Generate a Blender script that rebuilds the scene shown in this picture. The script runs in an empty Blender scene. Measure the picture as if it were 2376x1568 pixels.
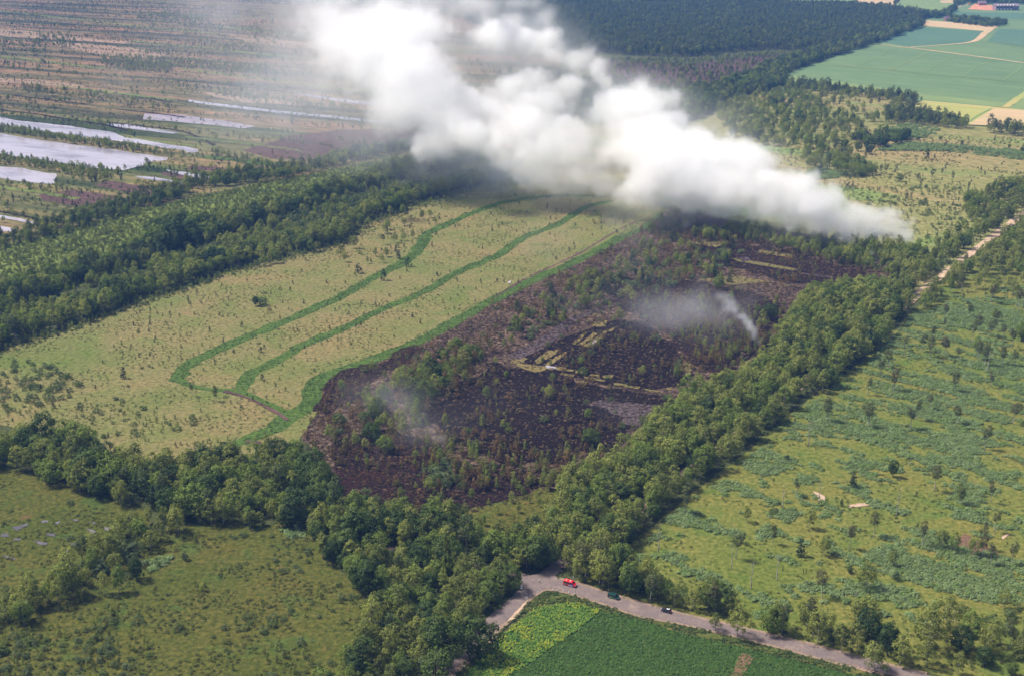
import bpy, bmesh, math, random
import numpy as np
from mathutils import Vector, Matrix

rng = np.random.default_rng(7)
random.seed(7)
SC = bpy.context.scene
COL = SC.collection

# ------------------------------------------------------------------ camera, world, sun, exposure
H_CAM, PITCH, FOC = 240.0, math.radians(19.2), 3000.0 / 2376.0     # helicopter height, tilt below level, focal length / width
cam = bpy.data.cameras.new("camera")
cam.sensor_width = 36.0
cam.lens = 36.0 * FOC
cam.clip_start = 1.0
cam.clip_end = 30000.0
cam_o = bpy.data.objects.new("camera", cam)
COL.objects.link(cam_o)
cam_o.location = (0, 0, H_CAM)
cam_o.rotation_euler = (math.radians(90) - PITCH, 0, 0)
SC.camera = cam_o

SUN_EL, SUN_AZ = math.radians(56), math.radians(-72)     # azimuth clockwise from the view direction (+Y): ahead and to the left
world = bpy.data.worlds.new("World")
SC.world = world
world.use_nodes = True
wn = world.node_tree
bg = wn.nodes["Background"]
sky = wn.nodes.new("ShaderNodeTexSky")
sky.sky_type = 'NISHITA'
sky.sun_disc = False
sky.sun_elevation = SUN_EL
sky.sun_rotation = SUN_AZ
sky.air_density = 0.8
sky.dust_density = 5.0
sky.ozone_density = 1.0
wn.links.new(sky.outputs[0], bg.inputs[0])
bg.inputs[1].default_value = 0.09
sun = bpy.data.lights.new("sun", 'SUN')
sun.energy = 4.2
sun.angle = math.radians(8)
sun.color = (1.0, 0.925, 0.82)
sun_o = bpy.data.objects.new("sun", sun)
COL.objects.link(sun_o)
sd = Vector((math.sin(SUN_AZ) * math.cos(SUN_EL), math.cos(SUN_AZ) * math.cos(SUN_EL), math.sin(SUN_EL)))
sun_o.rotation_euler = (-sd).to_track_quat('-Z', 'Y').to_euler()
sun_o.location = sd * 400

SC.view_settings.view_transform = 'Standard'
SC.view_settings.look = 'None'
SC.view_settings.gamma = 1.0
SC.view_settings.use_curve_mapping = False
SC.view_settings.exposure = 0.6
SC.render.engine = 'CYCLES'
cy = SC.cycles
cy.max_bounces = 10
cy.diffuse_bounces = 2
cy.glossy_bounces = 2
cy.transmission_bounces = 3
cy.transparent_max_bounces = 8
cy.volume_bounces = 8
cy.volume_step_rate = 2.2
cy.volume_max_steps = 256
cy.use_adaptive_sampling = True
cy.adaptive_threshold = 0.012
cy.sample_clamp_indirect = 3.0
cy.use_denoising = True
try:
    cy.denoiser = 'OPENIMAGEDENOISE'
    cy.denoising_prefilter = 'FAST'
    cy.denoising_quality = 'HIGH'
    cy.denoising_input_passes = 'RGB_ALBEDO_NORMAL'
except Exception:
    pass

# ------------------------------------------------------------------ where things stand
CP, SP = math.cos(PITCH), math.sin(PITCH)

def at(px, py, z=0.0):
    """Point at height z seen along the sight line through (px, py) of the 2376 x 1568 survey picture."""
    a, b = (px - 1188.0) / 3000.0, (784.0 - py) / 3000.0
    dx, dy, dz = a, CP + SP * b, -SP + CP * b
    t = (z - H_CAM) / dz
    return (dx * t, dy * t, z)

def proj(x, y, z=0.0):
    """World arrays -> survey picture coordinates and depth."""
    zz = z - H_CAM
    dep = y * CP - zz * SP
    up = y * SP + zz * CP
    return 1188.0 + 3000.0 * x / dep, 784.0 - 3000.0 * up / dep, dep

def wpoly(pts):
    return np.array([at(x, y)[:2] for x, y in pts])

def inside(poly, x, y):
    r = np.zeros(x.shape, bool)
    n = len(poly)
    j = n - 1
    for i in range(n):
        xi, yi = poly[i]
        xj, yj = poly[j]
        c = ((yi > y) != (yj > y)) & (x < (xj - xi) * (y - yi) / (yj - yi + 1e-12) + xi)
        r ^= c
        j = i
    return r

def _hash(ix, iy, seed):
    h = (ix.astype(np.int64) * 374761393 + iy.astype(np.int64) * 668265263 + seed * 982451653) & 0xFFFFFFFF
    h = ((h ^ (h >> 13)) * 1274126177) & 0xFFFFFFFF
    return ((h ^ (h >> 16)) & 0xFFFF) / 65535.0

def vnoise(x, y, seed=0):
    x = np.asarray(x, float); y = np.asarray(y, float)
    ix, iy = np.floor(x), np.floor(y)
    fx, fy = x - ix, y - iy
    fx, fy = fx * fx * (3 - 2 * fx), fy * fy * (3 - 2 * fy)
    a, b = _hash(ix, iy, seed), _hash(ix + 1, iy, seed)
    c, d = _hash(ix, iy + 1, seed), _hash(ix + 1, iy + 1, seed)
    return (a + (b - a) * fx) * (1 - fy) + (c + (d - c) * fx) * fy

def fbm(x, y, seed=0, oct=4):
    s, a, t = 0, 1.0, 0
    for o in range(oct):
        s = s + a * vnoise(x * 2 ** o, y * 2 ** o, seed + o * 17)
        t += a
        a *= 0.55
    return s / t

# ------------------------------------------------------------------ object helpers
def link(o, parent=None):
    COL.objects.link(o)
    if parent is not None:
        o.parent = parent
    return o

def tag(o, label=None, cat=None, group=None, kind=None):
    for k, v in (('label', label), ('category', cat), ('group', group), ('kind', kind)):
        if v:
            o[k] = v
    return o

def mesh_np(name, verts, faces, mats, midx=None, attrs=None, smooth=False):
    me = bpy.data.meshes.new(name)
    me.from_pydata([tuple(v) for v in verts], [], [tuple(int(i) for i in f) for f in faces])
    for m in (mats if isinstance(mats, (list, tuple)) else [mats]):
        me.materials.append(m)
    if midx is not None:
        me.polygons.foreach_set('material_index', np.asarray(midx, np.int32))
    if attrs:
        for k, v in attrs.items():
            a = me.attributes.new(k, 'FLOAT', 'FACE')
            a.data.foreach_set('value', np.asarray(v, np.float32))
    if smooth:
        me.polygons.foreach_set('use_smooth', np.ones(len(me.polygons), bool))
    me.update()
    return me

def empty(name, loc, rz=0.0, label=None, cat=None, group=None, s=1.0):
    o = bpy.data.objects.new(name, None)
    COL.objects.link(o)
    o.location = loc
    o.rotation_euler = (0, 0, rz)
    o.scale = (s, s, s)
    return tag(o, label, cat, group)

class MB:
    """Collects simple solids into one mesh."""
    def __init__(self):
        self.v, self.f, self.m = [], [], []
    def add(self, v, f, m=0):
        n = len(self.v)
        self.v += [tuple(p) for p in v]
        self.f += [tuple(i + n for i in q) for q in f]
        self.m += [m] * len(f)
        return self
    def box(self, x0, x1, y0, y1, z0, z1, m=0):
        v = [(x0, y0, z0), (x1, y0, z0), (x1, y1, z0), (x0, y1, z0), (x0, y0, z1), (x1, y0, z1), (x1, y1, z1), (x0, y1, z1)]
        return self.add(v, [(0, 3, 2, 1), (4, 5, 6, 7), (0, 1, 5, 4), (1, 2, 6, 5), (2, 3, 7, 6), (3, 0, 4, 7)], m)
    def tube(self, p0, p1, r0, r1, n=6, m=0, cap=True):
        p0, p1 = Vector(p0), Vector(p1)
        d = (p1 - p0).normalized()
        a = d.orthogonal().normalized()
        b = d.cross(a)
        v = []
        for p, r in ((p0, r0), (p1, r1)):
            for k in range(n):
                t = 2 * math.pi * k / n
                v.append(p + (a * math.cos(t) + b * math.sin(t)) * r)
        f = [(k, (k + 1) % n, n + (k + 1) % n, n + k) for k in range(n)]
        if cap:
            f += [tuple(range(n))[::-1], tuple(range(n, 2 * n))]
        return self.add(v, f, m)
    def prism(self, prof, x0, x1, axis='y', m=0):
        """profile of (u, z) extruded from x0 to x1 along an axis ('y': u is x)"""
        n = len(prof)
        if axis == 'y':
            v = [(u, x0, z) for u, z in prof] + [(u, x1, z) for u, z in prof]
        else:
            v = [(x0, u, z) for u, z in prof] + [(x1, u, z) for u, z in prof]
        f = [(k, (k + 1) % n, n + (k + 1) % n, n + k) for k in range(n)] + [tuple(range(n))[::-1], tuple(range(n, 2 * n))]
        return self.add(v, f, m)
    def build(self, name, mats, parent=None, smooth=False):
        me = mesh_np(name, self.v, self.f, mats, self.m, smooth=smooth)
        return link(bpy.data.objects.new(name, me), parent)

# ------------------------------------------------------------------ materials
def new_mat(name):
    m = bpy.data.materials.new(name)
    m.use_nodes = True
    nt = m.node_tree
    nt.nodes.clear()
    out = nt.nodes.new('ShaderNodeOutputMaterial')
    return m, nt, out

def N(nt, t, **kw):
    n = nt.nodes.new(t)
    for k, v in kw.items():
        if hasattr(n, k) and not isinstance(getattr(n, k, None), bpy.types.bpy_prop_collection):
            setattr(n, k, v)
    return n

def ramp(nt, fac, stops, interp='LINEAR'):
    r = nt.nodes.new('ShaderNodeValToRGB')
    r.color_ramp.interpolation = interp
    e = r.color_ramp.elements
    while len(e) < len(stops):
        e.new(0.5)
    for i, (p, c) in enumerate(stops):
        e[i].position = p
        e[i].color = (*c, 1) if len(c) == 3 else c
    nt.links.new(fac, r.inputs[0])
    return r.outputs[0]

def mixc(nt, fac, a, b, mode='MIX'):
    n = nt.nodes.new('ShaderNodeMix')
    n.data_type = 'RGBA'
    n.blend_type = mode
    for sock, v in ((n.inputs[0], fac), (n.inputs[6], a), (n.inputs[7], b)):
        if isinstance(v, (int, float)):
            sock.default_value = v
        elif isinstance(v, tuple):
            sock.default_value = (*v, 1)
        else:
            nt.links.new(v, sock)
    return n.outputs[2]

def math_n(nt, op, a, b=0.0, clamp=False):
    n = nt.nodes.new('ShaderNodeMath')
    n.operation = op
    n.use_clamp = clamp
    for s, v in ((n.inputs[0], a), (n.inputs[1], b)):
        if isinstance(v, (int, float)):
            s.default_value = v
        else:
            nt.links.new(v, s)
    return n.outputs[0]

def world_pos(nt, rot=0.0, scale=(1, 1, 1)):
    g = nt.nodes.new('ShaderNodeNewGeometry')
    mp = nt.nodes.new('ShaderNodeMapping')
    mp.vector_type = 'TEXTURE'
    mp.inputs['Rotation'].default_value = (0, 0, rot)
    mp.inputs['Scale'].default_value = tuple(1.0 / s for s in scale)
    nt.links.new(g.outputs['Position'], mp.inputs['Vector'])
    return mp.outputs[0]

def noise(nt, vec, scale, detail=3.0, rough=0.55, dist=0.0):
    n = nt.nodes.new('ShaderNodeTexNoise')
    n.inputs['Scale'].default_value = scale
    n.inputs['Detail'].default_value = detail
    n.inputs['Roughness'].default_value = rough
    n.inputs['Distortion'].default_value = dist
    nt.links.new(vec, n.inputs['Vector'])
    return n.outputs['Fac']

def princ(nt, out, color, rough=0.9, spec=0.2, normal=None, **kw):
    p = nt.nodes.new('ShaderNodeBsdfPrincipled')
    if isinstance(color, tuple):
        p.inputs['Base Color'].default_value = (*color, 1)
    else:
        nt.links.new(color, p.inputs['Base Color'])
    p.inputs['Roughness'].default_value = rough
    p.inputs['Specular IOR Level'].default_value = spec
    for k, v in kw.items():
        p.inputs[k.replace('_', ' ')].default_value = v
    if normal is not None:
        nt.links.new(normal, p.inputs['Normal'])
    nt.links.new(p.outputs[0], out.inputs['Surface'])
    return p

def plain(name, color, rough=0.7, spec=0.3, var=0.15, vscale=3.0, **kw):
    m, nt, out = new_mat(name)
    g = nt.nodes.new('ShaderNodeTexCoord')
    f = noise(nt, g.outputs['Object'], vscale, 3)
    c2 = tuple(max(0, c * (1 - var)) for c in color)
    c3 = tuple(min(1, c * (1 + var)) for c in color)
    col = ramp(nt, f, [(0.3, c2), (0.7, c3)])
    princ(nt, out, col, rough, spec, **kw)
    return m

def ground_mat(name, fine, big, fscale=0.6, bscale=0.012, mid=None, mscale=0.08, rot=0.0, stretch=1.0, bump=0.6, bdist=0.5, spec=0.1, rough=0.95, fdet=4.0, bands=None):
    """fine: colour stops over a fine noise; big: (stops) multiplied in over a slow noise; mid: optional (threshold, colour, width) patches"""
    m, nt, out = new_mat(name)
    v = world_pos(nt)
    vs = world_pos(nt, rot, (1.0 / stretch, 1.0, 1.0)) if stretch != 1.0 else v
    f1 = noise(nt, vs, fscale, fdet, 0.68)
    col = ramp(nt, f1, fine)
    for th, c, w, sc, amt in (mid or []):
        f2 = noise(nt, vs, sc, 5, 0.62, 0.4)
        k = ramp(nt, f2, [(max(0, th - w), (0, 0, 0)), (min(1, th + w), (amt, amt, amt))])
        # patches keep the fine grain
        cc = mixc(nt, 1.0, ramp(nt, f1, [(0.3, tuple(x * .6 for x in c)), (0.7, tuple(min(1, x * 1.35) for x in c))]), (1, 1, 1), 'MULTIPLY')
        col = mixc(nt, k, col, cc)
    if bands:                       # long parallel strips left by old workings
        vb = world_pos(nt, rot, (1.0 / bands[1], 1.0, 1.0))
        col = mixc(nt, 1.0, col, ramp(nt, noise(nt, vb, bands[0], 3, .55), bands[2]), 'MULTIPLY')
    f3 = noise(nt, vs, bscale, 4, 0.6, 0.5)
    col = mixc(nt, 1.0, col, ramp(nt, f3, big), 'MULTIPLY')
    nor = None
    if bump:
        b = nt.nodes.new('ShaderNodeBump')
        b.inputs['Strength'].default_value = bump
        b.inputs['Distance'].default_value = bdist
        nt.links.new(f1, b.inputs['Height'])
        nor = b.outputs[0]
    princ(nt, out, col, rough, spec, nor)
    return m

def leaf_mat(name, dark, light, alt=None, altw=0.25, trans=0.35, rough=0.65):
    """foliage: colour by individual (object random), by leaf clump (face attribute 'tint') and by leaf"""
    m, nt, out = new_mat(name)
    a = nt.nodes.new('ShaderNodeAttribute')
    a.attribute_name = 'tint'
    oi = nt.nodes.new('ShaderNodeObjectInfo')
    r = oi.outputs['Random']
    t = math_n(nt, 'ADD', math_n(nt, 'MULTIPLY', a.outputs['Fac'], 0.46), math_n(nt, 'MULTIPLY', r, 0.58), True)
    col = ramp(nt, t, [(0.0, dark), (1.0, light)])
    if alt:
        r2 = math_n(nt, 'FRACT', math_n(nt, 'MULTIPLY', r, 17.31))
        k = ramp(nt, r2, [(1 - altw - 0.08, (0, 0, 0)), (1 - altw + 0.08, (1, 1, 1))])
        col = mixc(nt, math_n(nt, 'MULTIPLY', k, 0.8), col, alt)
    d = nt.nodes.new('ShaderNodeBsdfDiffuse')
    tr = nt.nodes.new('ShaderNodeBsdfTranslucent')
    gl = nt.nodes.new('ShaderNodeBsdfGlossy')
    gl.inputs['Roughness'].default_value = rough
    gl.inputs['Color'].default_value = (0.9, 0.95, 1, 1)
    nt.links.new(col, d.inputs[0])
    nt.links.new(mixc(nt, 1.0, col, (1.25, 1.3, 0.7), 'MULTIPLY'), tr.inputs[0])
    mx = nt.nodes.new('ShaderNodeMixShader')
    mx.inputs[0].default_value = trans
    nt.links.new(d.outputs[0], mx.inputs[1])
    nt.links.new(tr.outputs[0], mx.inputs[2])
    m2 = nt.nodes.new('ShaderNodeMixShader')
    m2.inputs[0].default_value = 0.012
    nt.links.new(mx.outputs[0], m2.inputs[1])
    nt.links.new(gl.outputs[0], m2.inputs[2])
    nt.links.new(m2.outputs[0], out.inputs['Surface'])
    return m

def bark_mat(name, c1, c2, scale=4.0):
    m, nt, out = new_mat(name)
    g = nt.nodes.new('ShaderNodeTexCoord')
    f = noise(nt, g.outputs['Object'], scale, 4, 0.6)
    princ(nt, out, ramp(nt, f, [(0.42, c1), (0.58, c2)]), 0.9, 0.1)
    return m
# ------------------------------------------------------------------ the land
_sheet_z = {}

def outline(pts, step=3.0, jit=1.5, jscale=0.12, seed=0, world=False, jit2=None):
    w = np.array(pts, float) if world else wpoly(pts)
    out = []
    n = len(w)
    for i in range(n):
        a, b = w[i], w[(i + 1) % n]
        L = np.hypot(*(b - a))
        near = min(np.hypot(*a), np.hypot(*b))
        st = step * max(1.0, near / 600.0)
        k = int(max(1, min(400, L // st)))
        for j in range(k):
            out.append(a + (b - a) * j / k)
    o = np.array(out)
    if jit:
        dx = fbm(o[:, 0] * jscale, o[:, 1] * jscale, seed + 1, 3) - 0.5
        dy = fbm(o[:, 0] * jscale + 91, o[:, 1] * jscale, seed + 2, 3) - 0.5
        o = o + np.stack([dx, dy], 1) * 2.4 * jit
    return o

def sheet(name, pts, mat, z, step=3.0, jit=1.5, jscale=0.12, seed=0, world=False, kind='structure', label=None, group=None):
    o2 = outline(pts, step, jit, jscale, seed, world)
    area = 0.5 * np.sum(o2[:, 0] * np.roll(o2[:, 1], -1) - np.roll(o2[:, 0], -1) * o2[:, 1])
    if area < 0:
        o2 = o2[::-1]
    _sheet_z[z] = _sheet_z.get(z, 0) + 1          # every sheet lies a little above the one laid before it
    z = z + .0022 * _sheet_z[z]
    me = mesh_np(name, [(x, y, z) for x, y in o2], [tuple(range(len(o2)))], mat)
    return tag(link(bpy.data.objects.new(name, me)), label=label, kind=kind, group=group)

def ribbon_pts(cl, width, seed=0, wj=0.12, world=False, step=4.0):
    """outline of a strip of ground along a centre line; width in metres (number or per-point list)"""
    w = np.array(cl, float) if world else wpoly(cl)
    ws = np.full(len(w), float(width)) if np.isscalar(width) else np.array(width, float)
    # smooth the line (Catmull-Rom)
    P, W = [], []
    for i in range(len(w) - 1):
        p0, p1, p2, p3 = w[max(0, i - 1)], w[i], w[i + 1], w[min(len(w) - 1, i + 2)]
        L = np.hypot(*(p2 - p1))
        k = int(max(2, min(120, L // step)))
        for j in range(k):
            t = j / k
            P.append(0.5 * ((2 * p1) + (-p0 + p2) * t + (2 * p0 - 5 * p1 + 4 * p2 - p3) * t * t + (-p0 + 3 * p1 - 3 * p2 + p3) * t ** 3))
            W.append(ws[i] + (ws[i + 1] - ws[i]) * t)
    P.append(w[-1]); W.append(ws[-1])
    P, W = np.array(P), np.array(W)
    T = np.gradient(P, axis=0)
    T /= np.maximum(1e-6, np.hypot(T[:, 0], T[:, 1]))[:, None]
    Nn = np.stack([-T[:, 1], T[:, 0]], 1)
    wl = W * 0.5 * (1 + wj * 2 * (fbm(P[:, 0] * .15, P[:, 1] * .15, seed, 3) - .5) * 2)
    wr = W * 0.5 * (1 + wj * 2 * (fbm(P[:, 0] * .15 + 50, P[:, 1] * .15, seed + 5, 3) - .5) * 2)
    return np.concatenate([P + Nn * wl[:, None], (P - Nn * wr[:, None])[::-1]])

def ribbon(name, cl, width, mat, z, seed=0, wj=0.12, world=False, **kw):
    return sheet(name, ribbon_pts(cl, width, seed, wj, world), mat, z, step=1e9, jit=0, world=True, **kw)

# direction of the old peat cuttings on the moor (the long strips and ponds)
_a, _b = np.array(at(0, 305)[:2]), np.array(at(462, 352)[:2])
MOOR_ANG = math.atan2(*(_b - _a)[::-1])
_a, _b = np.array(at(1302, 1320)[:2]), np.array(at(2376, 497)[:2])
TRACK_ANG = math.atan2(*(_b - _a)[::-1])
_a, _b = np.array(at(1903, 151)[:2]), np.array(at(2376, 193)[:2])
FIELD_ANG = math.atan2(*(_b - _a)[::-1])

W3 = (1, 1, 1)
M = {}
M['ground'] = ground_mat('rough_ground', [(0.3, (.030, .036, .014)), (0.55, (.060, .072, .026)), (0.75, (.10, .105, .04))], [(0.3, (.75, .8, .8)), (0.7, (1.1, 1.05, .95))])
M['meadow'] = ground_mat('wet_meadow', [(0.30, (.070, .070, .026)), (0.45, (.140, .126, .052)), (0.58, (.190, .160, .074)), (0.75, (.26, .21, .11))],
                         [(0.25, (.62, .88, .48)), (0.5, (.96, 1., .86)), (0.72, (1.12, 1.0, .95))], fscale=.42, bscale=.014,
                         mid=[(0.54, (.115, .135, .040), .07, .035, .65), (0.66, (.20, .12, .075), .03, .11, .4)], bump=.9, bdist=.7)
M['low_meadow'] = ground_mat('boggy_meadow', [(0.30, (.028, .034, .007)), (0.46, (.060, .066, .012)), (0.6, (.098, .092, .020)), (0.78, (.16, .125, .04))],
                         [(0.25, (.7, .88, .65)), (0.5, (.95, 1., .9)), (0.75, (1.1, .98, .95))], fscale=.5, bscale=.02,
                         mid=[(0.60, (.055, .085, .018), .05, .06, .75), (0.68, (.17, .085, .045), .03, .09, .5)], bump=1.0, bdist=.7)
M['thicket'] = ground_mat('thicket_floor', [(0.3, (.055, .075, .018)), (0.55, (.135, .175, .040)), (0.75, (.21, .24, .06))], [(0.3, (.8, .85, .8)), (0.7, (1.1, 1.05, 1.))], fscale=.35)
M['moor'] = ground_mat('peat_moor', [(0.32, (.065, .048, .028)), (0.46, (.13, .094, .055)), (0.60, (.215, .142, .088)), (0.78, (.31, .20, .13))],
                       [(0.3, (.55, .68, .55)), (0.45, (.85, .95, .8)), (0.6, (1., .95, .95)), (0.75, (1.2, 1.0, .98))], fscale=.16, bscale=.011,
                       mid=[(0.60, (.075, .085, .035), .05, .022, .85), (0.64, (.05, .038, .03), .03, .035, .6), (0.70, (.05, .14, .035), .02, .009, .8)],
                       rot=MOOR_ANG, stretch=5.0, bump=.7, bdist=.8, bands=(.028, 16.0, [(0.36, (.30, .42, .30)), (0.44, (.70, .80, .62)), (0.51, (1.0, 1.0, .92)), (0.57, (1.40, 1.16, 1.10)), (0.64, (.62, .78, .55))]))
M['moorgrass'] = ground_mat('moor_grassland', [(0.32, (.060, .058, .028)), (0.48, (.12, .108, .052)), (0.62, (.18, .15, .078)), (0.78, (.26, .205, .115))], [(0.3, (.65, .8, .6)), (0.5, (.95, 1., .9)), (0.72, (1.1, .98, 1.))], fscale=.2, bscale=.012, mid=[(0.60, (.08, .105, .036), .05, .022, .8), (0.67, (.10, .065, .06), .03, .03, .6)], rot=MOOR_ANG, stretch=5.0, bump=.7, bdist=.8, bands=(.028, 16.0, [(0.36, (.30, .42, .30)), (0.44, (.70, .80, .62)), (0.51, (1.0, 1.0, .92)), (0.57, (1.40, 1.16, 1.10)), (0.64, (.62, .78, .55))]))
M['straw_moor'] = ground_mat('straw_moor', [(0.3, (.17, .125, .085)), (0.6, (.28, .20, .135)), (0.8, (.35, .26, .18))], [(0.3, (.75, .85, .75)), (0.7, (1.1, 1.0, 1.0))], fscale=.15, rot=MOOR_ANG, stretch=5, bump=.5)
M['heather'] = ground_mat('dark_heather', [(0.3, (.045, .028, .028)), (0.6, (.10, .060, .054)), (0.8, (.16, .10, .08))], [(0.3, (.8, .8, .8)), (0.7, (1.15, 1.1, 1.1))], fscale=.25, rot=MOOR_ANG, stretch=3)
M['mud'] = ground_mat('grey_mudflat', [(0.3, (.20, .165, .19)), (0.7, (.36, .31, .34))], [(0.3, (.8, .8, .85)), (0.7, (1.1, 1.1, 1.1))], fscale=.08, rot=MOOR_ANG, stretch=6, bump=.2, spec=.5, rough=.35)
M['mown'] = ground_mat('mown_rushes', [(0.32, (.030, .052, .010)), (0.5, (.054, .098, .018)), (0.66, (.090, .140, .034))], [(0.3, (.8, .85, .8)), (0.7, (1.15, 1.1, 1.0))], fscale=.55, bscale=.05, mid=[(0.72, (.16, .15, .06), .04, .09, .6)], bump=1.0, bdist=.5)
M['burnt'] = ground_mat('burnt_peat', [(0.36, (.005, .0030, .004)), (0.50, (.014, .0075, .008)), (0.62, (.036, .016, .013)), (0.76, (.10, .045, .026))],
                        [(0.3, (.6, .6, .75)), (0.5, (.9, .9, .95)), (0.72, (1.4, 1.1, 1.0))], fscale=.55, bscale=.02,
                        mid=[(0.66, (.085, .045, .028), .05, .045, .55)], bump=1.2, bdist=.7)
M['black'] = ground_mat('charred_ground', [(0.36, (.0035, .002, .003)), (0.55, (.008, .0038, .005)), (0.70, (.022, .009, .009)), (0.80, (.10, .045, .03))], [(0.3, (.75, .75, .9)), (0.7, (1.25, 1.1, 1.1))], fscale=.8, bscale=.03, bump=1.2, bdist=.5)
M['scorched'] = ground_mat('scorched_heath', [(0.34, (.022, .015, .014)), (0.46, (.070, .048, .038)), (0.56, (.145, .102, .070)), (0.72, (.25, .185, .115))],
                           [(0.3, (.55, .55, .62)), (0.5, (.9, .88, .9)), (0.7, (1.15, 1.1, 1.0))], fscale=.45, bscale=.025,
                           mid=[(0.56, (.024, .013, .014), .05, .07, .75), (0.68, (.12, .12, .05), .03, .05, .6)], bump=1.2, bdist=.7)
M['unburnt'] = ground_mat('straw_grass', [(0.3, (.07, .055, .022)), (0.5, (.14, .115, .045)), (0.7, (.22, .18, .08))], [(0.3, (.8, .9, .8)), (0.7, (1.1, 1.05, 1.0))], fscale=.7)
M['ash'] = ground_mat('ash_path', [(0.38, (.014, .009, .011)), (0.5, (.05, .036, .039)), (0.62, (.11, .084, .088))], [(0.3, (.8, .8, .85)), (0.7, (1.1, 1.1, 1.1))], fscale=.5)
M['savanna'] = ground_mat('dry_grassland', [(0.30, (.10, .10, .040)), (0.46, (.185, .165, .068)), (0.60, (.27, .215, .105)), (0.78, (.36, .28, .16))],
                          [(0.28, (.65, .92, .6)), (0.48, (.9, 1.02, .8)), (0.62, (1.05, 1., .95)), (0.75, (1.15, .95, .95))], fscale=.22, bscale=.008,
                          mid=[(0.60, (.13, .20, .055), .05, .02, .8)], rot=FIELD_ANG, stretch=2.5, bump=.8, bdist=.8)
M['clearing'] = ground_mat('grassy_clearing', [(0.30, (.056, .068, .014)), (0.46, (.112, .122, .026)), (0.60, (.170, .160, .044)), (0.78, (.25, .195, .075))],
                           [(0.28, (.7, .9, .65)), (0.5, (.95, 1., .9)), (0.72, (1.12, .98, .92))], fscale=.5, bscale=.018,
                           mid=[(0.60, (.075, .12, .024), .05, .045, .7), (0.70, (.20, .12, .055), .02, .1, .6)], bump=.9, bdist=.6)
M['bracken_floor'] = ground_mat('bracken_floor', [(0.3, (.045, .070, .022)), (0.6, (.10, .15, .05)), (0.8, (.17, .22, .085))], [(0.3, (.8, .9, .8)), (0.7, (1.1, 1.05, 1.))], fscale=.6, rot=FIELD_ANG, stretch=2.5)
M['field'] = ground_mat('green_field', [(0.3, (.090, .150, .070)), (0.6, (.130, .195, .085)), (0.8, (.175, .23, .10))], [(0.3, (.85, .9, .9)), (0.5, (1, 1, 1)), (0.7, (1.18, 1.1, .95))], fscale=.12, bscale=.006, rot=FIELD_ANG, stretch=7, bump=.2)
M['field_teal'] = ground_mat('blue_green_field', [(0.3, (.062, .128, .082)), (0.7, (.092, .160, .098))], [(0.3, (.9, .92, .95)), (0.7, (1.1, 1.08, 1.0))], fscale=.12, bscale=.006, rot=FIELD_ANG, stretch=7, bump=.2)
M['field_lime'] = ground_mat('light_green_field', [(0.3, (.13, .20, .075)), (0.7, (.19, .25, .10))], [(0.3, (.9, .95, .9)), (0.7, (1.1, 1.0, 1.0))], fscale=.12, bscale=.006, rot=FIELD_ANG, stretch=7, bump=.2)
M['stubble'] = ground_mat('cut_hay_field', [(0.3, (.28, .26, .09)), (0.7, (.42, .36, .15))], [(0.3, (.75, .95, .7)), (0.7, (1.1, 1.0, 1.0))], fscale=.14, bscale=.012, rot=FIELD_ANG, stretch=8, bump=.2)
M['tan'] = ground_mat('ripe_grain_field', [(0.3, (.36, .27, .15)), (0.7, (.48, .37, .22))], [(0.3, (.9, .95, .9)), (0.7, (1.1, 1.0, 1.0))], fscale=.14, bscale=.01, rot=FIELD_ANG, stretch=8, bump=.2)
M['sand'] = ground_mat('sandy_track', [(0.3, (.30, .215, .15)), (0.6, (.48, .36, .265)), (0.8, (.60, .48, .37))], [(0.3, (.85, .85, .85)), (0.7, (1.1, 1.05, 1.0))], fscale=.5, bscale=.05, mid=[(0.66, (.12, .11, .045), .04, .18, .6)], bump=.4, bdist=.2)
M['road'] = ground_mat('worn_tarmac', [(0.3, (.115, .090, .088)), (0.6, (.165, .132, .126)), (0.8, (.21, .17, .16))], [(0.3, (.85, .85, .88)), (0.7, (1.15, 1.12, 1.08))], fscale=1.4, bscale=.09, mid=[(0.60, (.255, .195, .155), .06, .13, .55)], bump=.15, bdist=.05, spec=.3, rough=.8)
M['gravel'] = ground_mat('road_shoulder_grit', [(0.3, (.17, .125, .10)), (0.7, (.30, .22, .17))], [(0.3, (.8, .85, .8)), (0.7, (1.1, 1.05, 1.0))], fscale=1.2, bscale=.12, mid=[(0.6, (.07, .085, .03), .05, .25, .8)], bump=.4, bdist=.1)
M['dark_track'] = ground_mat('dark_earth_track', [(0.3, (.055, .040, .036)), (0.7, (.12, .092, .08))], [(0.3, (.85, .85, .85)), (0.7, (1.1, 1.05, 1.0))], fscale=.9, bump=.3, bdist=.1)
M['verge'] = ground_mat('weedy_verge', [(0.3, (.035, .050, .014)), (0.55, (.085, .105, .028)), (0.78, (.17, .15, .05))], [(0.3, (.75, .9, .75)), (0.7, (1.15, 1.0, .95))], fscale=.9, bscale=.06, mid=[(.64, (.20, .15, .05), .04, .12, .6)], bump=1.0, bdist=.4)
M['soil'] = ground_mat('bare_soil', [(0.3, (.09, .055, .035)), (0.7, (.20, .125, .08))], [(0.3, (.85, .85, .85)), (0.7, (1.1, 1.05, 1.0))], fscale=1.2, bump=1.0, bdist=.3)
M['crop_soil'] = ground_mat('crop_field_soil', [(0.3, (.018, .045, .010)), (0.7, (.045, .105, .022))], [(0.3, (.9, .9, .9)), (0.7, (1.1, 1.05, 1.0))], fscale=1.5, bscale=.05, bump=1., bdist=.4)
M['clay'] = ground_mat('clay_yard', [(0.3, (.40, .17, .10)), (0.7, (.58, .28, .17))], [(0.3, (.85, .85, .85)), (0.7, (1.1, 1.05, 1.0))], fscale=.15, bump=.6, bdist=1.)

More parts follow.
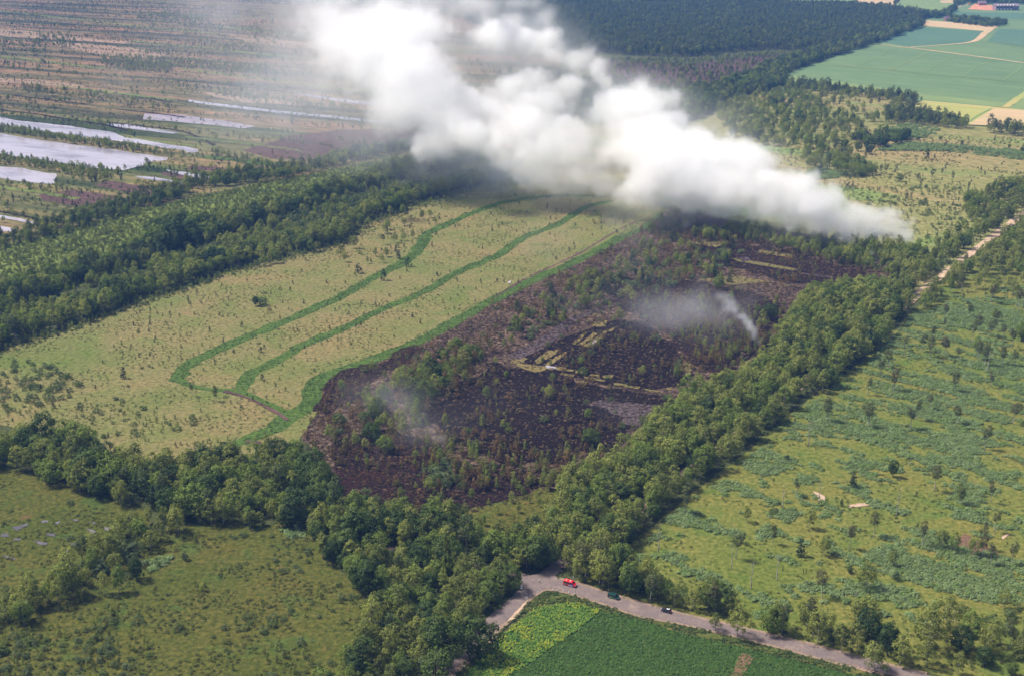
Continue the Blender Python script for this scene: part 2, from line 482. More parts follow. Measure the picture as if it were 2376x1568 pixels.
def water_mat(name, base, rough=.12):
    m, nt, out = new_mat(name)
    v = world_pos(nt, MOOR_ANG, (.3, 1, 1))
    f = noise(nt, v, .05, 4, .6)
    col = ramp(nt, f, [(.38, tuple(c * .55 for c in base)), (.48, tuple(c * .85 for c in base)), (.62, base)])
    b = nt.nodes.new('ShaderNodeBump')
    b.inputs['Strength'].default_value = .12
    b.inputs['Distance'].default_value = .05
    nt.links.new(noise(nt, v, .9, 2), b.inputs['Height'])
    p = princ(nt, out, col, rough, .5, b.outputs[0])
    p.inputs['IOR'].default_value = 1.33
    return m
M['water'] = water_mat('sky_tinted_pond_water', (.40, .37, .43), .1)  # pale lavender of the reflected cloudy sky is put into the base colour
M['bog_water'] = water_mat('bog_water', (.13, .12, .13), .2)

R = 9000.0
sheet('ground', [(-R, -2500), (R, -2500), (R, 11000), (-R, 11000)], M['ground'], 0.0, step=1e9, jit=0, world=True)

Z = dict(base=.02, a=.05, b=.12, c=.24, d=.38, e=.40, f=.42)
P_MOOR = [(-1500, -150), (700, -150), (1230, 20), (1300, 120), (1260, 330), (1150, 352), (1000, 362), (700, 415), (400, 485), (150, 570), (0, 610), (-1500, 860)]
sheet('moor', P_MOOR, M['moor'], Z['base'], jit=6, jscale=.02)
sheet('moor_grassland', [(-900, 215), (0, 262), (250, 275), (640, 300), (900, 330), (1010, 350), (700, 405), (400, 475), (150, 560), (0, 600), (-900, 700)], M['moorgrass'], Z['base'], jit=14, jscale=.012, seed=2)
P_THICKET = [(-400, 640), (0, 575), (100, 548), (330, 484), (600, 428), (850, 378), (1100, 342), (1180, 380), (1000, 402), (842, 449), (640, 512), (500, 562), (353, 614), (187, 662), (0, 727), (-400, 830)]
sheet('thicket_floor', P_THICKET, M['thicket'], Z['a'], jit=3, jscale=.05)
P_MEADOW = [(-500, 985), (-200, 895), (0, 812), (83, 782), (200, 748), (300, 708), (433, 668), (533, 628), (667, 595), (792, 565), (858, 513), (958, 477), (1025, 460), (1125, 430), (1185, 411), (1260, 400), (1450, 440), (1560, 490),
            (1425, 562), (1292, 630), (1142, 700), (958, 800), (792, 860), (745, 885), (735, 960), (690, 1030), (540, 1070), (260, 1060), (150, 1005), (0, 985), (-500, 1150)]
sheet('meadow', P_MEADOW, M['meadow'], Z['base'], jit=2.5, jscale=.06, seed=3)
sheet('low_meadow', [(-500, 1120), (-100, 1085), (0, 1078), (110, 1105), (250, 1150), (350, 1190), (330, 1270), (150, 1400), (0, 1470), (-500, 1560)], M['low_meadow'], Z['base'], jit=2, seed=4)
sheet('low_meadow', [(-700, 1700), (-100, 1470), (60, 1450), (270, 1320), (400, 1205), (560, 1215), (700, 1215), (790, 1320), (860, 1400), (850, 1500), (760, 1600), (700, 1800), (-700, 2000)], M['low_meadow'], Z['base'], jit=2, seed=5)
sheet('small_glade', [(1090, 1165), (1150, 1135), (1270, 1130), (1340, 1150), (1300, 1200), (1240, 1270), (1120, 1270), (1050, 1210)], M['low_meadow'], Z['b'], jit=1.5, seed=6)

sheet('heather_patch', [(1345, 138), (1583, 152), (1780, 128), (1895, 128), (1760, 178), (1610, 205), (1450, 190), (1370, 170)], M['heather'], Z['b'], jit=8, jscale=.02, seed=171)
# burnt land
P_SCORCH = [(1560, 485), (1640, 500), (1760, 530), (1880, 545), (2010, 585), (2090, 630), (2080, 675), (1990, 690), (1850, 720), (1800, 790), (1700, 880), (1600, 900), (1555, 935), (1490, 1000), (1430, 1080), (1300, 1135), (1110, 1190), (960, 1212), (860, 1195), (760, 1160), (735, 1100), (700, 1010), (745, 945), (757, 880), (870, 845), (960, 803), (1142, 706), (1292, 636), (1425, 568)]
sheet('scorched_heath', P_SCORCH, M['scorched'], Z['a'], jit=2, seed=8)
BURNT = [
    [(1190, 842), (1290, 790), (1420, 742), (1495, 748), (1560, 800), (1612, 872), (1585, 895), (1500, 905), (1400, 892), (1290, 868)],
    [(1140, 840), (1200, 850), (1290, 876), (1400, 900), (1500, 912), (1548, 925), (1520, 960), (1470, 1000), (1420, 1045), (1300, 1080), (1150, 1060), (1020, 1010), (985, 965), (1060, 900)],
    [(800, 1015), (900, 1000), (1010, 1030), (1085, 1080), (1250, 1090), (1290, 1110), (1120, 1160), (1060, 1190), (960, 1208), (880, 1190), (770, 1140), (745, 1090)],
    [(1600, 560), (1700, 562), (1850, 585), (1960, 620), (2060, 655), (2050, 675), (1900, 665), (1760, 640), (1640, 610)],
    [(1440, 640), (1600, 650), (1760, 680), (1830, 720), (1790, 790), (1700, 860), (1640, 880), (1600, 820), (1500, 740), (1400, 700)],
    [(745, 890), (860, 850), (960, 808), (1000, 800), (900, 870), (830, 940), (760, 960), (735, 950)],
]
for i, p in enumerate(BURNT):
    sheet('burnt_ground', p, M['black' if i in (0, 1) else 'burnt'], Z['b'], step=1.5, jit=2.0 if i == 0 else 9, jscale=.12 if i == 0 else .06, seed=20 + i)
straw = [
    [(1183, 842), (1200, 828), (1225, 832), (1205, 846)], [(1200, 842), (1262, 850), (1275, 858), (1240, 864), (1200, 850)],
    [(1240, 838), (1270, 815), (1298, 811), (1290, 822), (1250, 845)], [(1265, 845), (1300, 822), (1319, 815), (1300, 832), (1270, 852)],
    [(1240, 848), (1310, 852), (1318, 860), (1250, 858)], [(1375, 748), (1410, 744), (1405, 758), (1372, 760)],
    [(1328, 798), (1350, 778), (1362, 770), (1358, 780), (1335, 800)], [(1340, 800), (1378, 772), (1388, 775), (1352, 802)],
    [(1352, 804), (1380, 785), (1402, 772), (1400, 780), (1372, 806)], [(1398, 772), (1430, 758), (1422, 768), (1400, 774)],
    [(1304, 864), (1332, 870), (1330, 875), (1300, 870)], [(1310, 856), (1330, 858), (1330, 862), (1312, 861)], [(1338, 860), (1358, 863), (1352, 868), (1335, 865)],
    [(1355, 873), (1405, 882), (1400, 886), (1358, 878)], [(1372, 868), (1392, 870), (1388, 874), (1368, 872)], [(1400, 872), (1425, 870), (1418, 878), (1398, 877)],
    [(1345, 884), (1365, 886), (1358, 890), (1340, 888)], [(1422, 888), (1485, 898), (1480, 903), (1425, 893)], [(1490, 902), (1530, 908), (1540, 912), (1500, 908)],
    [(1548, 900), (1560, 898), (1558, 905), (1545, 905)], [(1572, 845), (1600, 838), (1606, 870), (1596, 875)], [(1700, 600), (1760, 608), (1850, 625), (1845, 630), (1750, 614), (1705, 606)],
    [(1760, 580), (1840, 592), (1838, 600), (1762, 587)], [(1640, 555), (1700, 560), (1660, 575), (1600, 565)], [(1700, 640), (1790, 655), (1700, 662), (1620, 650)],
]
for i, p in enumerate(straw):
    sheet('unburnt_grass_strip', p, M['unburnt'], Z['c'], step=1.5, jit=.7, jscale=.4, seed=40 + i)
ribbon('ash_path', [(1192, 832), (1250, 800), (1300, 765), (1330, 742), (1400, 715), (1440, 705)], [8, 10, 9, 6, 4, 2], M['ash'], Z['c'], seed=3)
sheet('ash_patch', [(1350, 938), (1400, 932), (1450, 935), (1530, 942), (1540, 952), (1510, 965), (1490, 992), (1465, 985), (1440, 965), (1400, 952)], M['ash'], Z['c'], step=1.2, jit=5, jscale=.12, seed=70)
ribbon('ash_path', [(1858, 635), (1890, 639), (1932, 645)], 3, M['ash'], Z['c'], seed=5)
sheet('ash_patch', [(1718, 598), (1735, 596), (1745, 606), (1722, 608)], M['ash'], Z['c'], jit=1, seed=71)

# mown strips through the meadow
ribbon('mown_strip', [(1400, 458), (1375, 455), (1292, 454), (1192, 465), (1125, 483), (1038, 520), (992, 542), (978, 569), (942, 605), (875, 639), (792, 687), (683, 736), (600, 770), (500, 814), (436, 845), (414, 872), (392, 884)], [6, 7, 8, 8, 7, 8, 9, 9.5, 9, 7.5, 8.5, 8, 9, 8, 8.5, 10, 3], M['mown'], Z['a'], seed=11, wj=.3)
ribbon('mown_strip', [(1420, 466), (1358, 482), (1292, 521), (1218, 550), (1158, 590), (1108, 613), (1058, 633), (992, 673), (892, 716), (792, 764), (700, 801), (633, 843), (583, 867), (560, 901), (552, 912)], 7.4, M['mown'], Z['a'], seed=13, wj=.32)
ribbon('mown_strip', [(1535, 494), (1492, 530), (1425, 560), (1358, 596), (1292, 626), (1225, 653), (1142, 697), (1058, 744), (958, 798), (858, 836), (792, 857), (738, 882), (722, 915), (716, 940), (667, 970), (617, 1002), (533, 1033), (510, 1042)], [5, 7, 9, 9, 9, 9, 9, 9, 9, 9, 9, 10, 11, 9, 13, 10, 6, 2], M['mown'], Z['a'], seed=15, wj=.25)
ribbon('mown_strip', [(414, 880), (437, 893), (483, 903), (560, 910), (617, 936), (667, 962), (690, 972)], [6, 4, 3.5, 4, 5, 7, 6], M['mown'], Z['b'], seed=17)
ribbon('wheel_track', [(520, 908), (570, 922), (625, 948), (668, 975)], 2.2, M['heather'], Z['c'], seed=18, wj=.4)
ribbon('wheel_track', [(1148, 690), (1225, 644), (1340, 590), (1425, 540), (1480, 512)], 1.8, M['heather'], Z['a'], seed=19, wj=.6)
ribbon('wheel_track', [(570, 1025), (640, 1035), (730, 1048)], 3, M['heather'], Z['c'], seed=21, wj=.5)

# ponds and flooded cuttings
ponds = [
    [(-400, 240), (-150, 256), (0, 273), (53, 282), (100, 287), (160, 293), (257, 307), (293, 320), (377, 333), (462, 347), (462, 354), (437, 354), (410, 347), (300, 331), (200, 318), (100, 305), (0, 291), (-150, 275), (-400, 255)],
    [(-500, 262), (-200, 288), (0, 310), (100, 327), (200, 340), (300, 353), (360, 363), (388, 367), (388, 373), (335, 376), (327, 385), (287, 396), (200, 388), (100, 372), (0, 358), (-200, 335), (-500, 305)],
    [(-300, 355), (-150, 370), (0, 387), (53, 390), (100, 402), (130, 403), (127, 413), (128, 428), (83, 425), (0, 415), (-150, 398), (-300, 382)],
    [(-200, 470), (-100, 482), (0, 499), (60, 510), (95, 518), (90, 521), (0, 506), (-100, 490), (-200, 480)],
    [(-60, 515), (0, 525), (36, 533), (30, 538), (0, 537), (-60, 530)],
    [(437, 232), (533, 244), (633, 256), (720, 264), (792, 271), (870, 280), (1000, 297), (1000, 300), (870, 284), (792, 277), (700, 268), (600, 258), (500, 246), (437, 236)],
    [(660, 212), (792, 230), (920, 243), (992, 253), (992, 258), (930, 253), (792, 237), (720, 225)],
    [(383, 394), (430, 400), (487, 410), (485, 415), (450, 411), (400, 403)],
    [(313, 409), (360, 412), (430, 424), (428, 430), (380, 422), (330, 414)],
    [(1066, -4), (1092, 2), (1118, 3), (1155, 2), (1150, 7), (1118, 8), (1116, 14), (1095, 11), (1070, 4)],
    [(1030, 10), (1056, 11), (1055, 16), (1031, 15)],
    [(250, 288), (300, 290), (340, 297), (420, 309), (400, 311), (330, 303), (260, 293)],
]
sheet('mudflat', [(335, 264), (400, 265), (500, 277), (593, 293), (567, 298), (466, 288), (333, 277)], M['mud'], Z['a'], jit=4, jscale=.03, seed=80)
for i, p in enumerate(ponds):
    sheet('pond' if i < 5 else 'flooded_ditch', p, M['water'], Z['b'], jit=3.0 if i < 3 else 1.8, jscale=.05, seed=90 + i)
hp = [[(217, 428), (267, 420), (370, 443), (367, 454), (300, 448)], [(367, 400), (450, 410), (450, 422), (373, 407)], [(450, 384), (553, 395), (533, 404), (433, 394)],
      [(93, 450), (187, 440), (267, 457), (233, 471), (167, 477), (100, 467)], [(567, 350), (667, 316), (792, 300), (1000, 305), (1000, 330), (830, 350), (700, 372), (633, 367)]]
for i, p in enumerate(hp):
    sheet('heather_patch', p, M['heather'], Z['a'], jit=6, jscale=.03, seed=110 + i)
ribbon('mown_strip', [(475, 366), (520, 369), (600, 380), (680, 394)], 9, M['mown'], Z['b'], seed=23, wj=.4)
for i, (cl_, w_, m_) in enumerate([([(-60, 20), (130, 40), (330, 62), (520, 80)], 9, 'thicket'), ([(-60, 70), (100, 84), (260, 100)], 6, 'burnt'), ([(30, 222), (100, 230), (205, 243)], 5, 'burnt'), ([(190, 208), (300, 222), (400, 238)], 5, 'burnt'),
        ([(413, 187), (520, 197), (660, 213)], 7, 'burnt'), ([(270, 254), (350, 262), (430, 273)], 5, 'burnt'), ([(250, 284), (340, 294), (430, 307), (505, 342)], 4, 'burnt'), ([(290, 318), (420, 335), (505, 341)], 5, 'thicket'),
        ([(0, 187), (140, 200), (260, 215), (400, 232)], 10, 'thicket'), ([(-60, 125), (80, 140), (240, 160)], 8, 'thicket'), ([(420, 160), (600, 182), (780, 205), (980, 228)], 10, 'thicket'), ([(300, 95), (480, 112), (700, 135), (900, 150)], 9, 'thicket'),
        ([(-60, 250), (60, 262), (150, 276), (250, 292), (300, 305)], 5, 'burnt'), ([(430, 318), (560, 332), (700, 350)], 4, 'thicket'), ([(0, 435), (100, 448), (180, 462)], 6, 'thicket'), ([(0, 492), (60, 502), (95, 512)], 3, 'burnt'), ([(500, 62), (650, 78), (900, 100), (1100, 122)], 12, 'thicket')]):
    ribbon('moor_ditch', cl_, w_, M[m_], Z['a'], seed=300 + i, wj=.45)
for i, p in enumerate([[(93, 98), (200, 103), (300, 112), (390, 128), (360, 137), (250, 130), (150, 112)], [(-100, 60), (0, 66), (160, 84), (300, 98), (290, 103), (120, 92), (-100, 74)], [(500, 78), (640, 90), (800, 112), (780, 118), (600, 104)], [(860, 152), (960, 155), (985, 165), (940, 170), (850, 163)],
        [(-100, 175), (60, 185), (200, 200), (190, 206), (40, 195), (-100, 186)], [(430, 210), (560, 224), (700, 240), (690, 246), (540, 234)]]):
    sheet('straw_patch', p, M['straw_moor'], Z['a'], jit=12, jscale=.012, seed=330 + i)
# bog pools in the near-left meadow
pools = [[(30, 1226), (62, 1212), (58, 1220), (38, 1232)], [(0, 1240), (20, 1238), (20, 1247), (0, 1246)], [(32, 1250), (48, 1249), (44, 1255), (33, 1254)], [(106, 1238), (125, 1240), (122, 1247), (108, 1243)],
         [(92, 1208), (112, 1206), (110, 1211), (95, 1212)], [(124, 1212), (138, 1208), (134, 1216)], [(158, 1204), (182, 1206), (178, 1210)], [(242, 1222), (262, 1224), (256, 1231), (245, 1229)], [(195, 1226), (222, 1234), (218, 1240), (200, 1232)],
         [(82, 1254), (108, 1261), (106, 1265), (84, 1259)], [(148, 1274), (162, 1275), (158, 1283), (149, 1281)], [(8, 1286), (36, 1297), (34, 1300), (8, 1291)], [(160, 1260), (182, 1262), (178, 1266)], [(205, 1212), (222, 1213), (218, 1218)]]
for i, p in enumerate(pools):
    sheet('bog_pool', p, M['bog_water'], Z['b'], step=.6, jit=1.3, jscale=.35, seed=120 + i)
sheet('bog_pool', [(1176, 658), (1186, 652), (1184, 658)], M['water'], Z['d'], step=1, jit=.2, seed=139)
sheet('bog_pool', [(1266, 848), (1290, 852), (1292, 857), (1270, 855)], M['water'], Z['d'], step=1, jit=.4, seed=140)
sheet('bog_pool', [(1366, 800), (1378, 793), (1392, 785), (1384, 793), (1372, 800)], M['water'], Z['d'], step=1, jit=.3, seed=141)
sheet('duckweed_pool', [(128, 702), (150, 692), (183, 684), (180, 692), (160, 702), (140, 710)], M['stubble'], Z['c'], jit=.6, seed=142)
sheet('duckweed_pool', [(325, 642), (335, 634), (344, 632), (340, 641)], M['stubble'], Z['c'], jit=.6, seed=143)

# right side: dry grassland, fields, clearing
sheet('dry_grassland', [(1180, 400), (1350, 255), (1480, 290), (1660, 235), (1823, 205), (2000, 215), (2120, 240), (2246, 292), (2376, 300), (3000, 350), (3000, 690), (2376, 497), (2110, 700), (2060, 655), (2100, 600), (1880, 548), (1640, 500), (1450, 445)], M['savanna'], Z['base'], jit=4, jscale=.03, seed=150)
P_CLEAR = [(3000, 640), (2390, 492), (2250, 596), (2110, 729), (2070, 769), (1976, 855), (1860, 935), (1740, 1044), (1616, 1134), (1485, 1244), (1420, 1290), (1338, 1350), (1425, 1380), (1582, 1423), (1716, 1454), (1983, 1521), (2200, 1577), (2600, 1680), (3300, 1800)]
sheet('grassy_clearing', P_CLEAR, M['clearing'], Z['base'], jit=2, seed=151)
F = lambda name, p, m, z='base', **k: sheet(name, p, M[m], Z[z], jit=0, step=1e9, **k)
F('crop_field', [(1823, 171), (2030, 100), (2133, 55), (2210, 18), (2240, -60), (3600, -60), (3600, 480), (2376, 290), (2330, 250), (2140, 236), (1983, 203), (1830, 190)], 'field')
F('crop_field', [(2035, 97), (2130, 64), (2286, 74), (2257, 97), (2113, 110)], 'field_teal', 'a')
F('crop_field', [(2318, 68), (2290, 97), (2400, 112), (2700, 150), (2700, 90)], 'field_teal', 'a')
F('crop_field', [(2206, 29), (2340, 30), (3000, 40), (3000, 60), (2376, 45), (2190, 36)], 'field_teal', 'a')
F('grain_strip', [(2134, 60), (2152, 48), (2306, 61), (2286, 73)], 'tan', 'b')
F('grain_field', [(1973, 14), (2000, -6), (2098, -8), (2066, 17), (2020, 18)], 'tan', 'a')
F('grain_field', [(2180, 3), (2215, -2), (2212, 8), (2185, 8)], 'tan', 'b')
F('crop_field', [(1740, 6), (1745, -40), (2010, -40), (1975, 13), (1880, 13)], 'field_lime', 'a')
F('crop_field', [(2076, 15), (2110, -20), (2240, -20), (2212, 18), (2133, 34)], 'field_lime', 'a')
F('crop_field', [(1823, 171), (1830, 188), (1983, 202), (2150, 232), (2330, 250), (2345, 240), (2160, 222), (2000, 198), (1850, 178)], 'field_lime', 'a')
F('hay_field', [(2112, 244), (2143, 234), (2330, 251), (2390, 256), (3000, 320), (3000, 400), (2376, 296), (2246, 290), (2240, 275)], 'stubble', 'b')
F('grain_field', [(2306, 253), (2390, 258), (3000, 322), (3000, 398), (2376, 294), (2248, 290)], 'tan', 'c')
F('crop_field', [(2341, 252), (2376, 228), (2600, 200), (2900, 300), (2376, 256)], 'field_lime', 'd')
def path(cl, w, m='tan', z='c', seed=0, name='field_path'):
    ribbon(name, cl, w, M[m], Z[z], seed=seed, wj=.2)
path([(2308, 60), (2285, 78), (2258, 97), (2190, 105), (2113, 110)], [14, 12, 8, 5, 5])
path([(2030, 102), (2113, 112), (2200, 123), (2376, 147), (2700, 195)], [3, 6, 7, 6, 6], seed=1)
path([(2083, 114), (2040, 132), (1993, 153)], 1.6, 'field_lime', seed=2)
path([(2156, 121), (2110, 142), (2063, 163)], 2.6, 'field_lime', seed=3)
path([(2215, 130), (2180, 148), (2146, 168)], 2, 'field_lime', seed=4)
path([(2300, 141), (2260, 160), (2235, 178)], 2, 'field_lime', seed=5)
path([(2370, 158), (2328, 187)], 2.6, 'field_lime', seed=6)
path([(1903, 151), (2000, 158), (2160, 174), (2376, 193), (2700, 225)], 2.2, 'thicket', seed=7, name='field_ditch')
path([(2275, 97), (2376, 109), (2700, 140)], 2.5, 'thicket', seed=8, name='field_ditch')
path([(2332, 250), (2376, 220), (2420, 190)], 9, 'stubble', 'e', seed=9)
path([(2300, 253), (2268, 270), (2250, 283)], 2.5, 'field_lime', 'd', seed=10)
path([(2198, 28), (2225, 17), (2250, 12)], 5, 'sand', seed=12)
sheet('clay_yard', [(2246, 22), (2262, 10), (2300, 13), (2316, 25), (2290, 25)], M['clay'], Z['c'], jit=3, seed=160)

# tracks and roads
ribbon('forest_track', [(1278, 1322), (1304, 1306), (1345, 1284), (1400, 1243)], [6, 5.5, 5, 5], M['dark_track'], Z['c'], seed=29)
ribbon('sandy_track', [(1370, 1266), (1440, 1212), (1470, 1189), (1524, 1147), (1740, 985), (2000, 785), (2112, 700), (2150, 668), (2200, 630), (2260, 583), (2310, 545), (2376, 496), (2600, 330)], [8, 7, 6, 5.2, 5.2, 5.2, 5.6, 5.6, 5.6, 6, 6, 7, 7], M['sand'], Z['c'], seed=30, wj=.18)
ribbon('forest_track', [(780, 1262), (900, 1275), (1045, 1298), (1100, 1311), (1150, 1326), (1200, 1336), (1225, 1340)], [3, 3.2, 3.4, 3.4, 3.4, 4, 4], M['dark_track'], Z['c'], seed=31)
ROAD = [(1209, 1330), (1230, 1336), (1252, 1332), (1275, 1312), (1292, 1297), (1304, 1304), (1302, 1326), (1290, 1336), (1296, 1346), (1338, 1354), (1425, 1384), (1582, 1427), (1716, 1457), (1850, 1490), (1983, 1524), (2150, 1567), (2500, 1660), (2500, 1690), (2066, 1567), (1950, 1538), (1783, 1494), (1583, 1447), (1492, 1431), (1400, 1400), (1332, 1379), (1300, 1371), (1268, 1367), (1248, 1374), (1225, 1391), (1192, 1424), (1165, 1449), (1090, 1520), (1000, 1610), (940, 1610), (1040, 1512), (1142, 1424), (1175, 1397), (1205, 1368), (1211, 1350)]
sheet('road', ROAD, M['road'], Z['d'], step=2, jit=.25, jscale=.4, seed=33)
ribbon('road_shoulder', [(1000, 1612), (1165, 1451), (1192, 1426), (1225, 1393), (1248, 1376), (1268, 1369), (1300, 1373), (1332, 1381), (1400, 1402), (1492, 1433), (1583, 1449), (1783, 1497), (1950, 1541), (2100, 1580)], [3.4, 3.4, 3.2, 2.6, 1.8, 1.4, 1.4, 1.5, 1.6, 1.6, 1.6, 1.6, 1.6, 1.6], M['gravel'], Z['c'], seed=34, wj=.3)
ribbon('road_shoulder', [(1297, 1344), (1338, 1352), (1425, 1382), (1582, 1425), (1716, 1455), (1850, 1488), (1983, 1522), (2150, 1565)], 2.2, M['gravel'], Z['c'], seed=35, wj=.3)
sheet('sand_spill', [(1181, 1436), (1196, 1420), (1216, 1400), (1228, 1388), (1222, 1400), (1205, 1420), (1194, 1436), (1176, 1446)], M['sand'], Z['e'], step=1, jit=.3, jscale=.5, seed=36)
P_VERGE = [(1268, 1370), (1332, 1382), (1400, 1403), (1492, 1434), (1583, 1450), (1783, 1498), (1950, 1542), (2200, 1604), (2100, 1640), (1983, 1567), (1900, 1545), (1783, 1515), (1583, 1470), (1500, 1443), (1395, 1418), (1330, 1398), (1262, 1400), (1220, 1420), (1180, 1450), (1130, 1500), (1060, 1600), (1000, 1640), (1090, 1520), (1165, 1451), (1192, 1426), (1225, 1393), (1248, 1376)]
sheet('verge', P_VERGE, M['verge'], Z['b'], step=2, jit=.5, seed=37)
P_YCROP = [(1252, 1408), (1330, 1398), (1395, 1416), (1340, 1462), (1270, 1510), (1185, 1568), (1120, 1620), (1030, 1620), (1100, 1545), (1140, 1502), (1190, 1452)]
P_GCROP = [(1397, 1417), (1500, 1443), (1583, 1470), (1783, 1516), (1900, 1546), (1985, 1568), (2200, 1640), (2100, 1760), (1000, 1760), (1122, 1622), (1187, 1569), (1272, 1511), (1342, 1463)]
sheet('flowering_crop_field', P_YCROP, M['crop_soil'], Z['a'], step=1e9, jit=0)
sheet('crop_field', P_GCROP, M['crop_soil'], Z['a'], step=1e9, jit=0)
P_SOIL = [(1716, 1518), (1733, 1517), (1748, 1528), (1722, 1570), (1700, 1610), (1670, 1610), (1696, 1567)]
sheet('bare_soil_strip', P_SOIL, M['soil'], Z['c'], step=1, jit=.3, jscale=.5, seed=38)
sheet('sandy_patch', [(2254, 1262), (2300, 1252), (2312, 1254), (2306, 1259), (2290, 1262), (2258, 1270)][:0] or [(1966, 1172), (1990, 1167), (2022, 1166), (2034, 1169), (2000, 1175), (1972, 1178)], M['sand'], Z['b'], step=1, jit=.4, seed=39)
sheet('sandy_patch', [(1888, 1140), (1900, 1144), (1915, 1152), (1912, 1164), (1898, 1160)], M['sand'], Z['b'], step=1, jit=.5, seed=44)
sheet('sandy_patch', [(2323, 1246), (2338, 1238), (2342, 1240), (2328, 1252)], M['sand'], Z['b'], step=1, jit=.3, seed=45)
sheet('heather_patch', [(2190, 1250), (2240, 1240), (2310, 1280), (2330, 1300), (2270, 1308), (2200, 1280)], M['soil'], Z['b'], jit=2, seed=46)
# ------------------------------------------------------------------ plants: one master of each form, copied later
M['birch_leaf'] = leaf_mat('birch_leaves', (.068, .095, .016), (.32, .345, .078), (.15, .215, .034), .25, .35)
M['slender_leaf'] = leaf_mat('thin_birch_leaves', (.045, .060, .022), (.15, .165, .055), (.13, .115, .05), .3, .35)
M['oak_leaf'] = leaf_mat('oak_leaves', (.018, .044, .010), (.100, .145, .026), (.16, .22, .032), .28, .25)
M['alder_leaf'] = leaf_mat('alder_leaves', (.034, .056, .018), (.145, .170, .050), (.065, .105, .034), .3, .25)
M['conifer_leaf'] = leaf_mat('conifer_needles', (.012, .028, .012), (.042, .070, .024), None, 0, .1)
M['willow_leaf'] = leaf_mat('willow_leaves', (.065, .100, .040), (.17, .215, .095), (.11, .155, .035), .35, .3)
M['young_leaf'] = leaf_mat('young_birch_leaves', (.10, .135, .020), (.26, .30, .055), (.10, .12, .036), .25, .35)
M['scorch_leaf'] = leaf_mat('scorched_leaves', (.070, .044, .018), (.26, .160, .066), (.15, .15, .045), .35, .2)
M['heath_leaf'] = leaf_mat('heath_bush_leaves', (.040, .056, .012), (.115, .145, .028), (.13, .12, .035), .3, .2)
M['bracken_leaf'] = leaf_mat('bracken_fronds', (.100, .150, .052), (.26, .35, .145), (.16, .24, .06), .25, .3)
M['char_leaf'] = leaf_mat('charred_heather', (.014, .009, .009), (.115, .072, .048), (.22, .155, .09), .25, .05)
M['crop_leaf'] = leaf_mat('beet_leaves', (.034, .070, .010), (.100, .175, .034), None, 0, .2, .5)
M['ycrop_leaf'] = leaf_mat('flowering_crop_leaves', (.075, .165, .026), (.17, .31, .052), (.28, .36, .045), .3, .25)
M['mown_leaf'] = leaf_mat('mown_rush_leaves', (.032, .066, .010), (.080, .138, .026), (.14, .17, .05), .12, .2)
M['flower'] = leaf_mat('yellow_flowers', (.48, .46, .03), (.68, .62, .05), None, 0, .3)
M['verge_leaf'] = leaf_mat('verge_weeds', (.022, .050, .012), (.085, .125, .028), (.11, .12, .03), .3, .2)
M['birch_bark'] = bark_mat('birch_bark', (.10, .085, .08), (.52, .49, .46), 1.6)
M['brown_bark'] = bark_mat('brown_bark', (.045, .035, .028), (.12, .10, .085), 1.5)
M['pale_bark'] = bark_mat('weathered_bark', (.22, .19, .17), (.55, .52, .48), 1.0)
M['char_bark'] = bark_mat('charred_bark', (.012, .010, .010), (.06, .045, .04), 1.5)
M['mauve_bark'] = bark_mat('bare_mauve_twigs', (.10, .07, .08), (.24, .18, .18), 1.0)

def leaves(r, clumps, quads, size, crown_c, up=.25, jit=.7, flat=1.0):
    """clumps: list of (centre, radius, tint); returns verts, faces, tint of many small leaf sprays"""
    C = np.array([c[0] for c in clumps]); Rr = np.array([c[1] for c in clumps]); T = np.array([c[2] for c in clumps])
    n = len(C) * quads
    ci = np.repeat(np.arange(len(C)), quads)
    d = r.normal(size=(n, 3)); d /= np.linalg.norm(d, axis=1)[:, None]
    rad = Rr[ci] * r.uniform(.45, 1.05, n)
    off = d * rad[:, None]; off[:, 2] *= .75 * flat
    P = C[ci] + off
    o = P - np.array(crown_c)
    o /= np.maximum(1e-6, np.linalg.norm(o, axis=1))[:, None]
    nrm = d * .7 + o * .6 + np.array([0, 0, up]) + r.normal(size=(n, 3)) * jit * .55
    nrm /= np.linalg.norm(nrm, axis=1)[:, None]
    t = np.cross(nrm, r.normal(size=(n, 3))); t /= np.maximum(1e-6, np.linalg.norm(t, axis=1))[:, None]
    b = np.cross(nrm, t)
    s = size * r.uniform(.6, 1.35, n)
    a1, a2 = s * r.uniform(.8, 1.2, n), s * r.uniform(.5, .8, n)
    k = .5
    V = np.stack([P + t * (a1 * k)[:, None], P + b * (a2 * k)[:, None] + nrm * (s * .08)[:, None],
                  P - t * (a1 * k)[:, None] * .9, P - b * (a2 * k)[:, None] - nrm * (s * .05)[:, None]], 1).reshape(-1, 3)
    Fc = np.arange(4 * n).reshape(-1, 4)
    tint = np.clip(T[ci] + r.uniform(-.28, .28, n), 0, 1)
    return V, Fc, tint

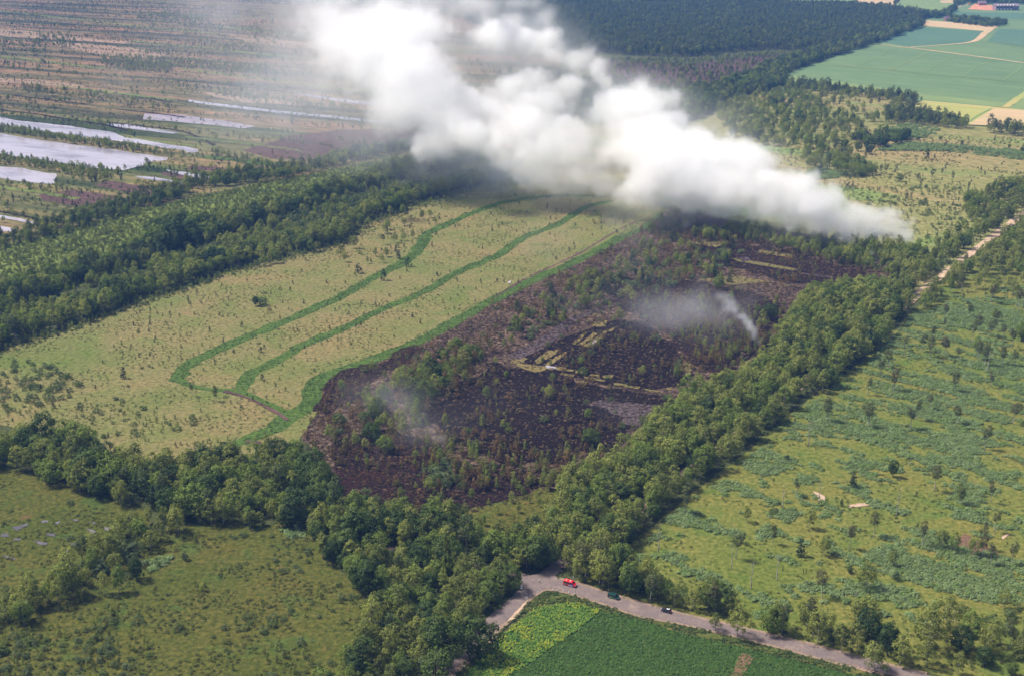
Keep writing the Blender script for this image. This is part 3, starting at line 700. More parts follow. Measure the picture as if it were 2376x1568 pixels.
def crown_mesh(name, mat, r, h0, h1, prof, nclump, crad, quads, size, lean=(0, 0), surf=.55, extra=None, up=.25):
    """prof(t) gives crown radius for t in 0..1 from the crown's foot to its top"""
    cl = []
    cz = h0 + (h1 - h0) * .5
    ph = r.uniform(0, 6.28, 4)
    k = 0
    while len(cl) < nclump and k < 9999:
        k += 1
        t = r.uniform(0, 1)
        R_ = prof(t)
        if r.uniform() > (R_ / prof.mx) ** 1.3 + .12:
            continue
        a = r.uniform(0, 2 * math.pi)
        lump = 1 + .22 * math.sin(2 * a + ph[0] + 3 * t) + .16 * math.sin(3 * a + ph[1] - 5 * t)
        rr = R_ * lump * (surf + (1 - surf) * r.uniform() ** .5) * .88
        cl.append(((math.cos(a) * rr + lean[0] * t, math.sin(a) * rr + lean[1] * t, h0 + (h1 - h0) * t), crad * r.uniform(.7, 1.3), r.uniform(.1, .9)))
    V, Fc, tint = leaves(r, cl, quads, size, (0, 0, cz), up=up)
    return mesh_np(name, V, Fc, mat, attrs={'tint': tint}), cl

def trunk_mesh(name, mat, r, H, r0, cl, limbs, lean=(0, 0), fork=.0, top=.92, sides=6, twig=.03):
    b = MB()
    n = 5
    pts = [(lean[0] * (i / n) ** 2 * .6 + r.uniform(-.1, .1) * (i > 0), lean[1] * (i / n) ** 2 * .6 + r.uniform(-.1, .1) * (i > 0), H * top * i / n - (.3 if i == 0 else 0)) for i in range(n + 1)]
    for i in range(n):
        b.tube(pts[i], pts[i + 1], r0 * (1 - .85 * i / n), r0 * (1 - .85 * (i + 1) / n), sides, 0, False)
    if cl:
        idx = r.permutation(len(cl))[:limbs]
        for i in idx:
            c = np.array(cl[i][0])
            z = min(H * top * .95, max(H * .15, c[2] - np.hypot(c[0], c[1]) * r.uniform(.5, 1.1)))
            k = min(n - 1, max(0, int(z / (H * top) * n)))
            f = z / (H * top) * n - k
            p = np.array(pts[k]) * (1 - f) + np.array(pts[k + 1]) * f
            rr = r0 * max(.12, 1 - .85 * z / (H * top)) * .45
            m = (p + c) / 2 + np.array([0, 0, .2])
            b.tube(p, m, rr, rr * .6, 4, 0, False)
            b.tube(m, c, rr * .6, twig, 3, 0, False)
    return mesh_np(name, b.v, b.f, mat)

class prof_fn:
    def __init__(s, f):
        s.f = f
        s.mx = max(f(i / 40) for i in range(41))
    def __call__(s, t):
        return s.f(t)

FORMS = {}       # kind -> list of (crown mesh, trunk mesh, nominal height)
def form(kind, cm, tm, H):
    FORMS.setdefault(kind, []).append((cm, tm, H))

for v in range(5):        # birch: ragged oval crown of pendulous sprays
    r = np.random.default_rng(100 + v)
    w = [3.4, 3.9, 2.9, 4.3, 3.5][v]
    p = prof_fn(lambda t, w=w, v=v: w * math.sin(math.pi * min(1, (t * .86 + .13)) ** (.75 + .1 * (v % 3))) ** .8 + .15)
    ln = (r.uniform(-.8, .8), r.uniform(-.8, .8))
    cm, cl = crown_mesh('birch_crown', M['birch_leaf'], r, 3.0 + .4 * v % 1.5, 13, p, 78, 1.0, 20, .56, ln)
    form('birch_tree', cm, trunk_mesh('birch_trunk', M['birch_bark'], r, 13, .17, cl, 12, ln), 13.5)
for v in range(4):        # slender open-grown birch: long bare stem, thin crown
    r = np.random.default_rng(140 + v)
    w = [2.3, 1.8, 2.8, 2.1][v]
    p = prof_fn(lambda t, w=w: w * math.sin(math.pi * (t * .85 + .12)) ** .7 + .1)
    ln = (r.uniform(-1.2, 1.2), r.uniform(-1.2, 1.2))
    cm, cl = crown_mesh('slender_crown', M['slender_leaf'], r, 5.5 + .6 * v % 2, 14, p, [66, 44, 76, 54][v], .85, 15, .50, ln, surf=.35)
    form('slender_birch', cm, trunk_mesh('slender_trunk', M['birch_bark'], r, 14, .22, cl, 16, ln), 14.3)
for v in range(4):        # oak: broad lobed crown
    r = np.random.default_rng(180 + v)
    w = [5.6, 4.8, 6.2, 5.0][v]
    p = prof_fn(lambda t, w=w: w * math.sqrt(max(0, 1 - (2 * t - .95) ** 2 * .93)))
    cm, cl = crown_mesh('oak_crown', M['oak_leaf'], r, 2.4, 12.5, p, 105, 1.45, 30, .66, (r.uniform(-.5, .5), 0), surf=.8)
    form('oak_tree', cm, trunk_mesh('oak_trunk', M['brown_bark'], r, 12, .42, cl, 14, top=.8), 13.5)
for v in range(3):        # alder and poplar of the wet woods: tall, stems showing under a high crown
    r = np.random.default_rng(220 + v)
    w = [3.0, 3.5, 2.6][v]
    p = prof_fn(lambda t, w=w: w * (math.sin(math.pi * (t * .8 + .17)) ** .7) + .1)
    cm, cl = crown_mesh('alder_crown', M['alder_leaf'], r, 6.0 - v, 16, p, 64, 1.05, 20, .58, (r.uniform(-.6, .6), r.uniform(-.6, .6)))
    form('alder_tree', cm, trunk_mesh('alder_trunk', M['birch_bark' if v == 1 else 'brown_bark'], r, 16, .2, cl, 10), 16.5)
for v in range(3):        # conifer: pointed dark cone
    r = np.random.default_rng(260 + v)
    w = [1.35, 1.1, 1.6][v]
    p = prof_fn(lambda t, w=w: w * (1 - t) ** .75 * min(1, t * 6 + .5) + .12)
    cm, cl = crown_mesh('conifer_crown', M['conifer_leaf'], r, .35, 5.9, p, 40, .48, 16, .34, surf=.75)
    form('young_conifer', cm, trunk_mesh('conifer_trunk', M['brown_bark'], r, 5.6, .1, cl, 5, sides=5), 6.0)
for v in range(3):        # willow scrub: low rounded bush
    r = np.random.default_rng(300 + v)
    w = [2.3, 2.0, 2.7][v]
    p = prof_fn(lambda t, w=w: w * math.sqrt(max(0, 1 - (t - .25) ** 2 * 1.7)))
    cm, cl = crown_mesh('willow_crown', M['willow_leaf'], r, .4, 3.0, p, 44, .62, 17, .36, surf=.7)
    form('willow_bush', cm, trunk_mesh('willow_stems', M['brown_bark'], r, 1.6, .09, cl, 8, sides=5), 3.3)
for v in range(3):        # young birch: narrow bright spire
    r = np.random.default_rng(340 + v)
    w = [1.15, 1.4, .95][v]
    p = prof_fn(lambda t, w=w: w * (1 - t) ** .6 * min(1, t * 4 + .45) + .15)
    cm, cl = crown_mesh('young_birch_crown', M['young_leaf'], r, .6, 5.2, p, 34, .5, 14, .34)
    form('young_birch', cm, trunk_mesh('young_birch_stem', M['birch_bark'], r, 5, .07, cl, 7, sides=5), 5.5)
for v in range(4):        # scorched birch and pine: browned, thin
    r = np.random.default_rng(380 + v)
    w = [1.6, 2.0, 1.3, 1.8][v]
    p = prof_fn(lambda t, w=w: w * (1 - t) ** .5 * min(1, t * 3 + .4) + .15)
    cm, cl = crown_mesh('scorched_crown', M['scorch_leaf'], r, 1.0, 6.2, p, [34, 40, 24, 30][v], .52, 14, .34, surf=.4)
    form('scorched_tree', cm, trunk_mesh('scorched_trunk', M['char_bark'], r, 6, .09, cl, 10, sides=5), 6.5)
for v in range(3):        # bare birch: white stem and thin branches, hardly a leaf
    r = np.random.default_rng(420 + v)
    p = prof_fn(lambda t: 1.5 * math.sin(math.pi * (t * .8 + .15)) + .2)
    cl = []
    for _ in range(16):
        t = r.uniform(0, 1); a = r.uniform(0, 6.28); R_ = p(t) * r.uniform(.5, 1.2)
        cl.append(((math.cos(a) * R_, math.sin(a) * R_, 6 + 7 * t + R_), .3, .5))
    few = [cl[i] for i in range([4, 7, 0][v])]
    cm = None
    if few:
        V_, F_, T_ = leaves(r, few, 9, .34, (0, 0, 9))
        cm = mesh_np('bare_birch_crown', V_, F_, M['slender_leaf'], attrs={'tint': T_})
    form('bare_birch', cm, trunk_mesh('bare_birch_trunk', M['pale_bark'], r, 13, .24, cl, 16, (r.uniform(-1, 1), 0), twig=.05), 13)

# low ground-cover forms (always part of the uncounted cover)
def cover(name, mat, seed, n, w, h, quads, size, crad, up=.5, stems=0):
    r = np.random.default_rng(seed)
    cl = []
    for _ in range(n):
        a, d = r.uniform(0, 6.28), math.sqrt(r.uniform())
        cl.append(((math.cos(a) * d * w, math.sin(a) * d * w, h * (1 - .55 * d * d) * r.uniform(.45, .95)), crad * r.uniform(.7, 1.3), r.uniform(.1, .9)))
    V, Fc, tint = leaves(r, cl, quads, size, (0, 0, -.5), up=up)
    V[:, 2] = np.maximum(V[:, 2], .02)
    return mesh_np(name, V, Fc, mat, attrs={'tint': tint})

COVER = {
    'heath_bushes': [cover('heath_bush', M['heath_leaf'], 500 + i, 12, .8, 1.1, 14, .26, .35) for i in range(3)],
    'bracken': [cover('bracken_clump', M['bracken_leaf'], 520 + i, 20, 1.5, 1.25, 9, .46, .45, up=.9) for i in range(4)],
    'charred_tussocks': [cover('charred_tussock', M['char_leaf'], 540 + i, 9, .75, .8, 9, .30, .3, up=.3) for i in range(3)],
    'beet_plants': [cover('beet_plant_row', M['crop_leaf'], 560 + i, 7, .5, .5, 9, .30, .22, up=.9) for i in range(3)],
    'mown_rushes': [cover('mown_rush', M['mown_leaf'], 590 + i, 8, .7, .24, 8, .28, .15, up=1.2) for i in range(3)],
    'verge_weeds': [cover('verge_weed', M['verge_leaf'], 580 + i, 8, .5, .75, 9, .24, .25, up=.6) for i in range(3)],
}
def ycrop(seed, fl):
    r = np.random.default_rng(seed)
    cl = [((r.uniform(-.5, .5), r.uniform(-.5, .5), r.uniform(.3, .7)), .25, r.uniform(.1, .9)) for _ in range(7)]
    V, Fc, t = leaves(r, cl, 9, .28, (0, 0, -.5), up=.8)
    if not fl:
        return mesh_np('leafy_plant', V, Fc, [M['ycrop_leaf'], M['flower']], attrs={'tint': t})
    V2, F2, t2 = leaves(r, [((c[0][0], c[0][1], .85), .18, .5) for c in cl[:fl]], 5, .16, (0, 0, 0), up=1.2)
    me = mesh_np('flowering_plant', np.concatenate([V, V2]), np.concatenate([Fc, F2 + len(V)]), [M['ycrop_leaf'], M['flower']], [0] * len(Fc) + [1] * len(F2), {'tint': np.concatenate([t, t2])})
    return me
COVER['flowering_plants'] = [ycrop(600, 0), ycrop(601, 1), ycrop(602, 4), ycrop(603, 0)]

# ------------------------------------------------------------------ where plants stand
def scatter(pts, spacing, mask=None, world_=False, jit=.48, seed=None):
    poly = np.array(pts, float) if world_ else wpoly(pts)
    x0, y0 = poly.min(0); x1, y1 = poly.max(0)
    gx, gy = np.meshgrid(np.arange(x0, x1, spacing), np.arange(y0, y1, spacing))
    x, y = gx.ravel(), gy.ravel()
    x = x + rng.uniform(-jit, jit, x.shape) * spacing
    y = y + rng.uniform(-jit, jit, y.shape) * spacing
    k = inside(poly, x, y)
    x, y = x[k], y[k]
    # leave out what neither this nor a neighbouring viewpoint could show
    px, py, dep = proj(x, y, 5.0)
    k = (px > -260) & (px < 2640) & (py > -90) & (py < 1720)
    x, y = x[k], y[k]
    if mask is not None:
        k = mask(x, y)
        x, y = x[k], y[k]
    return x, y

# open ground that trees keep off: roads, ponds, mown strips
KEEP = [np.array(outline(ROAD, 1e9, 0)), wpoly([(1142, 1424), (1209, 1334), (1225, 1338), (1262, 1372), (1225, 1400), (1165, 1460), (1150, 1478), (1120, 1462), (1105, 1440)])]
KEEP.append(wpoly([(1209, 1336), (1150, 1322), (1050, 1296), (1045, 1306), (1120, 1334), (1190, 1350)]))
KEEP.append(wpoly([(1302, 1340), (1340, 1348), (1425, 1376), (1582, 1418), (1582, 1427), (1425, 1386), (1330, 1356)]))
KEEP.append(ribbon_pts([(1262, 1350), (1296, 1318), (1330, 1298), (1524, 1147), (1740, 985), (2000, 785), (2112, 700), (2150, 668), (2200, 630), (2260, 583), (2310, 545), (2376, 496), (2600, 330)], [7, 6, 5, 4, 4, 5, 7, 7.5, 7.5, 7.5, 7.5, 7.5, 7.5]))
KEEP.append(ribbon_pts([(900, 1275), (1045, 1298), (1100, 1311), (1150, 1326), (1225, 1340)], 5.5))
for cl_, w_ in (([(1400, 458), (1292, 454), (1125, 483), (1038, 520), (992, 542), (978, 569), (942, 605), (875, 639), (792, 687), (683, 736), (600, 770), (500, 814), (436, 845), (414, 872)], 9),
                ([(1420, 466), (1358, 482), (1292, 521), (1218, 550), (1158, 590), (1058, 633), (992, 673), (892, 716), (792, 764), (700, 801), (633, 843), (583, 867), (560, 901)], 8.5),
                ([(1535, 494), (1425, 560), (1292, 626), (1142, 697), (1058, 744), (958, 798), (858, 836), (792, 857), (738, 882), (716, 940), (667, 970), (617, 1002), (533, 1033)], 11)):
    KEEP.append(ribbon_pts(cl_, w_))
GLADE = wpoly([(1085, 1165), (1150, 1135), (1270, 1130), (1285, 1165), (1262, 1200), (1235, 1250), (1150, 1262), (1080, 1245), (1050, 1205)])
for p in ponds[:5]:
    KEEP.append(wpoly(p))
for p in pools[:8]:
    KEEP.append(wpoly(p))
def free(x, y):
    k = np.ones(x.shape, bool)
    for p in KEEP:
        x0, y0 = p.min(0); x1, y1 = p.max(0)
        b = (x > x0) & (x < x1) & (y > y0) & (y < y1) & k
        if b.any():
            ii = np.nonzero(b)[0]
            k[ii[inside(p, x[ii], y[ii])]] = False
    return k

TREES = {k: [] for k in FORMS}         # rows: x, y, height, turn, form, group index
GROUPS = []
def plant(pts, spacing, mix, hs=1.0, hv=.22, mask=None, where='', hmask=None):
    """mix: {kind: (weight, mean height)}"""
    x, y = scatter(pts, spacing, mask)
    k = free(x, y)
    if 'glade' not in where:
        k &= ~inside(GLADE, x, y)
    x, y = x[k], y[k]
    gi = len(GROUPS)
    GROUPS.append(where)
    kinds = list(mix)
    w = np.array([mix[q][0] for q in kinds]); w = w / w.sum()
    # kinds gather in loose patches
    u = np.clip(vnoise(x / 14, y / 14, 77 + gi) * .6 + rng.uniform(0, 1, x.shape) * .7 - .15, 0, .9999)
    ch = np.searchsorted(np.cumsum(w), u)
    ch = np.minimum(ch, len(kinds) - 1)
    for i, q in enumerate(kinds):
        s = ch == i
        n = s.sum()
        if not n:
            continue
        h = mix[q][1] * hs * np.clip(1 + rng.normal(0, hv, n) * .9 + (vnoise(x[s] / 25, y[s] / 25, 5) - .5) * .35, .5, 1.7)
        TREES[q].append(np.stack([x[s], y[s], h, rng.uniform(0, 6.283, n), rng.integers(0, len(FORMS[q]), n), np.full(n, gi)], 1))

def streaks(ang, along, across, seed, lo, hi=2):
    ca, sa = math.cos(ang), math.sin(ang)
    def f(x, y):
        u, v = x * ca + y * sa, -x * sa + y * ca
        n = fbm(u / along, v / across, seed, 4)
        return (n > lo + rng.uniform(-.04, .04, x.shape)) & (n < hi)
    return f
def thin(p, seed=0):
    return lambda x, y: rng.uniform(0, 1, x.shape) < p
def both(*fs):
    def f(x, y):
        k = np.ones(x.shape, bool)
        for g in fs:
            k &= g(x, y)
        return k
    return f

BI, OA, AL, CO, WI, YB, SCT, BB, SB = 'birch_tree', 'oak_tree', 'alder_tree', 'young_conifer', 'willow_bush', 'young_birch', 'scorched_tree', 'bare_birch', 'slender_birch'

# belts along the left of the meadow
B2B = [(-300, 890), (0, 808), (83, 778), (200, 744), (300, 704), (433, 664), (533, 624), (667, 592), (792, 562), (858, 510), (958, 474), (1025, 457), (1130, 425), (1120, 412), (1010, 440), (940, 452), (845, 488), (780, 535), (660, 563), (520, 595), (420, 634), (290, 674), (190, 712), (75, 748), (0, 775), (-300, 855)]
plant(B2B, 4.9, {BI: (.66, 10.5), OA: (.18, 10), AL: (.16, 11)}, where='belt between the meadow and the ditch')
B2A = [(-300, 810), (0, 726), (117, 693), (187, 660), (353, 611), (500, 560), (640, 510), (842, 448), (1000, 401), (1110, 372), (1080, 362), (950, 392), (840, 424), (640, 484), (520, 520), (470, 532), (345, 575), (333, 585), (170, 632), (100, 660), (0, 694), (-300, 770)]
plant(B2A, 5.0, {BI: (.45, 11), OA: (.2, 10.5), AL: (.35, 12)}, where='belt behind the ditch')
B1 = [(-100, 600), (60, 566), (130, 548), (210, 528), (300, 500), (400, 468), (470, 440), (600, 424), (700, 408), (850, 370), (960, 348), (1000, 336), (960, 336), (840, 354), (700, 388), (600, 402), (490, 416), (420, 430), (370, 448), (300, 462), (210, 490), (130, 520), (40, 548), (-100, 575)]
plant(B1, 5.4, {BI: (.45, 8.5), OA: (.1, 8), AL: (.45, 9.5)}, where='far belt beside the moor')
plant([(360, 595), (340, 560), (385, 545), (455, 535), (470, 552), (440, 580)], 5.5, {OA: (1, 15)}, where='clump of tall oaks in the belt')
plant(P_THICKET, 3.6, {YB: (.74, 3.2), WI: (.22, 2.2), BI: (.04, 5.5)}, where='young thicket between the two belts', mask=thin(.8))
plant([(0, 820), (83, 792), (200, 758), (300, 718), (433, 678), (533, 638), (667, 603), (792, 575), (858, 525), (958, 488), (1100, 445), (1240, 425), (1240, 410), (1125, 427), (1025, 455), (958, 474), (858, 510), (792, 560), (667, 590), (533, 623), (433, 662), (300, 703), (200, 743), (0, 806)], 3.2, {YB: (.6, 3.2), WI: (.2, 2.2), BI: (.12, 7)}, where='saplings fringing the belt', mask=thin(.8))

plant([(-300, 840), (0, 772), (190, 705), (290, 670), (420, 630), (520, 590), (660, 560), (780, 532), (845, 485), (940, 450), (1000, 405), (842, 450), (640, 512), (500, 562), (353, 613), (187, 662), (117, 695), (0, 728), (-300, 800)], 4.0, {WI: (.35, 4), YB: (.3, 4.5), BI: (.35, 8)}, where='ditch bank between the belts', mask=thin(.7))
# meadow
plant(P_MEADOW, 7.5, {YB: (.45, 1.7), CO: (.38, 1.8), WI: (.12, 1.3)}, hv=.35, mask=streaks(.4, 40, 40, 31, .57), where='rushy meadow')
plant(P_MEADOW, 17, {CO: (.75, 2.3), YB: (.25, 2.4)}, hv=.4, mask=thin(.5), where='rushy meadow')
plant([(760, 600), (860, 545), (960, 505), (1050, 480), (1000, 530), (940, 590), (860, 630)], 9, {BI: (.35, 7.5), YB: (.3, 3.5), CO: (.3, 3)}, mask=thin(.55), where='meadow beside the belt')
plant([(-200, 870), (0, 838), (60, 835), (150, 860), (190, 900), (170, 925), (60, 950), (0, 945), (-200, 960)], 4.6, {WI: (.85, 2.5), YB: (.15, 2.6)}, mask=thin(.62), where='willow thicket by the meadow')
plant([(0, 950), (200, 930), (350, 930), (600, 960), (640, 1000), (500, 1040), (260, 1020), (0, 970)], 4.2, {YB: (.6, 2.3), WI: (.4, 2.0)}, mask=streaks(.3, 18, 10, 44, .55), where='low scrub in the meadow')

# moor
MV = [(-200, 30), (300, 0), (700, 40), (1250, 60), (1280, 330), (1000, 355), (700, 405), (400, 470), (150, 545), (-200, 600)]
plant(MV, 7, {CO: (.45, 3.4), YB: (.25, 3.4), BI: (.3, 5)}, hv=.35, mask=streaks(MOOR_ANG, 260, 12, 51, .625), where='peat moor')
plant(MV, 30, {CO: (.6, 3.8), BI: (.4, 6)}, hv=.35, mask=thin(.6), where='peat moor')
for gpoly, sp in (([(235, 138), (300, 132), (400, 140), (560, 155), (670, 165), (665, 178), (560, 172), (430, 160), (300, 165), (240, 155)], 7),
                  ([(285, 145), (400, 150), (395, 172), (290, 165)], 6), ([(60, 95), (110, 85), (190, 98), (180, 108), (90, 110)], 8), ([(330, 118), (395, 120), (395, 130), (335, 126)], 7),
                  ([(0, 98), (60, 105), (110, 118), (100, 128), (0, 122)], 10), ([(40, 200), (110, 210), (200, 220), (330, 238), (430, 250), (400, 256), (250, 238), (60, 215)], 8),
                  ([(-200, 262), (0, 293), (120, 314), (250, 330), (390, 356), (420, 360), (400, 366), (300, 352), (180, 336), (60, 316), (0, 308), (-200, 280)], 4.0),
                  ([(-200, 335), (0, 360), (100, 375), (180, 392), (280, 398), (285, 410), (220, 425), (175, 412), (130, 400), (60, 388), (0, 384), (-200, 362)], 4.4),
                  ([(400, 30), (520, 60), (520, 72), (300, 45)], 9), ([(480, 355), (560, 368), (690, 390), (680, 398), (560, 382)], 6),
                  ([(520, 215), (700, 235), (830, 255), (800, 262), (600, 240), (500, 225)], 8)):
    plant(gpoly, sp, {YB: (.35, 4.4), BI: (.35, 6.5), CO: (.3, 4)}, where='scrub bands on the moor', mask=thin(.85))
plant([(-300, -40), (480, 2), (760, 20), (1020, 40), (1320, 110), (1360, 60), (1250, -90), (-300, -120)], 11, {AL: (.6, 13), BI: (.4, 11)}, hv=.2, where='far wood beyond the moor', mask=streaks(MOOR_ANG, 200, 90, 61, .40))
plant([(1150, 180), (1300, 170), (1420, 200), (1500, 260), (1430, 300), (1280, 280), (1180, 250)], 7, {AL: (.6, 12), BI: (.4, 10)}, where='far wood behind the smoke')

# big forest at the top
plant([(1120, -60), (1700, -30), (1760, 6), (1880, 18), (2060, 26), (2140, 40), (2135, 52), (2060, 78), (1900, 122), (1783, 116), (1583, 134), (1340, 124), (1200, 112), (1080, 50)], 7.2, {AL: (.7, 16), BI: (.2, 13), OA: (.1, 14)}, hv=.12, where='dark forest beyond the smoke')
plant([(1345, 150), (1450, 140), (1600, 142), (1800, 125), (1900, 128), (1860, 150), (1750, 190), (1600, 230), (1480, 250), (1380, 220)], 7.5, {AL: (.4, 7.5), BI: (.3, 7), BB: (.3, 9)}, where='thin young wood at the forest edge', mask=thin(.8))
plant([(2100, 62), (2140, 48), (2144, 62), (2040, 100), (1918, 138), (1825, 172), (1826, 203), (1690, 232), (1668, 258), (1583, 290), (1500, 300), (1420, 260), (1480, 235), (1600, 222), (1700, 195), (1780, 160), (1900, 120), (2030, 82)], 6.0, {AL: (.35, 13), BI: (.3, 11), OA: (.35, 12)}, where='wooded margin along the fields')
# far hedges and field copses
plant([(2195, 42), (2230, 46), (2330, 54), (2334, 60), (2290, 64), (2200, 52)], 7, {OA: (.7, 9), BI: (.3, 8)}, where='far field copse')
plant([(2212, 2), (2250, -6), (2376, -8), (2500, -6), (2500, 8), (2376, 12), (2330, 14), (2250, 10), (2215, 16)], 10, {OA: (.8, 10), AL: (.2, 11)}, where='trees around the far farm', mask=thin(.75))
plant([(2060, 14), (2076, 14), (2104, -6), (2096, -6)], 12, {OA: (1, 8)}, where='far field copse')
plant([(1880, 12), (2060, 20), (2062, 26), (1880, 18)], 9, {OA: (.5, 11), AL: (.5, 12)}, where='dark forest beyond the smoke')
plant([(2135, 30), (2180, 36), (2215, 20), (2220, 26), (2190, 44), (2140, 44)], 8, {OA: (.8, 10), BI: (.2, 9)}, where='far field copse', mask=thin(.8))

# savanna
plant([(1660, 262), (1690, 240), (1823, 212), (1900, 232), (1960, 270), (2010, 300), (2000, 335), (1960, 385), (1930, 400), (1870, 390), (1850, 350), (1790, 345), (1740, 330), (1690, 320)], 8.2, {BI: (.78, 9.5), AL: (.12, 10), OA: (.1, 9)}, where='open birch wood on dry grassland', mask=thin(.82))
plant([(1823, 205), (2136, 240), (2090, 285), (1990, 300), (1900, 232)], 13, {BI: (.7, 9.5), SB: (.3, 10)}, where='open birch wood on dry grassland', mask=thin(.6))
plant([(1828, 200), (1900, 206), (1985, 218), (2060, 226), (2138, 238), (2130, 246), (2060, 234), (1980, 226), (1900, 216), (1830, 210)], 6.5, {BI: (.4, 11), AL: (.6, 12)}, where='tree line along the green field')
plant([(2060, 262), (2120, 262), (2170, 278), (2244, 292), (2243, 301), (2180, 296), (2100, 288), (2050, 290)], 5.5, {BI: (.5, 11), AL: (.5, 12)}, where='tree line along the hay field')
plant([(2286, 300), (2376, 308), (2500, 318), (2500, 330), (2376, 318), (2283, 311)], 6.5, {BI: (.5, 12), AL: (.5, 13)}, where='tree line along the hay field', mask=thin(.85))
plant([(1985, 325), (2030, 315), (2060, 312), (2120, 320), (2100, 330), (2040, 345), (1990, 345)], 7, {OA: (.7, 10), WI: (.3, 4)}, where='oaks on dry grassland', mask=thin(.6))
plant([(1925, 385), (1960, 375), (2030, 392), (2030, 412), (1960, 415)], 5.5, {BI: (.6, 9), WI: (.4, 5)}, where='birch clump on dry grassland')
plant([(1770, 350), (1900, 340), (2000, 350), (2376, 330), (2500, 360), (2376, 490), (2250, 590), (2120, 560), (1950, 440), (1850, 420)], 9, {YB: (.5, 2.2), CO: (.25, 2.4), WI: (.25, 1.8)}, where='scrub on dry grassland', mask=streaks(FIELD_ANG, 50, 12, 71, .53))
plant([(1770, 350), (1900, 340), (2000, 350), (2376, 330), (2500, 360), (2376, 490), (2250, 590), (2120, 560), (1950, 440), (1850, 420)], 34, {SB: (.7, 8), CO: (.3, 4)}, where='lone birches on dry grassland', mask=thin(.6))
plant([(1960, 440), (2100, 430), (2300, 440), (2376, 470), (2250, 560), (2130, 560), (2050, 500)], 6, {YB: (.6, 3), WI: (.4, 2.4)}, where='scrub on dry grassland', mask=streaks(FIELD_ANG, 40, 10, 72, .47))
plant([(2230, 470), (2376, 420), (2500, 380), (2376, 492), (2300, 550), (2240, 592), (2180, 640), (2130, 650), (2110, 610), (2190, 560), (2250, 520)], 6, {BI: (.65, 10), OA: (.1, 9), WI: (.25, 4)}, where='trees along the sandy track', mask=thin(.75))
plant([(2120, 712), (2160, 680), (2210, 636), (2270, 590), (2320, 552), (2400, 490), (2480, 470), (2376, 580), (2376, 640), (2300, 640), (2250, 660), (2200, 690), (2140, 722)], 6, {BI: (.72, 10), OA: (.1, 9), WI: (.18, 4)}, where='trees beyond the sandy track', mask=thin(.7))
plant([(2200, 650), (2376, 600), (2600, 560), (2600, 690), (2376, 700), (2240, 690)], 11, {BI: (.7, 10), SB: (.3, 11)}, where='trees beyond the sandy track', mask=thin(.6))

# trees within and round the burnt land
plant([(1600, 545), (1680, 538), (1760, 545), (1880, 562), (1990, 598), (2080, 640), (2120, 690), (2095, 665), (2060, 640), (1960, 618), (1850, 590), (1740, 565), (1640, 562)], 5.2, {BI: (.75, 9), CO: (.1, 8), SCT: (.15, 7)}, where='olive birches between the fire and burnt ground', mask=thin(.85))
plant([(1880, 560), (2000, 560), (2120, 585), (2180, 610), (2140, 660), (2100, 690), (2080, 650), (1990, 610)], 5.6, {BI: (.8, 9.5), OA: (.1, 9), CO: (.1, 8)}, where='birches beside the active fire', mask=thin(.85))
BELT = [(1310, 1292), (1250, 1240), (1265, 1175), (1330, 1130), (1400, 1110), (1455, 1075), (1510, 1005), (1560, 960), (1610, 930), (1705, 900), (1775, 845), (1815, 810), (1825, 770), (1860, 700), (1950, 690), (2060, 685), (2110, 700), (2112, 726), (2070, 766), (2023, 826), (1976, 852), (1916, 909), (1860, 932), (1783, 996), (1740, 1041), (1723, 1050), (1666, 1092), (1616, 1132), (1558, 1175), (1485, 1242), (1440, 1275), (1395, 1310), (1320, 1335), (1304, 1330)]
plant(BELT, 4.9, {BI: (.76, 12.5), OA: (.16, 12), WI: (.03, 5), AL: (.05, 12.5)}, hv=.16, where='birch belt between the burnt ground and bracken clearing')
plant([(1815, 760), (1860, 700), (2000, 655), (2090, 660), (2110, 690), (2060, 680), (1960, 690), (1860, 720)], 6, {BI: (.8, 8.5), OA: (.2, 8)}, where='birches beside the active fire', mask=thin(.7))
plant([(760, 1000), (850, 930), (930, 890), (985, 852), (1060, 815), (1120, 830), (1080, 890), (1020, 930), (980, 990), (940, 1020), (860, 1070), (770, 1060)], 5.0, {BI: (.36, 8.5), SCT: (.34, 7.5), OA: (.12, 8.5), WI: (.18, 3.5)}, where='trees that survived in burnt heath', mask=thin(.7))
plant([(1160, 760), (1290, 690), (1380, 640), (1440, 620), (1560, 600), (1700, 575), (1680, 640), (1500, 685), (1400, 710), (1320, 745), (1200, 800)], 5.2, {BI: (.34, 7.5), SCT: (.15, 6), WI: (.3, 3.4), CO: (.15, 7), YB: (.15, 4)}, where='green trees left standing in burnt heath', mask=thin(.62))
plant(P_SCORCH, 5.0, {SCT: (.82, 4.0), YB: (.18, 3)}, hv=.35, mask=streaks(.7, 30, 16, 81, .53), where='scorched saplings on burnt ground')
plant([(960, 1010), (1080, 1020), (1200, 1050), (1300, 1060), (1430, 1040), (1430, 1075), (1300, 1135), (1150, 1150), (1060, 1130), (980, 1060)], 3.9, {SCT: (.62, 5.6), YB: (.38, 5.2)}, where='half-scorched saplings on black ground', mask=thin(.75))
plant([(1560, 770), (1640, 750), (1760, 760), (1790, 800), (1700, 860), (1620, 840)], 4.4, {SCT: (.6, 5), YB: (.4, 4.5)}, where='half-scorched saplings on black ground', mask=thin(.8))
plant([(1430, 690), (1560, 690), (1700, 730), (1740, 770), (1620, 760), (1480, 745)], 5, {SCT: (.8, 4.5), YB: (.2, 4)}, where='half-scorched saplings on black ground', mask=thin(.7))
plant([(1530, 500), (1600, 505), (1650, 560), (1560, 620), (1450, 650), (1480, 590)], 6.5, {SCT: (.4, 4.5), WI: (.3, 3), BI: (.3, 7)}, where='scorched saplings on burnt ground', mask=thin(.6))
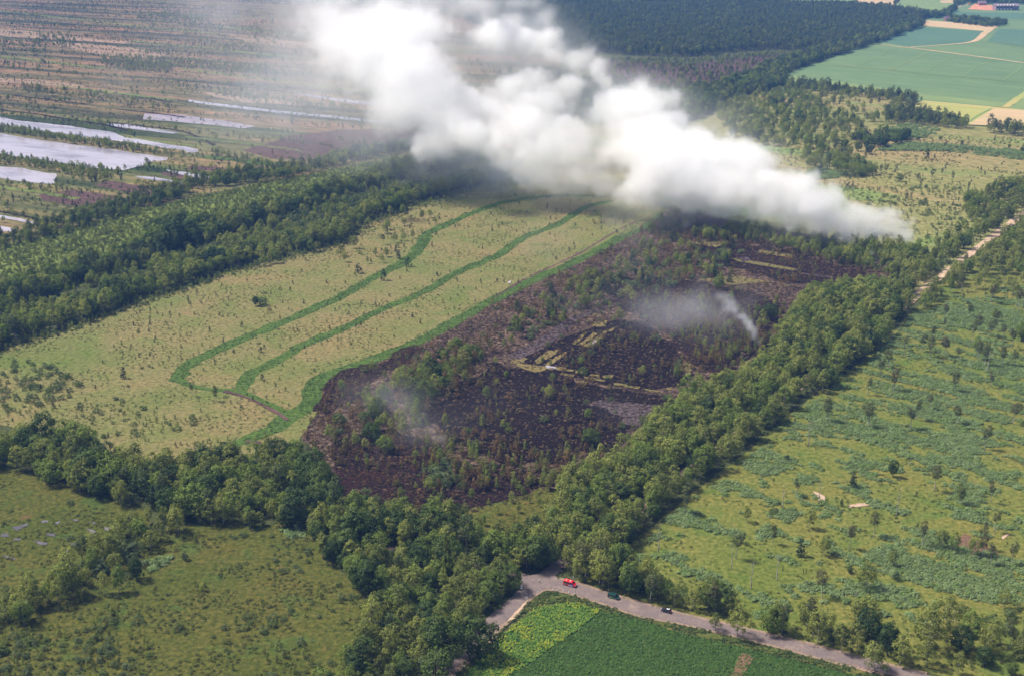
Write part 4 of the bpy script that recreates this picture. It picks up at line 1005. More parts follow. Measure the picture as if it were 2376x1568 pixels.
plant([(960, 870), (1030, 830), (1150, 760), (1180, 800), (1100, 845), (1000, 880)], 5, {SCT: (.7, 6), WI: (.3, 3)}, where='scorched saplings on burnt ground', mask=thin(.7))
plant(P_SCORCH, 16, {BI: (.5, 5.5), WI: (.5, 2.6)}, hv=.3, mask=streaks(.6, 35, 18, 83, .47), where='green trees left standing in burnt heath')
plant([(1560, 495), (1640, 510), (1560, 560), (1480, 600), (1400, 640), (1290, 690), (1170, 760), (1040, 815), (960, 860), (860, 900), (770, 960), (740, 960), (760, 885), (870, 848), (960, 806), (1142, 709), (1292, 639), (1425, 571)], 3.4, {SCT: (.85, 2.2), WI: (.15, 1.6)}, hv=.35, mask=thin(.62), where='browned scrub along the mown strip')
plant([(1240, 1120), (1340, 1085), (1430, 1045), (1500, 975), (1560, 930), (1620, 905), (1640, 925), (1560, 970), (1500, 1020), (1440, 1085), (1330, 1140), (1260, 1160)], 4.8, {YB: (.4, 5), BI: (.45, 6.5), SCT: (.15, 5)}, mask=thin(.7), where='young birches at the edge of the burnt ground')
plant([(1590, 760), (1700, 720), (1800, 690), (1820, 760), (1780, 830), (1690, 880)], 7, {YB: (.5, 4.5), BI: (.5, 6)}, mask=thin(.6), where='young birches at the edge of the burnt ground')
plant([(1060, 1190), (1120, 1165), (1260, 1135), (1300, 1170), (1230, 1255), (1100, 1262)], 7, {YB: (.7, 3), BI: (.3, 5)}, mask=thin(.7), where='small grassy glade')
plant([(980, 1080), (1060, 1085), (1060, 1130), (1000, 1130)], 4, {WI: (.7, 4), YB: (.3, 5)}, where='green bushes on black ground')

# lower left woods
FL1 = [(-300, 1030), (0, 1032), (90, 1040), (190, 1046), (240, 1075), (330, 1096), (440, 1106), (560, 1082), (640, 1072), (700, 1052), (740, 1115), (765, 1165), (860, 1200), (960, 1216), (1060, 1208), (1120, 1238), (1225, 1240), (1300, 1290), (1290, 1306), (1250, 1328), (1200, 1330), (1150, 1318), (1045, 1290), (900, 1268), (760, 1262), (700, 1230), (560, 1225), (420, 1210), (340, 1190), (250, 1165), (110, 1120), (0, 1090), (-300, 1100)]
plant(FL1, 5.0, {BI: (.58, 12), OA: (.17, 12), AL: (.13, 13.5), WI: (.12, 5)}, hv=.2, where='wood between the burnt ground and boggy meadow')
FL2 = [(-300, 1500), (0, 1440), (130, 1340), (240, 1280), (330, 1210), (420, 1215), (420, 1240), (340, 1290), (260, 1340), (150, 1400), (60, 1450), (-300, 1600)]
plant(FL2, 4.8, {BI: (.5, 10.5), WI: (.35, 4), OA: (.05, 9), AL: (.1, 11)}, where='birch strip across the boggy meadow', mask=thin(.85))
FL3 = [(700, 1240), (780, 1270), (900, 1280), (1045, 1304), (1150, 1332), (1200, 1344), (1206, 1362), (1170, 1396), (1135, 1424), (1060, 1500), (960, 1600), (900, 1680), (700, 1680), (780, 1560), (860, 1480), (870, 1400), (800, 1330), (740, 1290)]
plant(FL3, 4.5, {OA: (.30, 10), BI: (.42, 10.5), WI: (.22, 4.5), AL: (.06, 11)}, hv=.22, where='wood beside the road junction')
LM2 = [(-300, 1720), (0, 1480), (270, 1330), (400, 1240), (690, 1240), (860, 1400), (850, 1500), (760, 1600), (700, 1720)]
plant(LM2, 4.6, {YB: (.55, 2.6), WI: (.45, 2.0)}, hv=.3, mask=streaks(.5, 22, 12, 91, .50), where='low scrub in the boggy meadow')
plant([(-200, 1700), (0, 1500), (120, 1440), (250, 1470), (330, 1560), (300, 1700)], 3.4, {YB: (.4, 2.4), WI: (.6, 2.0)}, mask=thin(.55), where='low scrub in the boggy meadow')
plant([(-200, 1150), (0, 1115), (250, 1190), (330, 1220), (150, 1380), (-200, 1500)], 5, {YB: (.4, 1.8), WI: (.6, 1.6)}, mask=streaks(.5, 20, 10, 95, .60), where='low scrub in the boggy meadow')

# roadside trees and clearing
RS = [(1330, 1346), (1425, 1374), (1582, 1414), (1716, 1445), (1720, 1425), (1640, 1400), (1560, 1380), (1470, 1330), (1400, 1312), (1330, 1318)]
plant(RS, 4.9, {OA: (.38, 10.5), BI: (.42, 11), SB: (.2, 11)}, where='row of trees between the road and bracken clearing')
plant([(1716, 1447), (1850, 1478), (2000, 1515), (2180, 1556), (2500, 1640), (2600, 1580), (2376, 1500), (2200, 1480), (2050, 1460), (1900, 1440), (1740, 1428)], 7.5, {OA: (.28, 10), BI: (.42, 11), SB: (.15, 11), WI: (.15, 3)}, where='row of trees between the road and bracken clearing', mask=thin(.72))
plant([(2240, 1470), (2300, 1400), (2376, 1380), (2600, 1400), (2600, 1640), (2400, 1560)], 5, {WI: (.6, 3.6), BI: (.25, 8), OA: (.15, 7)}, where='scrub at the corner of the clearing', mask=thin(.75))
plant([(2180, 1270), (2250, 1250), (2310, 1270), (2290, 1300), (2210, 1300)], 7, {BI: (.6, 10), SB: (.4, 9)}, where='birches on the bare patch in bracken', mask=thin(.8))
plant(P_CLEAR, 16, {CO: (.3, 2.2), YB: (.4, 2.0), WI: (.3, 1.6)}, hv=.4, mask=thin(.45), where='low growth in the bracken clearing')
plant([(2110, 735), (2250, 690), (2376, 700), (2600, 720), (2600, 900), (2376, 880), (2200, 860)], 19, {SB: (.8, 10), BI: (.2, 9)}, mask=thin(.75), where='lone birches in the bracken clearing')
# ------------------------------------------------------------------ trees that stand alone: each placed and described by itself
SOLO = []
def solo(kind, px, py, h, label, form=0, rz=None, group=None, cat=None, widen=1.0):
    x, y, _ = at(px, py)
    SOLO.append((kind, x, y, h, rz if rz is not None else (px * 7.3) % 6.28, form % len(FORMS[kind]), label, group, cat or ('bush' if kind == WI else 'tree'), widen))
O9 = lambda cx, cy: (1583 + cx / 3.0, 1044 + cy / 3.0)
O6 = lambda cx, cy: (1583 + cx / 3.0, 522 + cy / 3.0)
O5 = lambda cx, cy: (791.7 + cx / 3.0, 522 + cy / 3.0)
O3 = lambda cx, cy: (1583 + cx / 3.0, cy / 3.0)
O4 = lambda cx, cy: (cx / 3.0, 522 + cy / 3.0)
O8 = lambda cx, cy: (791.7 + cx / 3.0, 1044 + cy / 3.0)
O7 = lambda cx, cy: (cx / 3.0, 1044 + cy / 3.0)
# lower clearing (above the road)
solo(SB, *O9(24, 445), 13, 'thin olive birch with a pale stem at the lower edge of the long birch belt', 0)
solo(BB, *O9(697, 420), 11.5, 'nearly leafless white birch in grass, right of two round bracken hummocks', 0)
solo(SB, *O9(798, 325), 9, 'small thin birch just right of a taller near-leafless white birch', 1)
solo(BB, *O9(948, 385), 11, 'sparse pale birch standing in front of the first orange sandy patch', 1)
solo(CO, *O9(1190, 262), 7.2, 'dark cone-shaped spruce above the crescent-shaped sandy scar', 0, widen=1.3)
solo(CO, *O9(1108, 390), 4, 'small dark conifer on the bracken mound beside the crescent sandy scar', 1)
solo(OA, *O9(1465, 185), 9, 'dark narrow leaning tree in the upper middle of the bracken clearing', 1, widen=.6)
solo(BB, *O9(1492, 450), 12, 'tall bare white-stemmed birch right of the crescent sandy scar', 1)
solo(SB, *O9(1755, 280), 12.5, 'tall thin birch with an airy crown on the grass beside the upper bracken', 2)
solo(CO, *O9(730, 72), 3.6, 'small dark round-topped conifer at the top of the grassy part of the clearing', 2, widen=1.2)
solo(BI, *O9(1935, 375), 9.5, 'dense upright olive birch at the edge of the pale bracken, right side of the clearing', 2, widen=.85)
solo(SB, *O9(2148, 365), 10.5, 'birch with a small dark crown and bright white stem near the right edge', 1)
solo(SB, *O9(2172, 572), 10, 'thin grey-stemmed birch below the white-stemmed one near the right edge', 3)
solo(BI, *O9(880, 545), 10.5, 'broad drooping birch directly below the first orange sandy patch', 0, widen=.9)
solo(BI, *O9(448, 500), 8, 'small dark-leaved birch in the bracken left of the drooping birch', 1, widen=.75)
solo(SB, *O9(630, 655), 9.5, 'grey feathery birch in grass between two bracken patches', 0)
solo(SB, *O9(372, 755), 11.5, 'olive birch, larger of the pair at the left edge of the grass', 2)
solo(BB, *O9(342, 830), 11, 'thin white-stemmed birch, the slighter of the pair at the left edge of the grass', 1)
solo(BB, *O9(478, 965), 12, 'dead bare birch with upswept white branches, nearest the roadside oaks', 2)
solo(BB, *O9(657, 905), 11.5, 'dead birch with a forked white top beside a dark stump', 2)
solo(CO, *O9(823, 735), 7.8, 'tall dark spire-shaped conifer, left of a broader bushy birch', 1, widen=1.2)
solo(BI, *O9(985, 728), 9.5, 'bushy dark green birch branched to the ground beside the spire-shaped conifer', 4, widen=1.0)
solo(SB, *O9(1165, 685), 11, 'leaning birch with a white stem and thin grey crown, centre of the clearing', 3)
solo(SB, *O9(1333, 610), 11.5, 'birch with a crooked white stem under the crescent-shaped sandy scar', 2)
solo(SB, *O9(1672, 670), 11, 'grey birch with two dark stems on the edge of the dark bracken', 3)
solo(BI, *O9(1462, 810), 7.5, 'short bushy grey-olive birch standing in the dark bracken', 2)
solo(BI, *O9(1284, 975), 11, 'full round-crowned bright olive tree in the lower middle of the clearing', 3, widen=1.1)
solo(SB, *O9(972, 1030), 11.5, 'yellow-green birch with a forked white trunk above the roadside trees', 2)
solo(CO, *O9(1487, 905), 4.2, 'small bushy dark sapling right of the full round-crowned tree', 2, widen=1.4)
solo(OA, *O9(1165, 855), 3.2, 'low dark bush left of the full round-crowned tree', 1)
solo(BB, *O9(1203, 1075), 7, 'broken dead birch trunk with no crown near the roadside trees', 2)
solo(BI, *O9(1845, 1245), 14, 'large airy birch with three white stems beside the roadside wood', 3, widen=1.25)
solo(SB, *O9(2145, 805), 10, 'leaning white-stemmed birch in front of the brown heather patch', 0)
solo(SB, *O9(2288, 800), 10.5, 'slim grey birch by the far small sandy patch', 3)
solo(BI, *O9(2035, 735), 9.5, 'full-crowned birch growing on the brown heather patch', 0)
# roadside row, one by one
solo(BI, *O9(230, 1262), 7.5, 'small drooping birch, first in the row above the road past the bend', 1, group='roadside trees')
solo(BI, *O9(380, 1305), 13, 'large drooping birch whose white forked trunk stands on the road edge', 3, group='roadside trees')
solo(OA, *O9(625, 1280), 11.5, 'dark dense oak in the roadside row, right of the large drooping birch', 0, group='roadside trees', widen=.9)
solo(OA, *O9(240, 1110), 12, 'large dark oak at the back of the roadside row, behind the small drooping birch', 2, group='roadside trees')
solo(SB, *O9(690, 1285), 12, 'pale thin birch with a white stem pressed against the dark roadside oak', 2, group='roadside trees')
solo(BI, *O9(942, 1350), 14, 'wide grey-olive birch rising above the others in the roadside row', 4, group='roadside trees', widen=1.1)
solo(BI, *O9(1107, 1412), 12, 'tall narrow olive birch with a pale trunk in the roadside row', 2, group='roadside trees')
solo(OA, *O9(1430, 1430), 13, 'very dark blue-green oak in the roadside row', 3, group='roadside trees', widen=.75)
solo(OA, *O9(1280, 1330), 13, 'broad light green roadside tree with visible branches', 1, group='roadside trees')
solo(BI, *O9(1335, 1540), 12, 'leafy tree leaning over the road near its right end, white trunk at the kerb', 0, group='roadside trees', widen=1.3)
solo(BI, *O9(1512, 1505), 12.5, 'tall birch with a straight white trunk beside the right end of the road', 4, group='roadside trees')
# upper clearing
for i, (cx, cy, h, f, lab) in enumerate([
    (1010, 1370, 14, 0, 'birch with a rusty olive crown and long bare stem at the belt foot'),
    (878, 1535, 12, 1, 'thin grey birch with V-shaped branches in the grass by the long bright hedge of bracken'),
    (1300, 1410, 13, 2, 'birch with a dark hanging crown and white stem in the middle bracken'),
    (1292, 1180, 10, 1, 'slim birch just behind the one with the dark hanging crown'),
    (1590, 1425, 12, 3, 'birch whose stem crosses a pale fallen branch'),
    (1630, 1355, 11, 1, 'faint grey birch just behind the fallen branch'),
    (1470, 1155, 13, 0, 'tall birch with a wide pale crown in the pale bracken near the belt'),
    (1437, 995, 11, 2, 'olive round-crowned birch close beside the belt edge'),
    (1377, 1055, 11, 3, 'slight birch below the olive round-crowned one by the belt edge'),
    (1720, 1285, 9, 1, 'short birch with a narrow olive crown in the pale bracken'),
    (1898, 1160, 12, 0, 'tall birch with a dark narrow crown standing alone in pale bracken'),
    (1917, 1385, 10, 2, 'birch with a low bushy crown and pale stem in grass below the pale bracken'),
    (2150, 1130, 9, 1, 'very thin birch on the right side of the pale bracken'),
    (2300, 1385, 12, 2, 'full dark birch with a forked dark stem close to the right edge'),
    (2105, 1560, 12, 3, 'thin grey birch in the darker bracken near the right edge'),
    (2225, 975, 12, 0, 'birch with a dense dark crown right of the bare white tree'),
    (2125, 1020, 12, 1, 'bare white birch with spreading branches in the upper bracken'),
    (2058, 940, 11, 2, 'bushy narrow birch left of the bare white tree'),
    (2315, 985, 10, 3, 'thin birch furthest right in the upper bracken'),
    (1832, 915, 12, 2, 'leafy birch with a dark stem in the upper bracken, third from the belt'),
    (1725, 915, 13, 0, 'tall birch with a thin spreading crown and black stem, second from the belt'),
    (1668, 880, 10, 2, 'full olive birch on a dark stem, nearest the belt in upper bracken'),
    (1545, 885, 10, 1, 'faint birch at the very edge of the belt in the upper bracken'),
    (1920, 945, 8, 3, 'short leaning dark birch in the upper bracken'),
    (2065, 745, 11, 0, 'slim birch at the top of the pale bracken'),
    (2140, 780, 11, 2, 'full birch with a dark lower crown at the top of the bracken'),
    (2187, 705, 10, 3, 'round-crowned birch on the grass behind the bracken'),
    (2000, 645, 9, 2, 'round olive birch with a black forked stem by the track hedge'),
    (2240, 770, 6, 1, 'small dead leafless tree in the upper clearing')]):
    solo(BB if i in (16, 28, 1) else SB, *O6(cx, cy), h, lab, f, widen=1.15)
solo(OA, *O6(2360, 810), 12, 'dark full-crowned tree cut by the right edge of the picture', 1, widen=.8)
# dry grassland
for px_, py_, k, h, f, w, lab in [
    (*O3(1702, 1112), CO, 11, 0, 1.0, 'dark columnar conifer alone in the middle of the dry grassland'),
    (*O3(1735, 1250), SB, 10, 2, 1.2, 'airy birch alone in front of the columnar conifer'),
    (*O3(1830, 1205), SB, 8, 1, 1, 'thin grey birch right of the airy lone birch'),
    (*O3(1645, 1250), CO, 6.5, 2, 1.3, 'dark bushy conifer just left of the airy lone birch'),
    (*O3(1515, 1265), OA, 7.5, 2, .9, 'low wide dark oak on the dry grassland'),
    (*O3(1382, 1210), SB, 9, 0, 1.2, 'left one of two birches near the grey birch clump'),
    (*O3(1412, 1215), SB, 9.5, 2, 1.2, 'right one of two birches near the grey birch clump'),
    (*O3(958, 1215), CO, 12, 0, 1.2, 'tall dark conifer beside a patch of bright bracken near the smoke'),
    (*O3(1152, 1320), CO, 7, 2, 1.2, 'upright dark tree at the edge of the smoke, the larger of a pair'),
    (*O3(1186, 1300), CO, 5, 1, 1.2, 'upright dark tree at the edge of the smoke, the smaller of a pair'),
    (*O3(1398, 1395), BI, 7, 1, .8, 'dense grey-green birch on scrubby grassland near the smoke'),
    (*O3(1798, 975), OA, 4.5, 0, .9, 'small round dark bush by the strip of pale bracken'),
    (*O3(1640, 980), OA, 4.5, 3, 1.2, 'low spreading dark bush left of the pale bracken strip'),
    (*O3(1415, 1010), OA, 13, 3, .7, 'tall dark tree standing highest on the dry grassland'),
    (*O3(1300, 1075), OA, 10, 1, 1, 'dark oak with a shaded foot in the middle of the grassland'),
    (*O3(1225, 1055), OA, 9, 2, .9, 'green spreading oak behind the one with the shaded foot'),
    (*O3(2274, 1035), OA, 5, 1, .8, 'small dark bush near the right edge of the grassland'),
    (*O3(2372, 1060), OA, 7, 0, .9, 'dark oak on the right edge of the grassland'),
    (*O3(2175, 980), CO, 6, 1, 1, 'small dark conifer under the row of trees by the hay field'),
    (*O3(733, 1040), BI, 7, 1, .8, 'lone dark birch at the top of the small green glade'),
    (*O3(885, 1085), BI, 6.5, 2, .8, 'lone birch right in the small green glade'),
    (*O3(600, 1205), CO, 6, 0, 1, 'dark conifer at the edge of the smoke in the small glade'),
    (*O3(2135, 215), OA, 9, 1, 1, 'lone tree at the corner of the sandy field path')][:-1]:
    solo(k, px_, py_, h, lab, f, widen=w)
# meadow
for px_, py_, k, h, f, w, lab in [
    (*O4(1500, 1225), BI, 9, 2, .6, 'upright dark tree beside the joint of the two mown strips'),
    (*O4(1338, 1190), SB, 8, 1, 1, 'thin dead-topped birch left of the upright dark tree'),
    (*O4(1675, 1225), BB, 8, 2, .8, 'bare leaning stem right of the upright dark tree'),
    (*O4(862, 1065), CO, 7, 1, 1.2, 'lone dark conifer in the left of the meadow'),
    (*O4(1780, 565), OA, 7, 1, .7, 'round grey-green bush, left of a touching pair in the meadow'),
    (*O4(1815, 560), WI, 6, 1, 1, 'round grey-green bush, right of a touching pair in the meadow'),
    (*O4(1880, 610), SCT, 5.5, 1, 1, 'small brown tree below the touching pair of bushes'),
    (*O4(1826, 1075), CO, 3.5, 0, 1.3, 'small dark conifer between the second and third mown strips'),
    (*O4(1815, 885), CO, 4, 2, 1.3, 'dark bushy conifer between the first and second mown strips'),
    (*O5(120, 335), CO, 7.5, 2, 1.4, 'dark round conifer left of the first mown strip'),
    (*O5(295, 385), CO, 8, 0, 1.2, 'dark conifer on the lower edge of the first mown strip'),
    (*O5(465, 290), CO, 8, 2, 1.2, 'dark conifer rising from the first mown strip at its bend'),
    (*O5(398, 235), CO, 7, 1, 1.2, 'dark conifer on the upper edge of the first mown strip'),
    (*O5(382, 190), CO, 5.5, 0, 1.0, 'smaller conifer above the one on the strip\'s upper edge'),
    (*O5(240, 220), BI, 7, 1, .9, 'grey birch left of the first mown strip'),
    (*O5(183, 270), BI, 6, 2, .8, 'narrow grey birch behind the dark round conifer'),
    (*O5(296, 135), SB, 8, 2, 1.2, 'airy birch near the far belt, left of a wider one'),
    (*O5(372, 125), BI, 8, 3, .9, 'wide pale birch near the far belt'),
    (*O5(497, 95), BI, 7, 1, .8, 'small birch beside the sharp bend of the first mown strip'),
    (*O5(668, 355), CO, 3, 0, 1.5, 'tiny dark cone-shaped conifer between the first two strips'),
    (*O5(497, 640), CO, 3, 1, 1.5, 'tiny dark conifer below the second mown strip')]:
    solo(k, px_, py_, h, lab, f, widen=w)
# burnt land
for px_, py_, k, h, f, w, lab in [
    (*O5(2150, 300), OA, 9, 0, 1.0, 'round dark blue-green oak in the upper burnt heath'),
    (*O5(2028, 275), CO, 9, 0, 1.4, 'dark pyramid-shaped conifer left of the round blue-green oak'),
    (*O5(2050, 345), OA, 5, 1, .9, 'light green bush under the round blue-green oak'),
    (*O5(2310, 115), CO, 10, 2, 1.3, 'tall dark conifer just under the smoke front'),
    (*O5(1463, 490), CO, 8.5, 0, 1.3, 'dark cone-shaped conifer at the top of the scorched slope'),
    (*O5(1232, 605), CO, 8.5, 2, 1.3, 'dark conifer in scorched heath below the mown strip'),
    (*O5(1220, 780), BI, 14, 2, .85, 'tall dark-green birch, highest tree amid the scorched heath'),
    (*O5(1187, 835), BI, 7.5, 1, .9, 'rounded green tree at the foot of the highest one'),
    (*O5(1468, 665), OA, 8, 3, .6, 'bright-edged round tree beside the green gully'),
    (*O5(1438, 610), BI, 11, 2, .7, 'narrow two-toned birch behind the round tree at the gully'),
    (*O5(1940, 680), BI, 10, 3, .9, 'single green birch at the corner of the black field'),
    (*O5(735, 1040), OA, 8, 0, .75, 'dark glossy oak among browned trees'),
    (*O5(420, 1200), BI, 17, 3, 1.0, 'large green birch clump beside the pale smoky hollow'),
    (*O5(250, 1330), OA, 11, 1, .8, 'grey-green conical tree left of the black ground'),
    (*O5(865, 1100), BI, 8.5, 4, .9, 'grey-olive birch on the edge of the black ground'),
    (*O5(850, 1000), SCT, 11, 1, 1.3, 'tall rust-brown scorched birch'),
    (*O5(655, 1115), BB, 6, 2, 1, 'bare dead tree with pale twigs on the scorched slope'),
    (*O5(1580, 1370), SCT, 8, 2, 1.2, 'orange-brown scorched sapling alone on the black ground'),
    (*O5(1168, 1450), YB, 5.5, 1, 1.3, 'bright green sapling on black ground, lower of two'),
    (*O5(1125, 1410), YB, 5, 0, 1.3, 'bright green sapling on black ground, upper of two'),
    (*O5(980, 1400), YB, 6.5, 2, 1.3, 'narrow green sapling left of the two bright ones'),
    (*O5(1735, 1530), OA, 8.5, 2, 1.05, 'round dark green oak at the belt edge of the black ground'),
    (*O6(250, 445), OA, 9.5, 0, .95, 'round dark oak above the thin smoke column'),
    (*O6(605, 660), OA, 10.5, 2, .95, 'big round green oak between thin smoke and the birch belt'),
    (*O6(325, 400), CO, 7, 1, 1.4, 'dark spire behind the round dark oak above the thin smoke'),
    (*O6(340, 515), BI, 6, 1, .9, 'small olive tree between the two round oaks'),
    (*O8(705, 190), CO, 8, 0, 1.5, 'pointed green tree above a pale round bush on burnt ground'),
    (*O8(690, 235), WI, 5.5, 2, 1.3, 'pale grey-green round willow bush on burnt ground'),
    (*O8(1240, 285), YB, 5, 1, 1.3, 'small pointed green tree at the head of the glade'),
    (*O8(1087, 445), BI, 4.5, 1, 1, 'dark pointed bush on the small green glade'),
    (*O7(2090, 340), OA, 10.5, 0, .85, 'rich green round oak at the left corner of the burnt ground'),
    # junction
    (*O8(1160, 985), OA, 12.5, 0, .95, 'rich green oak on the left corner of the road junction'),
    (*O8(700, 1470), OA, 17, 2, 1.0, 'very large dark green oak by the road'),
    (*O8(960, 1450), OA, 16, 0, 1.0, 'large bright green oak overhanging the road'),
    (*O8(660, 1640), OA, 14, 1, 1.1, 'bright green oak crown at the bottom of the picture'),
    (*O8(735, 765), BI, 15, 3, .95, 'light green poplar-like tree with a forked pale trunk above the dark track'),
    (*O8(830, 750), SB, 13, 0, 1.0, 'thin birch with a white stem right of the light green forked tree'),
    (*O8(1290, 835), BI, 11, 2, .9, 'birch with a bright white stem facing the junction'),
    (*O8(1380, 835), OA, 10, 3, .7, 'grey-green rounded tree beside the white-stemmed birch at the junction'),
    (*O8(1210, 800), OA, 13.5, 0, .8, 'very dark oak behind the junction'),
    (*O8(1660, 905), BI, 13, 4, .9, 'weeping olive birch behind the red van'),
    (*O8(1580, 850), BI, 13, 0, .7, 'weeping birch on the inside corner behind the barrier'),
    (*O8(1820, 965), BI, 13.5, 3, 1.0, 'wide grey-green birch between the red and green vans'),
    (*O8(2010, 1015), OA, 13, 1, .8, 'dark oak behind the green van'),
    (*O8(2150, 1060), SB, 12.5, 2, 1.3, 'birch with twin white stems between the green van and the black car'),
    (*O8(2208, 710), BB, 13, 1, 1, 'pale nearly bare birch at the tip of the clearing'),
    (*O8(1700, 450), OA, 13, 2, 1.0, 'grey-blue domed oak in the birch belt above the junction'),
    (*O8(1640, 560), OA, 12, 0, .85, 'dark rounded oak just below the grey-blue domed one'),
    (*O8(1350, 620), OA, 11, 3, .85, 'dark oak in the belt left of the track mouth'),
    (*O7(830, 990), BI, 12, 2, .9, 'conical olive birch in the boggy meadow strip'),
    (*O7(730, 1000), BI, 10, 1, .9, 'slim conical birch left of the broader conical one'),
    (*O7(950, 900), OA, 10, 1, .75, 'dark bushy tree at the end of the meadow strip'),
    (*O7(740, 1225), WI, 3.6, 2, 1.3, 'pale silvery willow bush on the lower meadow'),
    (*O7(1240, 1250), WI, 2.6, 0, 1.2, 'small grey willow bush in the middle of the lower meadow'),
    (*O7(1290, 765), CO, 4, 2, 1.5, 'bright green cone-shaped sapling at the top of the lower meadow'),
    (*O7(1410, 980), YB, 4, 0, 1.4, 'lone green sapling in the lower meadow')]:
    solo(k, px_, py_, h, lab, f, widen=w)

# ------------------------------------------------------------------ build the trees
PLURAL = {BI: 'birches', OA: 'oaks', AL: 'alders', CO: 'small conifers', WI: 'bushes', YB: 'birch saplings', SCT: 'scorched trees', BB: 'bare birches', SB: 'slender birches'}
LOOK = {BI: ('olive-green birch', 'tree'), OA: ('dark green oak', 'tree'), AL: ('high-crowned dark alder', 'tree'), CO: ('small dark conifer', 'tree'),
        WI: ('low rounded bush', 'bush'), YB: ('bright green birch sapling', 'tree'), SCT: ('brown scorched young tree', 'tree'), BB: ('nearly bare pale birch', 'tree'), SB: ('slender airy birch', 'tree')}
PARTS = {BI: ('crown', 'trunk'), OA: ('crown', 'trunk'), AL: ('crown', 'trunk'), CO: ('crown', 'trunk'), WI: ('foliage', 'stems'), YB: ('crown', 'trunk'), SCT: ('crown', 'trunk'), BB: ('crown', 'trunk'), SB: ('crown', 'trunk')}
MASS = {BI: 'birch_woods', OA: 'oak_woods', AL: 'alder_woods', CO: 'conifer_thicket_vegetation', WI: 'willow_scrub_vegetation', YB: 'sapling_thicket_vegetation', SCT: 'scorched_sapling_vegetation', BB: 'bare_birch_woods', SB: 'slender_birch_woods'}
MASS_LABEL = {BI: 'the many birches packed in the woods and belts', OA: 'the many oaks packed in the woods and belts', AL: 'the dark alders of the far woods', CO: 'scattered small conifers dotting the far moor',
              WI: 'scattered willow scrub over meadows and moor', YB: 'countless birch saplings over meadow and moor', SCT: 'countless browned saplings over the burnt ground', BB: 'thin pale stems at the far forest edge', SB: 'far scattered slender birches'}
PER_KIND = {BI: 290, OA: 150, AL: 120, CO: 190, WI: 200, YB: 230, SCT: 250, BB: 40, SB: 140}

MARKS = [('road junction', 1250, 1350), ('red van', 1320, 1345), ('green van', 1422, 1382), ('black car', 1544, 1416), ('big bright oak overhanging the road', 1111, 1500),
         ('grey-blue domed oak', 1358, 1175), ('gap showing the sandy track', 1524, 1142), ('small grassy glade', 1200, 1180), ('bog pools', 130, 1240), ('lower joint of the mown strips', 690, 970),
         ('dark upright tree by the mown strips', 500, 930), ('large green clump in the burnt heath', 930, 900), ('rectangular black field', 1420, 830), ('ash-grey patch', 1460, 962), ('thin smoke column', 1745, 775),
         ('big round green oak', 1785, 730), ('crescent sandy scar', 2000, 1172), ('sharp bend of the first mown strip', 985, 560), ('hooked end of the first mown strip', 405, 880), ('tip of the largest pond', 388, 370),
         ('yellow duckweed pool', 155, 697), ('clump of tall oaks in the belt', 400, 560), ('lone columnar conifer', 2150, 370), ('upper opening of the sandy track', 2130, 690), ('right tip of the thick smoke', 2100, 565),
         ('corner of the hay field', 2118, 246), ('round blue-green oak in burnt heath', 1508, 610), ('two touching bushes in the meadow', 600, 705), ('leafless twin birches by the road', 1780, 1320), ('right end of the road', 2100, 1555),
         ('silvery willow bush', 247, 1452), ('brown heather patch in bracken', 2260, 1275), ('round-crowned lone tree in bracken', 2011, 1365), ('dark spruce above the sandy scar', 1980, 1130), ('bright bracken hedge', 1860, 1000),
         ('bare white tree in bracken', 2290, 860), ('bottom edge of the dark wood', 560, 1235), ('forked pale-trunked tree', 1037, 1290), ('grey mudflat', 460, 283), ('middle of the second mown strip', 850, 735),
         ('third mown strip at its widest', 735, 900), ('green gully', 1270, 700), ('reddish patch in the lower meadow', 560, 1270), ('left corner of the burnt ground', 745, 1110), ('pale round bush on burnt ground', 1022, 1115), ('far field copse', 2260, 50)]
MX = np.array([(m_[1], m_[2]) for m_ in MARKS], float)
ORD = ['nearest', 'second', 'third', 'fourth', 'fifth', 'sixth', 'seventh', 'eighth', 'ninth', 'tenth', 'eleventh', 'twelfth']
_used = {}
def place_words(kind, look, px, py):
    d = np.hypot(MX[:, 0] - px, (MX[:, 1] - py) * 1.3)
    i = int(np.argmin(d))
    dx, dy = px - MX[i, 0], (py - MX[i, 1]) * 1.3
    way = ('right of' if dx > 0 else 'left of') if abs(dx) > abs(dy) else ('below' if dy > 0 else 'above')
    return i, way, d[i]

def make_tree(kind, x, y, h, rz, fi, label, group, cat, widen=1.0):
    cm, tm, H = FORMS[kind][int(fi)]
    s = h / H
    o = empty(kind, (x, y, 0), rz, label, cat, group)
    o.scale = (s * widen, s * widen, s)
    cn, tn = PARTS[kind]
    if cm is not None:
        link(bpy.data.objects.new(cn, cm), o)
    link(bpy.data.objects.new(tn, tm), o)
    return o

for t in SOLO:
    make_tree(*t)
SOLO_N = {k: sum(1 for t in SOLO if t[0] == k) for k in FORMS}
SOLO_XY = np.array([(t[1], t[2], 2.2 if t[0] in (OA, BI) else 1.2) for t in SOLO])

